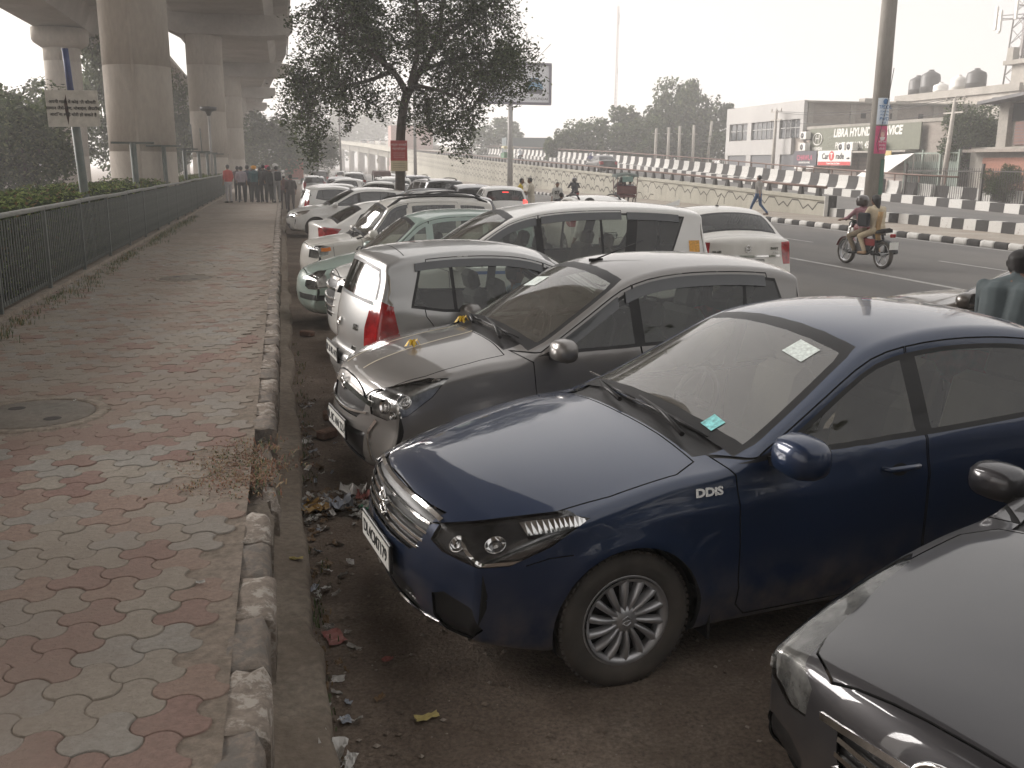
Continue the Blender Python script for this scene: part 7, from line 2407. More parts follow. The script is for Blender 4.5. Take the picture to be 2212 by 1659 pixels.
# ================================================================ poles, billboard, mast
def street_items():
    GP = mat('pole_grey', (.27, .26, .25), .6, .2, var=.15, scale=3, dust=.1)
    GG = mat('pole_paint_green', (.03, .10, .065), .6, var=.2)
    t = pole('tall_pole', 'thick grey tapering pole on the median with posters pasted on it', 21.8, 33, .16, .33, .24, 14, pos_mat('pole_concrete', [(.19, .175, .155), (.25, .235, .21)], .8, .85, .2, 20, .12, 9, stretch=(1, 1, .3)))
    g = MB(); g.lathe([(.337, 1.05), (.325, 2.35)], 20, a0=-PI*.5, a1=PI*.32); g.build('green_paint', GG, t)
    def wrap(name, z0, z1, a0, a1, m, r=.315):
        mb = MB(); mb.lathe([(r+.012, z0), (r, z1)], 14, a0=a0, a1=a1); return mb.build(name, m, t)
    wrap('pink_poster', 2.55, 3.55, -PI*.78, -PI*.22, mat('poster_pink', (.50, .06, .16), .55, var=.15, scale=7), .318)
    wrap('white_sticker', 3.6, 4.55, -PI*.78, -PI*.22, mat('sticker_pale', (.60, .66, .72), .55, var=.08), .312)
    # portrait patch: a plain turbaned outline
    FL = mat('poster_face', (.55, .36, .30), .6, var=.15); BE = mat('poster_beard', (.66, .60, .58), .6, var=.1)
    for nm, mm, pts in (('portrait_turban', mat('poster_turban', (.45, .16, .20), .6), [(.14*math.cos(a), 3.30+.13*math.sin(a)) for a in np.linspace(0, PI, 10)]), ('portrait_face', FL, [(.085*math.cos(a), 3.24+.10*math.sin(a)) for a in np.linspace(0, 2*PI, 14)][:-1]), ('portrait_beard', BE, [(.11*math.cos(a), 3.15+.13*math.sin(a)) for a in np.linspace(PI, 2*PI, 10)])):
        yy = {'portrait_turban': -.342, 'portrait_face': -.345, 'portrait_beard': -.348}[nm]
        mb = MB(); mb.add([(u-.03, yy, v) for u, v in pts], [tuple(range(len(pts)))]); mb.build(nm, mm, t)
    BL = mat('sticker_blue', (.05, .16, .34), .6, var=0)
    for s, sz, z in (('TPDDL', .17, 4.22), ('ZONE No.', .085, 4.06), ('POLE No.', .085, 3.95), ('PWD', .17, 3.80), ('R.I.A.', .085, 3.66)):
        text_mesh('lettering', s, sz, BL, t, .001, frame_mat(Vector((-.02, -.345, z)), (1, 0, 0), (0, 0, 1)), 'CENTER', .002)
    lg = MB(); lg.lathe([(0, 0), (.10, 0)], 16, 'Y', (-.02, -.344, 4.42)); lg.build('logo_patch', BL, t)
    for i, s in enumerate(('साँई बाबा', 'समारोह', 'दिल्ली')): text_mesh('lettering', s, .09, BE, t, .001, frame_mat(Vector((-.02, -.352, 2.98-.13*i)), (1, 0, 0), (0, 0, 1)), 'CENTER')
    cb = MB(); cb.tube([(.16, -.40, 5.6), (.02, -.41, 4.4), (-.18, -.42, 3.4), (-.28, -.40, 2.9), (-.20, -.42, 2.6)], .013, 5); cb.build('cable', M_BLACK, t)
    # billboard on a single post
    t = thing('billboard', 'white billboard on a single tall post beyond the shade tree', 'billboard', (20.6, 88, .16))
    mb = MB(); mb.tube([(-.2, 0, 0), (-.2, 0, 7.6)], [.26, .22], 14); mb.build('post', GP, t)
    f = MB()
    for c, s in (((0.25, 0, 9.25-1.72), (6.7, .35, .22)), ((.25, 0, 9.25+1.72), (6.7, .35, .22)), ((.25-3.25, 0, 9.25), (.22, .35, 3.3)), ((.25+3.25, 0, 9.25), (.22, .35, 3.3))): f.box(c, s)
    f.build('frame', mat('billboard_frame', (.13, .12, .16), .5, var=.1), t)
    p = MB(); p.box((.25, .02, 9.25), (6.32, .12, 3.24)); p.build('panel', mat('billboard_white', (.62, .63, .66), .5, var=.05), t)
    text_mesh('lettering', 'HYUNDAI', .30, M_INK, t, .002, frame_mat(Vector((2.5, -.05, 7.95)), (1, 0, 0), (0, 0, 1)), 'CENTER', .004, 1.2)
    text_mesh('lettering', 'Like to live. Modern.', .22, M_INK, t, .002, frame_mat(Vector((-1.35, -.05, 8.75)), (1, 0, 0), (0, 0, 1)), 'CENTER')
    # printed blue car on the panel
    CB = mat('print_blue', (.10, .27, .42), .5, var=.1); CD = mat('print_dark', (.03, .035, .05), .5)
    def flat(nm, pts, m, y): 
        mb = MB(); mb.add([(u, y, v) for u, v in pts], [tuple(range(len(pts)))]); mb.build(nm, m, t)
    flat('printed_car_body', [(1.5, 8.45), (2.75, 8.45), (2.82, 8.95), (2.65, 9.35), (2.4, 9.75), (1.8, 9.80), (1.45, 9.45), (1.4, 8.9)], CB, -.048)
    flat('printed_car_shade', [(1.45, 8.4), (2.78, 8.4), (2.80, 8.80), (1.42, 8.80)], CD, -.052)
    flat('printed_car_glass', [(1.65, 9.40), (2.55, 9.38), (2.38, 9.68), (1.82, 9.72)], CD, -.052)
    flat('printed_car_plate', [(1.9, 8.86), (2.4, 8.86), (2.4, 8.98), (1.9, 8.98)], M_WHITE_P, -.055)
    # lamp posts
    def lamp(label, x, y, h, r, arm):
        t = thing('street_lamp', label, 'street lamp', (x, y, .02), 0, 'street lamps along the road')
        a = MB(); a.tube([(0, 0, 0), (0, 0, h)], [r, r*.6], 10); a.build('shaft', GP, t)
        for s in (1, -1):
            b = MB(); b.tube([(0, 0, h-.1), (s*arm, 0, h+.25)], .04, 6); b.build('arm', GP, t)
            c = MB(); c.box((s*(arm+.25), 0, h+.27), (.7, .26, .12), bev=.03); c.build('lantern', GP, t)
        return t
    lamp('slim street lamp left of the shade tree in front of the flyover', 6.9, 120, 11.5, .13, 1.2)
    lamp('thick pale lamp post right behind the shade tree trunk', 15.9, 120, 13.5, .22, 1.2)
    t = thing('floodlight_mast', 'tall floodlight mast far behind the crowd left of the shade tree', 'light mast', (-12.5, 250, 0))
    a = MB(); a.tube([(0, 0, 0), (0, 0, 20.6)], [.3, .14], 8); a.build('shaft', GP, t)
    for i in range(6):
        b = MB(); b.box((-1.2+.48*i, 0, 20.8), (.36, .4, .45)); b.build('floodlight', GP, t)
    c = MB(); c.box((0, 0, 20.5), (2.9, .12, .12)); c.build('crossarm', GP, t)
    t = thing('path_lamp', 'flat topped path lamp post standing above the crowd', 'lamp', (-3.5, 52.5, 0))
    a = MB(); a.tube([(0, 0, .3), (0, 0, 4.6)], .06, 8); a.build('shaft', GP, t)
    b = MB(); b.lathe([(.08, 4.55), (.16, 4.75), (.40, 4.82), (.42, 4.98), (0, 5.02)], 16); b.build('lamp_head', mat('lamp_dark', (.05, .05, .05), .5), t)
    # mast
    t = thing('radio_mast', 'thin pale radio mast rising above the hazy tree belt', 'mast', (83, 240, 0))
    MS = mat('mast_pale', (.40, .33, .31), .6, var=.2)
    for a in range(3):
        an = 2*PI*a/3
        m_ = MB(); m_.tube([(.45*math.cos(an), .45*math.sin(an), 0), (.2*math.cos(an), .2*math.sin(an), 41)], .07, 5); m_.build('leg', MS, t)
    br = MB()
    for k in range(40):
        z = k+.5; r = .45-.25*z/41
        for a in range(3):
            a0, a1 = 2*PI*a/3, 2*PI*(a+1)/3
            br.tube([(r*math.cos(a0), r*math.sin(a0), z), (r*math.cos(a1), r*math.sin(a1), z+1)], .035, 4, cap=False)
    br.build('bracing', MS, t)
    for z in (38, 36.5, 25, 12): 
        q = MB(); q.tube([(.3, 0, z), (.3, 0, z+1.4)], .12, 6); q.build('antenna', MS, t)
    # concrete posts before the belt
    CP = mat('post_concrete', (.36, .33, .29), .8, var=.2)
    for i, (px, lab) in enumerate(((43.6, 'first'), (45.2, 'second'), (46.6, 'third'), (48.4, 'fourth'))):
        p = pole('utility_post', 'pale concrete utility post, %s of four standing before the tree belt' % lab, px, 111, 0, .22, .15, 6.6+.15*i, CP)
        b = MB(); b.box((0, 0, 6.0), (.9, .08, .08)); b.build('crossarm', CP, p)
    p = pole('utility_post', 'leaning pale utility post left of the showroom', 50.6, 112, 0, .2, .14, 7.6, CP); p.rotation_euler = (0, .07, 0)
    def upole(lab, x, y, h, lean):
        t = thing('utility_pole', lab, 'utility pole', (x, y, 0)); t.rotation_euler = (0, lean, 0)
        a = MB(); a.tube([(0, 0, 0), (0, 0, h)], [.20, .13], 10); a.build('shaft', CP, t)
        for z in (h-.15, h-.9):
            b = MB(); b.box((0, 0, z), (.08, 2.0, .10)); b.build('crossarm', CP, t)
        for y_ in (-.9, 0, .9):
            c = MB(); c.tube([(0, y_, h-.1), (0, y_, h+.15)], .05, 6); c.build('insulator', CP, t)
    upole('utility pole with crossarms in front of the showroom', 45.2, 85.0, 7.4, .01)
    upole('leaning utility pole beside the dense tree among the shops', 44.6, 59.4, 6.8, .05)
    for i, (z, sag) in enumerate(((7.3, .5), (7.2, .6), (6.4, .55))):
        w = MB(); w.tube([(45.2+(44.9-45.2)*f, 85+(59.4-85)*f, z-sag*4*f*(1-f)-.4*f) for f in np.linspace(0, 1, 13)], .018, 4)
        tag(w.build('overhead_wire', M_BLACK), 'sagging overhead wire between the two utility poles, %s' % ('uppermost', 'middle one', 'lowest')[i], 'wire', 'wires along the shops')
    c = MB(); c.box((0, 0, 1.6), (7.4, 3, 3.2)); tag(c.build('site_cabin', mat('cabin_green', (.07, .095, .10), .7, var=.1), loc=(37.5, 150, 3.2)), 'dark green cabin box beyond the far barrier', 'cabin')
    c = thing('pink_tower_block', 'small faded pink block behind the flyover barrier', 'building', (27.5, 215, 0))
    m_ = MB(); m_.box((0, 0, 5.2), (9, 6, 10.4)); m_.build('wall', mat('pink_wall', (.36, .22, .19), .8, var=.1), c)
    m_ = MB(); m_.box((0, 0, 11.2), (8, .1, .08)); m_.box((0, 0, 11.7), (8, .1, .08))
    for k in range(9): m_.box((-4+k, 0, 11.0), (.08, .08, 1.4))
    m_.build('roof_railing', GP, c)

# ================================================================ buildings
def buildings():
    PAN = pos_mat('facade_panel', [(.36, .345, .33), (.41, .395, .375)], .3, .6, .05, 5, .05, 2)
    BRK = pos_mat('raw_brick', [(.22, .19, .165), (.30, .265, .235)], .9, .9, .5, 8, .25, 9, stretch=(1, 1, 2.5))
    CON = pos_mat('raw_concrete', [(.27, .25, .22), (.35, .325, .29)], .5, .9, .2, 8, .15, 5)
    SHU = mat('shutter_grey', (.105, .105, .11), .6, .2, var=.1)
    GLS = mat('dark_pane', (.05, .055, .06), .12, var=.1, coat=.6)
    WHT = pos_mat('white_wash', [(.42, .39, .35), (.52, .485, .44)], .6, .9, .1, 5, .12, 3, stretch=(1, 1, .4), dirt=(.27, .23, .19), dscale=.5, dfac=.6)
    FRM = mat('frame_grey', (.30, .29, .28), .5, var=.05)
    t = thing('showroom', 'grey panelled two storey showroom with shutters and dark windows', 'building', (46, 81.3, 0))
    def bx(nm, x0, x1, y0, y1, z0, z1, m, par=t): 
        b = MB(); b.box(((x0+x1)/2, (y0+y1)/2, (z0+z1)/2), (x1-x0, y1-y0, z1-z0)); return b.build(nm, m, par)
    bx('core', .35, 18, .35, 15.6, 0, 7.9, BRK)
    bx('upper_panel', 0, .34, 0, 15.75, 6.5, 8.1, PAN)
    bx('middle_panel', 0, .34, 1.9, 15.75, 3.35, 4.8, PAN)
    for y0, y1 in ((0, .55), (4.35, 5.35), (10.1, 10.95), (15.0, 15.75)): bx('pilaster', .02, .34, y0, y1, 4.8, 6.5, PAN)
    for y0, y1 in ((3.9, 5.0), (9.9, 10.9), (15.1, 15.75)): bx('pilaster', .02, .34, y0, y1, 0, 3.35, PAN)
    for y0, y1, n in ((.6, 4.3, 4), (5.4, 10.05, 5)):
        w = bx('window', .20, .26, y0, y1, 4.85, 6.45, GLS)
        for k in range(1, n): bx('mullion', .15, .20, y0+(y1-y0)*k/n-.04, y0+(y1-y0)*k/n+.04, 4.85, 6.45, FRM, w)
        bx('transom', .14, .20, y0, y1, 5.72, 5.80, FRM, w)
    for y0, y1 in ((11.0, 12.2), (12.5, 13.5), (13.8, 14.9)):
        w = bx('window', .20, .26, y0, y1, 4.85, 6.45, GLS); bx('transom', .14, .20, y0, y1, 5.72, 5.80, FRM, w)
    for y0, y1 in ((0.6, 3.9), (5.0, 9.9), (10.9, 15.1)):
        s = bx('shutter', .15, .25, y0, y1, 0, 3.35, SHU)
        for k in range(11): bx('slat', .13, .15, y0, y1, .1+.3*k, .13+.3*k, SHU, s)
    bx('plaster_pier', -.03, .30, -.5, .55, 0, 4.4, WHT)
    bx('roof_slab', .3, 18.2, -.1, 15.75, 7.9, 8.06, CON)
    for x in np.arange(.6, 18, 4.3): bx('column', x, x+.5, .25, .345, 0, 7.9, CON)
    bx('beam', .35, 18, .26, .348, 5.6, 6.1, CON)
    for x in (6, 9, 12): bx('vent_hole', x, x+.5, .3, .342, 6.6, 7.1, M_GAP)
    bx('roof_vent', 8, 9, 3, 4, 8.06, 8.6, CON); bx('roof_vent', 12, 13.5, 4, 5, 8.06, 8.5, CON)
    # shop row
    t = thing('shop_row', 'low row of shops under the big olive signboard', 'building', (46.1, 61.6, 0))
    bx('wall', .3, 9, 0, 19.6, 0, 5.5, BRK, t); bx('parapet', .2, .5, 0, 19.6, 5.5, 5.75, CON, t)
    bx('canopy', -.9, .3, 3.2, 19.4, 3.36, 3.5, CON, t)
    for y0, y1 in ((3.4, 7.0), (7.4, 10.6), (11.0, 15.0), (15.3, 19.2)):
        s = bx('shutter', .15, .25, y0, y1, 0, 3.0, mat('shop_shutter', (.30, .24, .21), .7, var=.15), t)
        for k in range(9): bx('slat', .12, .15, y0, y1, .15+.32*k, .18+.32*k, SHU, s)
    for y in (6, 9, 12, 15, 18): bx('vent_hole', .27, .31, y, y+.5, 3.52, 3.56, M_GAP, t)
    # signs (own things)
    OL = mat('sign_olive', (.12, .125, .085), .6, var=.12, scale=3); SW = mat('sign_white', (.66, .64, .60), .6, var=.05)
    def face(t_, y, z, s, size, m, bold=.01, sx=1., align='CENTER', x=-.07, shear=0.):
        text_mesh('lettering', s, size, m, t_, .004, frame_mat(Vector((x, y, z)), (0, -1, 0), (0, 0, 1)), align, bold, sx, shear)
    s = thing('signboard', 'big olive signboard with white service lettering and phone number', 'signboard', (46.0, 64.2, 0))
    b = MB(); b.box((0, 7.8, 4.53), (.12, 15.6, 1.96)); b.build('board', OL, s)
    face(s, 7.0, 5.0, 'LIBRA HYUNDAI SERVICE', .92, SW, .035, .92, shear=.12)
    face(s, 8.0, 3.98, 'Ph: 7042596630, 45652652', .74, SW, .015, .84, shear=.12)
    face(s, 14.25, 3.78, 'HYUNDAI', .36, SW, .012)
    for k, w_ in enumerate(('NEW', 'THINKING', 'NEW', 'POSSIBILITIES')): face(s, 12.6, 4.95-.32*k, w_, .2, mat('sign_grey', (.32, .32, .26), .6), 0, .9, 'LEFT')
    e = MB(); q = lambda u, v: Vector((-.09, 14.25-u*.75, 4.6+v*.5))
    e.tube([q(math.cos(a), math.sin(a)) for a in np.linspace(0, 2*PI, 25)], .05, 6, cap=False)
    for pts in ([(-.42, -.70), (-.30, .72)], [(.42, .70), (.30, -.72)], [(-.38, .05), (0, .12), (.38, -.05)]): e.tube([q(u, v) for u, v in pts], .05, 6)
    e.build('emblem', SW, s)
    s = thing('signboard', 'white car trading signboard with a red disc below the olive board', 'signboard', (45.2, 71.8, 0))
    b = MB(); b.box((0, 2.55, 2.97), (.10, 5.1, 1.22)); b.build('board', SW, s)
    b = MB(); b.box((-.01, 2.55, 2.52), (.10, 5.0, .30)); b.build('red_band', mat('sign_red', (.50, .03, .03), .5, var=.05), s)
    face(s, 3.9, 3.1, 'Car', .68, M_INK, .012); face(s, 1.65, 3.1, 'rade', .68, M_INK, .012); face(s, .42, 2.95, '.com', .22, M_INK)
    d = MB(); d.lathe([(0, -.062), (.40, -.062)], 24, 'X', (0, 2.93, 3.14)); d.build('red_disc', mat('sign_red', (.5, .03, .03)), s)
    face(s, 2.93, 3.12, 'T', .62, SW, .02); face(s, 2.6, 2.52, 'Trusted Used Car Dealer', .2, SW)
    s = thing('signboard', 'dark signboard with pink letters at the left end of the shops', 'signboard', (45.2, 77.2, 0))
    b = MB(); b.box((0, 1.9, 2.95), (.10, 3.9, 1.3)); b.build('board', mat('sign_black', (.045, .042, .055), .5), s)
    face(s, 1.9, 3.0, 'CHAWLA', .62, mat('sign_pink', (.45, .06, .12), .5), .015); face(s, 1.9, 2.6, 'CAR DECOR & MUSIC', .2, SW)
    for y0 in (.3, 2.4): b = MB(); b.box((-.03, y0+.6, 2.2), (.06, 1.2, .25)); b.build('name_strip', SW, s)
    s = thing('signboard', 'small yellow signboard behind the thick pole', 'signboard', (45.2, 66.4, 0))
    b = MB(); b.box((0, 1.3, 2.85), (.08, 2.5, 1.2)); b.build('board', mat('sign_yellow', (.45, .33, .12), .6, var=.15), s); face(s, 1.3, 3.0, 'DENT PAINT', .36, M_INK, .006); face(s, 1.3, 2.6, 'AC SERVICE', .28, M_INK)
    # air conditioners on the shop row
    for i, (y, z, lab) in enumerate(((79.9, 4.95, 'white air conditioner left of the olive signboard, upper'), (79.9, 3.95, 'white air conditioner left of the olive signboard, lower'), (68.7, 3.86, 'white air conditioner right of the thick pole below the olive board'), (73.6, 3.86, 'air conditioner under the middle of the olive board'), (72.4, 3.86, 'air conditioner beside the one under the middle of the olive board'))):
        t_ = thing('air_conditioner', lab, 'air conditioner', (45.55, y, z), 0, 'air conditioners on the shops')
        b = MB(); b.box((0, 0, 0), (.5, .95, .66), bev=.03); b.build('casing', SW, t_)
        f_ = MB(); f_.lathe([(.05, -.262), (.24, -.262), (.26, -.255)], 18, 'X', (0, .14, 0)); f_.build('fan_grille', M_BLACK, t_)
        k_ = MB(); k_.box((.1, 0, -.36), (.6, .9, .05)); k_.build('bracket', M_BLACK, t_)
    # sheet awning and green gate
    a = thing('tarpaulin_awning', 'white tarpaulin awning sloping down beside the thick pole', 'awning', (43.4, 65.0, 0))
    b = MB(); b.add([(-1.6, -1.6, 1.2), (-1.6, 1.9, 1.0), (1.6, 1.9, 3.1), (1.6, -1.6, 3.25), (-1.6, -1.6, 1.16), (-1.6, 1.9, .96), (1.6, 1.9, 3.06), (1.6, -1.6, 3.21)], [(0, 1, 2, 3), (7, 6, 5, 4), (0, 4, 5, 1), (2, 6, 7, 3), (1, 5, 6, 2), (3, 7, 4, 0)]); b.build('sheet', SW, a)
    for x, y, z in ((-1.6, -1.6, 1.2), (-1.6, 1.9, 1.0), (1.6, -1.6, 3.2), (1.6, 1.9, 3.05)):
        p = MB(); p.tube([(x, y, 0), (x, y, z)], .05, 6); p.build('prop', CON, a)
    g = thing('green_gate', 'pale green barred gate between the shops and the dense tree', 'gate', (45.9, 59.6, 0))
    GR = mat('gate_green', (.22, .26, .22), .7, var=.15)
    for z in (.15, 1.7, 3.25): b = MB(); b.box((0, 3.0, z), (.08, 6.0, .10)); b.build('rail', GR, g)
    bm_ = MB(); bm_.box((0, 0, 1.7), (.04, .04, 3.1)); bme = bm_.mesh('bar', [GR])
    for y in np.arange(.2, 6, .22): link('bar', bme, g, (0, float(y), 0))
    for y in (0, 2, 4, 6): b = MB(); b.box((0, y, 1.75), (.14, .14, 3.5)); b.build('post', GR, g)
    b = MB(); b.box((.12, 3, 1.4), (.03, 5.8, 2.5)); b.build('backing_sheet', mat('gate_sheet', (.17, .20, .175), .8, var=.15), g)
    # building with the orange shutter
    t = thing('corner_shop', 'shabby two storey shop with an orange shutter and sloping roof at right edge', 'building', (46.3, 37.5, 0))
    ORS = mat('shutter_orange', (.30, .13, .085), .7, var=.12)
    bx('wall', .4, 12, 0, 22.0, 0, 3.6, CON, t); bx('ledge', -.6, .5, 0, 21.6, 3.25, 3.45, BRK, t)
    bx('upper_wall', 1.0, 12, 0, 19.8, 3.6, 6.6, CON, t)
    s = bx('shutter', .28, .36, 1.0, 20.6, 0, 2.9, ORS, t)
    for k in range(9): bx('slat', .25, .28, 1.0, 20.6, .15+.32*k, .19+.32*k, ORS, s)
    s = bx('upper_shutter', .88, .96, 13.0, 18.6, 3.7, 5.2, mat('shutter_brown', (.17, .085, .065), .7), t)
    for k in range(7): bx('slat', .85, .88, 13.0, 18.6, 3.75+.2*k, 3.79+.2*k, SHU, s)
    bx('dark_opening', .90, .98, 2, 19.4, 5.25, 6.4, M_GAP, t)
    bx('side_column', .6, 1.0, 19.0, 19.9, 3.5, 6.7, CON, t); bx('cream_panel', .6, .8, 7.0, 11.0, 4.2, 6.2, WHT, t)
    r = MB(); r.add([(-.8, -.5, 8.3), (-.8, 20.4, 6.55), (13, 20.4, 6.9), (13, -.5, 8.6), (-.8, -.5, 8.1), (-.8, 20.4, 6.35), (13, 20.4, 6.7), (13, -.5, 8.4)], [(0, 3, 2, 1), (4, 5, 6, 7), (0, 1, 5, 4), (1, 2, 6, 5), (2, 3, 7, 6), (3, 0, 4, 7)]); r.build('roof', mat('roof_dark', (.12, .115, .115), .7, var=.15), t)
    # white house with tanks
    t = thing('white_house', 'whitewashed house behind the shops with water tanks on its roof', 'building', (66.5, 79.0, 0))
    bx('wall', 0, 14, 0, 18.5, 0, 9.7, WHT, t); bx('parapet', -.3, .1, -.2, 18.7, 9.2, 9.9, CON, t)
    for y in (2.6, 8.5, 14.5): bx('window', -.05, .02, y, y+.8, 8.0, 8.8, M_GAP, t)
    bx('roof_room', 3, 12, -6.0, 5.0, 9.7, 12.0, CON, t); bx('roof_room_cap', 2.4, 12.4, -6.6, 5.6, 12.0, 12.4, CON, t)
    for y in (-6, 0, 5): bx('roof_post', 2.6, 3.3, y-.4, y+.4, 12.4, 13.6, CON, t)
    bx('side_wing', 1, 14, -9, 0, 0, 9.4, CON, t)
    TK = [('black water tank, largest on the white house roof', 15.2, 1.0, 2.6, M_TANK), ('tall black cylinder tank at the left end of the white house roof', 17.3, .95, 2.2, M_TANK), ('pale water tank between the black ones', 13.4, .75, 1.2, SW), ('second pale water tank in the middle of the roof', 10.6, .8, 1.7, SW), ('dark grey water tank at the right of the tank group', 8.0, .95, 2.1, M_TANK)]
    for lab, y, r_, h, m_ in TK:
        tk = thing('water_tank', lab, 'water tank', (68.0, 79+y, 9.7), 0, 'water tanks on the white house')
        b = MB(); b.lathe([(0, 0), (r_, 0), (r_, h*.35), (r_*1.03, h*.37), (r_, h*.40), (r_, h*.72), (r_*.9, h*.86), (r_*.45, h*.96), (r_*.3, h), (0, h)], 20); b.build('tank_shell', m_, tk)
        b = MB(); b.lathe([(r_*.28, h), (r_*.28, h+.12), (0, h+.14)], 14); b.build('lid', m_, tk)
    # lattice phone tower
    t = thing('phone_tower', 'lattice phone tower with antenna panels cut by the right edge', 'tower', (71, 84.5, 9.7))
    TS = mat('tower_steel', (.33, .31, .30), .6, .3, var=.15)
    def R(z): return 1.5-.045*z
    for a in range(4):
        an = PI/4+PI/2*a
        b = MB(); b.tube([(R(0)*math.cos(an), R(0)*math.sin(an), 0), (R(22)*math.cos(an), R(22)*math.sin(an), 22)], .08, 6); b.build('leg', TS, t)
    br = MB()
    for k in range(15):
        z = k*1.45
        for a in range(4):
            a0, a1 = PI/4+PI/2*a, PI/4+PI/2*(a+1)
            for s0, s1 in ((0, 1.45), (1.45, 0)): br.tube([(R(z+s0)*math.cos(a0), R(z+s0)*math.sin(a0), z+s0), (R(z+s1)*math.cos(a1), R(z+s1)*math.sin(a1), z+s1)], .045, 4, cap=False)
    br.build('bracing', TS, t)
    cc = MB(); cc.box((0, 0, 8), (.5, .5, 16)); cc.build('cable_ladder', TS, t)
    for k, (x, y, z, h) in enumerate(((-2.2, 1.0, 5.5, 2.0), (-1.9, 2.0, 5.8, 2.2), (-1.0, 2.6, 5.6, 2.0), (-2.0, -.8, 6.4, 2.3), (-1.6, 1.6, 10.5, 2.0), (1.6, -1.8, 6.5, 2.2))):
        b = MB(); b.box((x, y, z+h/2), (.22, .34, h), bev=.04); b.build('antenna_panel', SW, t)
        c = MB(); c.tube([(x, y, z+h*.6), (0, 0, z+h*.6)], .05, 5); c.build('bracket', TS, t)
    # roadside row of faint far blocks
M_TANK = mat('tank_black', (.045, .047, .05), .5, var=.1, dust=.2)

def haze():
    mb = MB(); mb.box((0, 330, 23.0), (900, 1200, 49.6))
    m = bpy.data.materials.new('haze'); m.use_nodes = True
    n = m.node_tree.nodes; n.clear()
    v = n.new('ShaderNodeVolumePrincipled'); o = n.new('ShaderNodeOutputMaterial')
    v.inputs['Color'].default_value = (.97, .955, .94, 1)
    v.inputs['Density'].default_value = .0025
    v.inputs['Anisotropy'].default_value = .35
    m.node_tree.links.new(v.outputs[0], o.inputs['Volume'])
    ob = mb.build('haze', m); ob['kind'] = 'stuff'
ground(); pavement(); kerbs(); viaduct(); flyover(); medians(); buildings()
manhole(-1.8, 7.2, .41, 'large round concrete manhole cover in the pavement at left')
manhole(-1.55, 15.7, .38, 'round manhole cover farther along the pavement')
fence(); hedge(); posts(); picket_fence(); street_items(); trees(); big_tree(); weeds(); litter(); haze()
def cars():
    G = 'cars parked nose or tail to the kerb'
    place_car('sedan', SEDAN, 'saloon_car', 'deep blue saloon nearest the pavement kerb with silver wheel cover', (1.22, 4.37), 3.29, PT_BLUE, N=110, group=G)
    t, _ = place_car('corner', CORNER, 'saloon_car', 'dark plum grey car bonnet cropped by the bottom right corner', (2.41, 2.12), 3.43, PT_CORNER, N=100, group=G)
    t.scale = (1, 1, .93)
    place_car('celerio', CELERIO, 'hatchback_car', 'graphite grey hatchback with yellow ribbon bows on its bonnet', (1.04, 6.63), 3.30, PT_GREY, group=G)
    place_car('i10', I10, 'hatchback_car', 'silver hatchback parked tail to the kerb with big red tail light', (3.18, 8.7), .12, PT_SILVER, group=G)
    place_car('mpv', MPV, 'people_carrier', 'long white people carrier with blue side stripe and orange sticker', (1.36, 11.45), 3.16, PT_WHITE, group=G)
    place_car('santro', SANTRO, 'hatchback_car', 'sage green tall hatchback with black bumper strip', (.82, 13.7), 3.22, PT_SAGE, group=G)
    place_car('wagon', WAGON, 'hatchback_car', 'dusty white tall hatchback with black roof rails and amber indicator', (.95, 17.2), 3.26, PT_WHITED, group=G)
    place_car('sedan_far', dict(SEDAN), 'saloon_car', 'white saloon parked tail to the kerb with pointed red tail light', (4.05, 20.6), .15, PT_WHITE, near=False, N=80, group=G)
    place_car('cross', CROSS, 'hatchback_car', 'dark grey crossover with black rails behind the white saloon', (2.3, 24.6), 3.2, PT_DGREY, near=False, N=70, group=G)
    place_car('crossw', CROSSW, 'hatchback_car', 'white crossover with silver roof rails behind the dark crossover', (2.3, 27.6), 3.2, PT_WHITE, near=False, N=70, group=G)
    place_car('baleno', BALENO, 'hatchback_car', 'white low hatchback with nose to the kerb and round door mirror', (.88, 30.9), 3.2, PT_WHITE, near=False, N=80, group=G)
    place_car('eon', EON, 'hatchback_car', 'small white hatchback with tall slanting red tail light', (3.2, 34.0), .10, PT_WHITE, near=False, N=70, group=G)
    place_car('baleno', BALENO, 'hatchback_car', 'white hatchback with wide flat red tail light, last by the crowd', (3.7, 37.6), .12, PT_WHITE, near=False, group=G)
cars()
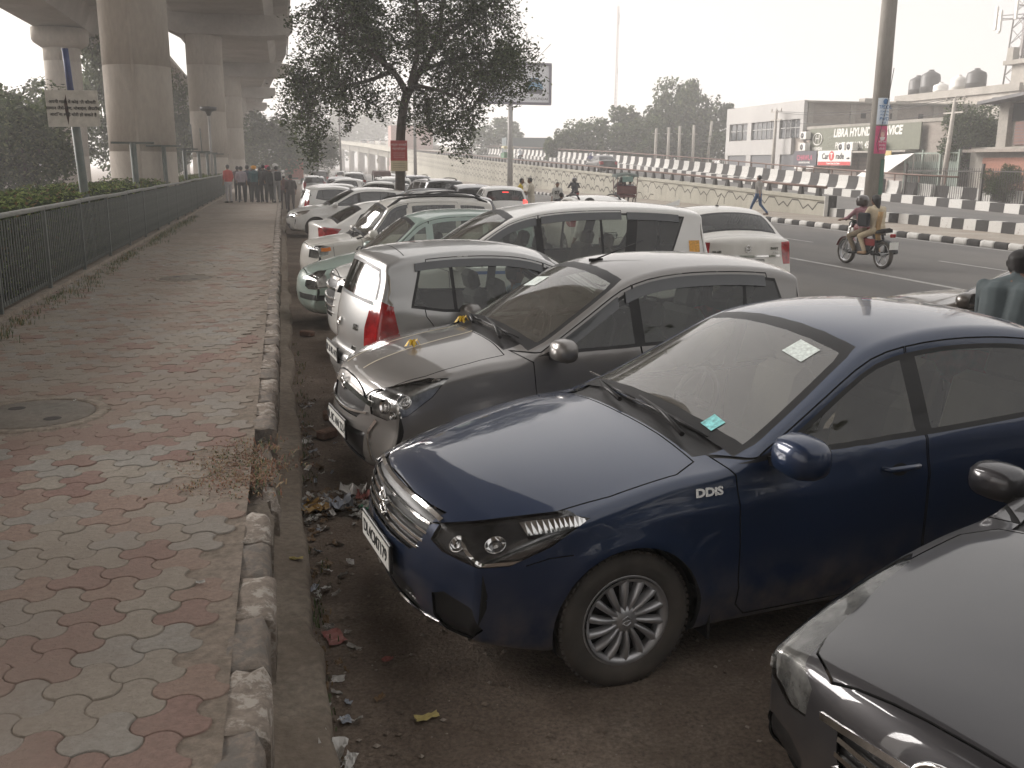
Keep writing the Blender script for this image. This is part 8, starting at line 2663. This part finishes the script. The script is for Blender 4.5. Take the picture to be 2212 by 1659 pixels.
# ================================================================ traffic and people
def traffic():
    G2 = 'cars standing in the second row beside the road'
    place_car('dzire', DZIRE, 'saloon_car', 'pearl white saloon seen from behind with chrome boot strip', (7.25, 17.1), 1.53, PT_WHITED, near=False, N=84, group=G2)
    place_car('dzire', DZIRE, 'saloon_car', 'bronze grey saloon at the right edge beside the leaning man', (6.50, 8.47), 2.15, PT_BROWN, near=False, group=G2)
    place_car('cross', CROSS, 'hatchback_car', 'beige crossover roof with rails behind the white people carrier', (7.5, 24.6), 1.5, PT_WHITED, near=False, group=G2)
    place_car('i10lit', _lit, 'hatchback_car', 'white hatchback with glowing red brake lights', (7.05, 33.2), 1.53, PT_WHITE, near=False, N=72, group=G2)
    place_car('suv', SUV, 'suv_car', 'black off road car left of the one with brake lights', (5.6, 40.6), 1.75, PT_BLACK, near=False, N=72, group=G2)
    place_car('baleno', BALENO, 'hatchback_car', 'dark grey hatchback rear with pale aerial lines, behind the brake lights car', (6.9, 38.6), 1.62, PT_DGREY, near=False, group=G2)
    place_car('suv', SUV, 'suv_car', 'white off road car partly hidden by the tree trunk', (4.75, 46.5), 1.6, PT_WHITE, near=False, group=G2)
    place_car('suv', SUV, 'suv_car', 'pale off road car roof right of the tree trunk, farther back', (6.7, 53.5), 1.6, PT_DGREY, near=False, group=G2)
    place_car('crossw', CROSSW, 'hatchback_car', 'white crossover standing at an angle left of the tree trunk', (2.6, 43.5), 2.75, PT_WHITE, near=False, group=G2)
    GF = 'hazy traffic far down the road'
    for i, (k, s, x, y, hd, p, lab) in enumerate((('eon', EON, 1.6, 52, 3.1, PT_WHITE, 'white hatchback roof just beyond the crowd'), ('baleno', BALENO, 3.4, 60, 1.5, PT_DGREY, 'dark hazy hatchback beyond the white angled crossover'), ('eon', EON, 1.9, 66, 1.6, PT_SILVER, 'silver hazy hatchback farther down the kerb row'),
            ('suv', SUV, 5.0, 74, 1.57, PT_WHITE, 'white hazy off road car in the far queue'), ('baleno', BALENO, 8.5, 82, 1.57, PT_WHITE, 'white hazy hatchback in the far middle lane'), ('suv', SUV, 3.2, 92, 1.57, PT_BROWN, 'brown hazy off road car in the far queue'), ('baleno', BALENO, 11.5, 104, 1.57, PT_SILVER, 'silver hazy hatchback near the flyover piers'), ('eon', EON, 6.4, 112, 1.57, PT_WHITE, 'small white hazy car farthest in the queue'))):
        place_car(k, s, 'hatchback_car', lab, (x, y), hd, p, near=False, group=GF)
    t, _ = place_car('sedan_far', dict(SEDAN), 'saloon_car', 'black saloon driving up the flyover', (27.4, 84.0), 1.571, PT_BLACK, near=False, z=1.72); t.rotation_euler = (0, -.035, 1.571)
    for i, (x, y, p) in enumerate(((20, 262, PT_WHITE), (23.5, 268, PT_WHITE), (17.5, 255, PT_SILVER))):
        t, _ = place_car('suv', SUV, 'suv_car', ('small white car on the flyover crest, left of a pair', 'small white car on the flyover crest, right of a pair', 'faint silver car on the flyover crest left of the white pair')[i], (x+3, y), 1.57, p, near=False, z=ip(y, RZ)+.02)
    BK = mat('auto_black', (.03, .03, .03), .6); YL = mat('auto_yellow', (.50, .36, .04), .6, var=.1); GN = mat('auto_green', (.05, .16, .07), .6, var=.1)
    auto_rickshaw('dark auto rickshaw in the far queue left of the tree trunk', (6.8, 70), 1.57, 0, BK, mat('auto_brown', (.10, .05, .045), .7), group='auto rickshaws')
    auto_rickshaw('pale roofed auto rickshaw beyond the dark one', (9.6, 84), 1.57, 0, GN, mat('auto_pale', (.35, .33, .28), .7), group='auto rickshaws')
    auto_rickshaw('yellow topped auto rickshaw behind the iron picket fence', (37.6, 38.5), 1.57, .012, GN, YL, group='auto rickshaws')
    auto_rickshaw('green auto rickshaw on the flyover behind the billboard post', (27.6, 121), 1.57, ip(121, RZ), GN, mat('auto_cream', (.4, .36, .22), .7), group='auto rickshaws')
    t = thing('delivery_lorry', 'faded red box lorry at the end of the crowd', 'lorry', (1.3, 118, 0), 1.57)
    RB = mat('lorry_red', (.36, .10, .07), .7, var=.15)
    b = MB(); b.box((-1.5, 0, 1.75), (4.4, 2.1, 2.2), bev=.05); b.build('box_body', RB, t)
    b = MB(); b.box((1.6, 0, 1.25), (1.5, 1.9, 1.7), bev=.15); b.build('cab', RB, t)
    for x in (-2.6, 1.6):
        for s in (1, -1):
            b = MB(); b.lathe([(.2, -.12), (.42, -.12), (.45, 0), (.42, .12), (.2, .12)], 18, 'Y', (x, s*.9, .45)); b.build('wheel', M_TYRE, t)
    b = MB(); b.box((-1, 0, .62), (5.6, .9, .16)); b.build('chassis', M_BLACK, t)
    # ---- riders
    motorcycle('red and black motorcycle carrying two people along the road', (12.8, 19.5), 1.64, mat('tank_red', (.22, .02, .02), .3, coat=.8), .016)
    Z = .016
    o, hc = person('person in mauve shirt and helmet riding the red motorcycle', (12.8, 19.5), 1.64, 'ride', cloth('mauve', (.27, .14, .16)), cloth('khaki', (.19, .15, .10)), vox=.014, z=Z)
    headgear(o, hc, 'helmet', mat('helmet_dark', (.06, .05, .045), .3, var=.2, coat=.7))
    o, hc = person('person in cream dress sitting behind the rider with a black bag', (12.8, 19.5), 1.64, 'pillion', cloth('cream', (.50, .42, .30)), cloth('cream_trousers', (.46, .38, .26)), cloth('tan', (.30, .19, .11)), vox=.014, z=Z)
    headgear(o, hc, 'hair_long', HAIRM)
    bag(o, (-.28, .30, 1.06), (.36, .10, .30), cloth('bagblack', (.015, .016, .02)), 'handbag')
    b = MB(); b.loft([[(x+.03*math.sin(zz*9), y, zz) for x, y in ((-.50, .13), (-.545, .10), (-.55, .03), (-.51, .02))] for zz in (1.24, 1.12, 1.0, .88, .74, .62)], 0, True, True); b.build('scarf', cloth('scarf', (.42, .27, .13)), o)
    motorcycle('black motorcycle seen from behind beyond the boy', (15.3, 50.5), 1.45, M_BLACK, .016)
    o, hc = person('person in black jacket and helmet riding away beyond the boy', (15.3, 50.5), 1.45, 'ride', cloth('black', (.018, .019, .024)), cloth('black', (.018, .019, .024)), z=Z)
    headgear(o, hc, 'helmet', mat('helmet_grey', (.12, .11, .11), .3, coat=.6))
    for lab, x, y, sh, hm in (('white shirt', 27.2, 112, (.55, .56, .58), (.6, .6, .6)), ('brown clothes', 27.0, 142, (.13, .10, .09), (.4, .4, .4)), ('blue clothes', 28.2, 88, (.10, .10, .20), (.45, .45, .5))):
        z = ip(y, RZ)
        motorcycle('scooter on the flyover ridden by the person in '+lab, (x, y), 1.57, M_BLACK, z, 'two wheelers on the flyover')
        o, hc = person('person in %s riding up the flyover' % lab, (x, y), 1.57, 'ride', cloth('fly_'+lab[:4], sh), cloth('black', (.018, .019, .024)), z=z)
        headgear(o, hc, 'helmet', mat('helmet_'+lab[:4], hm, .3))
    rickshaw('cycle rickshaw with a dark ragged canopy carrying passengers by the median', (16.9, 47.4), 1.5)
    for dy, c, lab in ((.24, (.07, .05, .06), 'dark clothes sitting on the left of the rickshaw bench'), (-.24, (.26, .25, .27), 'grey shirt sitting on the right of the rickshaw bench')):
        a = 1.5; X = 16.9-.45*math.cos(a)-dy*math.sin(a); Y = 47.4-.45*math.sin(a)+dy*math.cos(a)
        person('person in '+lab, (X, Y), a, 'sit', cloth('rk%d' % int(dy*100), c), cloth('black', (.018, .019, .024)), z=.35)
    person('person pedalling the cycle rickshaw in front of the passengers', (16.95, 47.6), 1.5, 'ride', cloth('rkd', (.10, .08, .08)), cloth('black', (.018, .019, .024)), z=.12)
    # ---- on foot
    person('man in grey T shirt and blue jeans walking along the median', (19.45, 37.6), 2.2, 'walk', cloth('heather', (.27, .255, .235)), cloth('jeans', (.035, .075, .16)), cloth('brown_shoe', (.10, .06, .04)), vox=.016, z=.18, build=1.06)
    o, _ = person('boy in white T shirt with a number standing in the road', (11.2, 39.5), -1.9, 'stand2', cloth('white_t', (.50, .49, .46)), cloth('grey_sh', (.2, .2, .2)), vox=.016, h=.90, z=Z)
    text_mesh('lettering', '07', .22, M_INK, o, .004, frame_mat(Vector((.155, 0, 1.20)), (0, 1, 0), (0, 0, 1)), 'CENTER', .006)
    person('person in long pale kurta talking beside the brake lights car', (9.75, 38.2), 2.6, 'talk', cloth('kurta', (.46, .41, .33)), cloth('kurta', (.46, .41, .33)), vox=.018, kurta=True, z=Z, h=1.02)
    person('person in yellow vest facing the one in the pale kurta', (9.35, 38.5), -.4, 'talk', cloth('yellow', (.55, .40, .03)), cloth('dk', (.05, .05, .06)), vox=.02, z=Z)
    person('person whose dark head shows in front of the numbered T shirt boy', (8.7, 30.2), 1.2, 'stand', cloth('dk', (.05, .05, .06)), cloth('dk', (.05, .05, .06)), z=Z, h=.80)
    person('man in grey blue shirt bending beside the bronze saloon at the right edge', (5.04, 5.9), .55, 'bend', cloth('slate', (.085, .105, .11)), cloth('dk2', (.04, .04, .05)), vox=.012, z=.01, h=.99, build=1.08)
    person('person in white shirt standing beyond the people carrier windows', (4.9, 15.3), 1.9, 'stand2', cloth('whitesh', (.60, .58, .55)), cloth('dk', (.05, .05, .06)), z=.01, h=1.0)
    person('person in light blue shirt sitting in the silver hatchback', (2.22, 9.05), .13, 'sit', cloth('sky', (.20, .30, .38)), cloth('dk', (.05, .05, .06)), z=.18, h=.92)
    # ---- the crowd at the end of the fence
    GC = 'crowd on the pavement at the end of the fence'
    C = [(-2.42, 46.4, 2.3, 'stand', 'red', (.42, .055, .04), (.36, .34, .35), 1.02, None, 'person in bright red shirt and pale trousers, leftmost of the crowd'),
         (-2.12, 47.6, 1.2, 'talk', 'plum', (.07, .045, .05), (.03, .03, .03), .98, None, 'person in dark plum jacket right of the red shirt'),
         (-1.86, 46.6, 1.7, 'stand2', 'lav', (.30, .26, .29), (.03, .03, .035), .98, None, 'person in pale lavender shirt third from the left of the crowd'),
         (-1.60, 46.2, 1.5, 'stand', 'navy', (.05, .075, .11), (.05, .055, .05), 1.0, None, 'person in faded navy jacket with back turned in the crowd'),
         (-1.28, 46.3, 1.6, 'talk', 'teal', (.035, .10, .115), (.03, .035, .04), .99, ('turban', (.62, .28, .03)), 'person in teal jacket with an orange turban'),
         (-1.02, 47.4, 2.4, 'stand2', 'rust', (.20, .10, .07), (.03, .03, .03), .97, None, 'person with face turned right behind the orange turban'),
         (-.88, 46.5, 1.4, 'stand', 'char', (.035, .035, .038), (.028, .03, .032), 1.03, None, 'tall person in charcoal jacket in the middle of the crowd'),
         (-.60, 46.0, 1.7, 'stand2', 'coal', (.028, .03, .03), (.025, .028, .028), .98, None, 'person in black jacket with hands forward in the crowd'),
         (-.72, 48.4, 1.6, 'stand', 'pk', (.16, .08, .09), (.03, .03, .03), 1.0, ('turban', (.45, .04, .09)), 'person with a dark pink turban at the back of the crowd'),
         (-.28, 46.5, 1.9, 'stand', 'gr', (.33, .32, .32), (.22, .22, .22), .99, None, 'person in pale grey shirt with a black backpack, right of the crowd'),
         (.02, 48.0, 1.7, 'stand', 'mar', (.11, .05, .05), (.05, .04, .04), 1.0, ('cap', (.5, .48, .46)), 'person in maroon shirt and white cap behind the backpack'),
         (.34, 45.4, 1.9, 'stand2', 'br', (.06, .045, .045), (.05, .04, .04), 1.02, None, 'person in dark brown jacket standing between the kerb and the cars'),
         (-.35, 50.5, 1.6, 'stand', 'wc', (.20, .18, .17), (.04, .04, .04), 1.05, ('turban', (.55, .54, .52)), 'person with a white turban farthest back in the crowd'),
         (-1.45, 50.0, 4.5, 'stand', 'bk', (.05, .05, .06), (.04, .04, .04), 1.0, None, 'person in dark clothes facing the camera at the back of the crowd')]
    for x, y, a, ps, nm, sh, tr, h, hg, lab in C:
        z = .445 if x < -.15 else .02
        y += (sum(map(ord, nm)) % 7)*.22 if nm != 'red' else 0
        o, hc = person(lab, (x, y), a, ps, cloth(nm, sh), cloth(nm+'_t', tr), vox=.022, h=h*1.0, group=GC, z=z)
        if hg: headgear(o, hc, hg[0], cloth(nm+'_h', hg[1]))
        if nm == 'gr': bag(o, (-.20, 0, 1.22), (.16, .30, .42), cloth('bagblack', (.015, .016, .02)), 'backpack')
traffic()
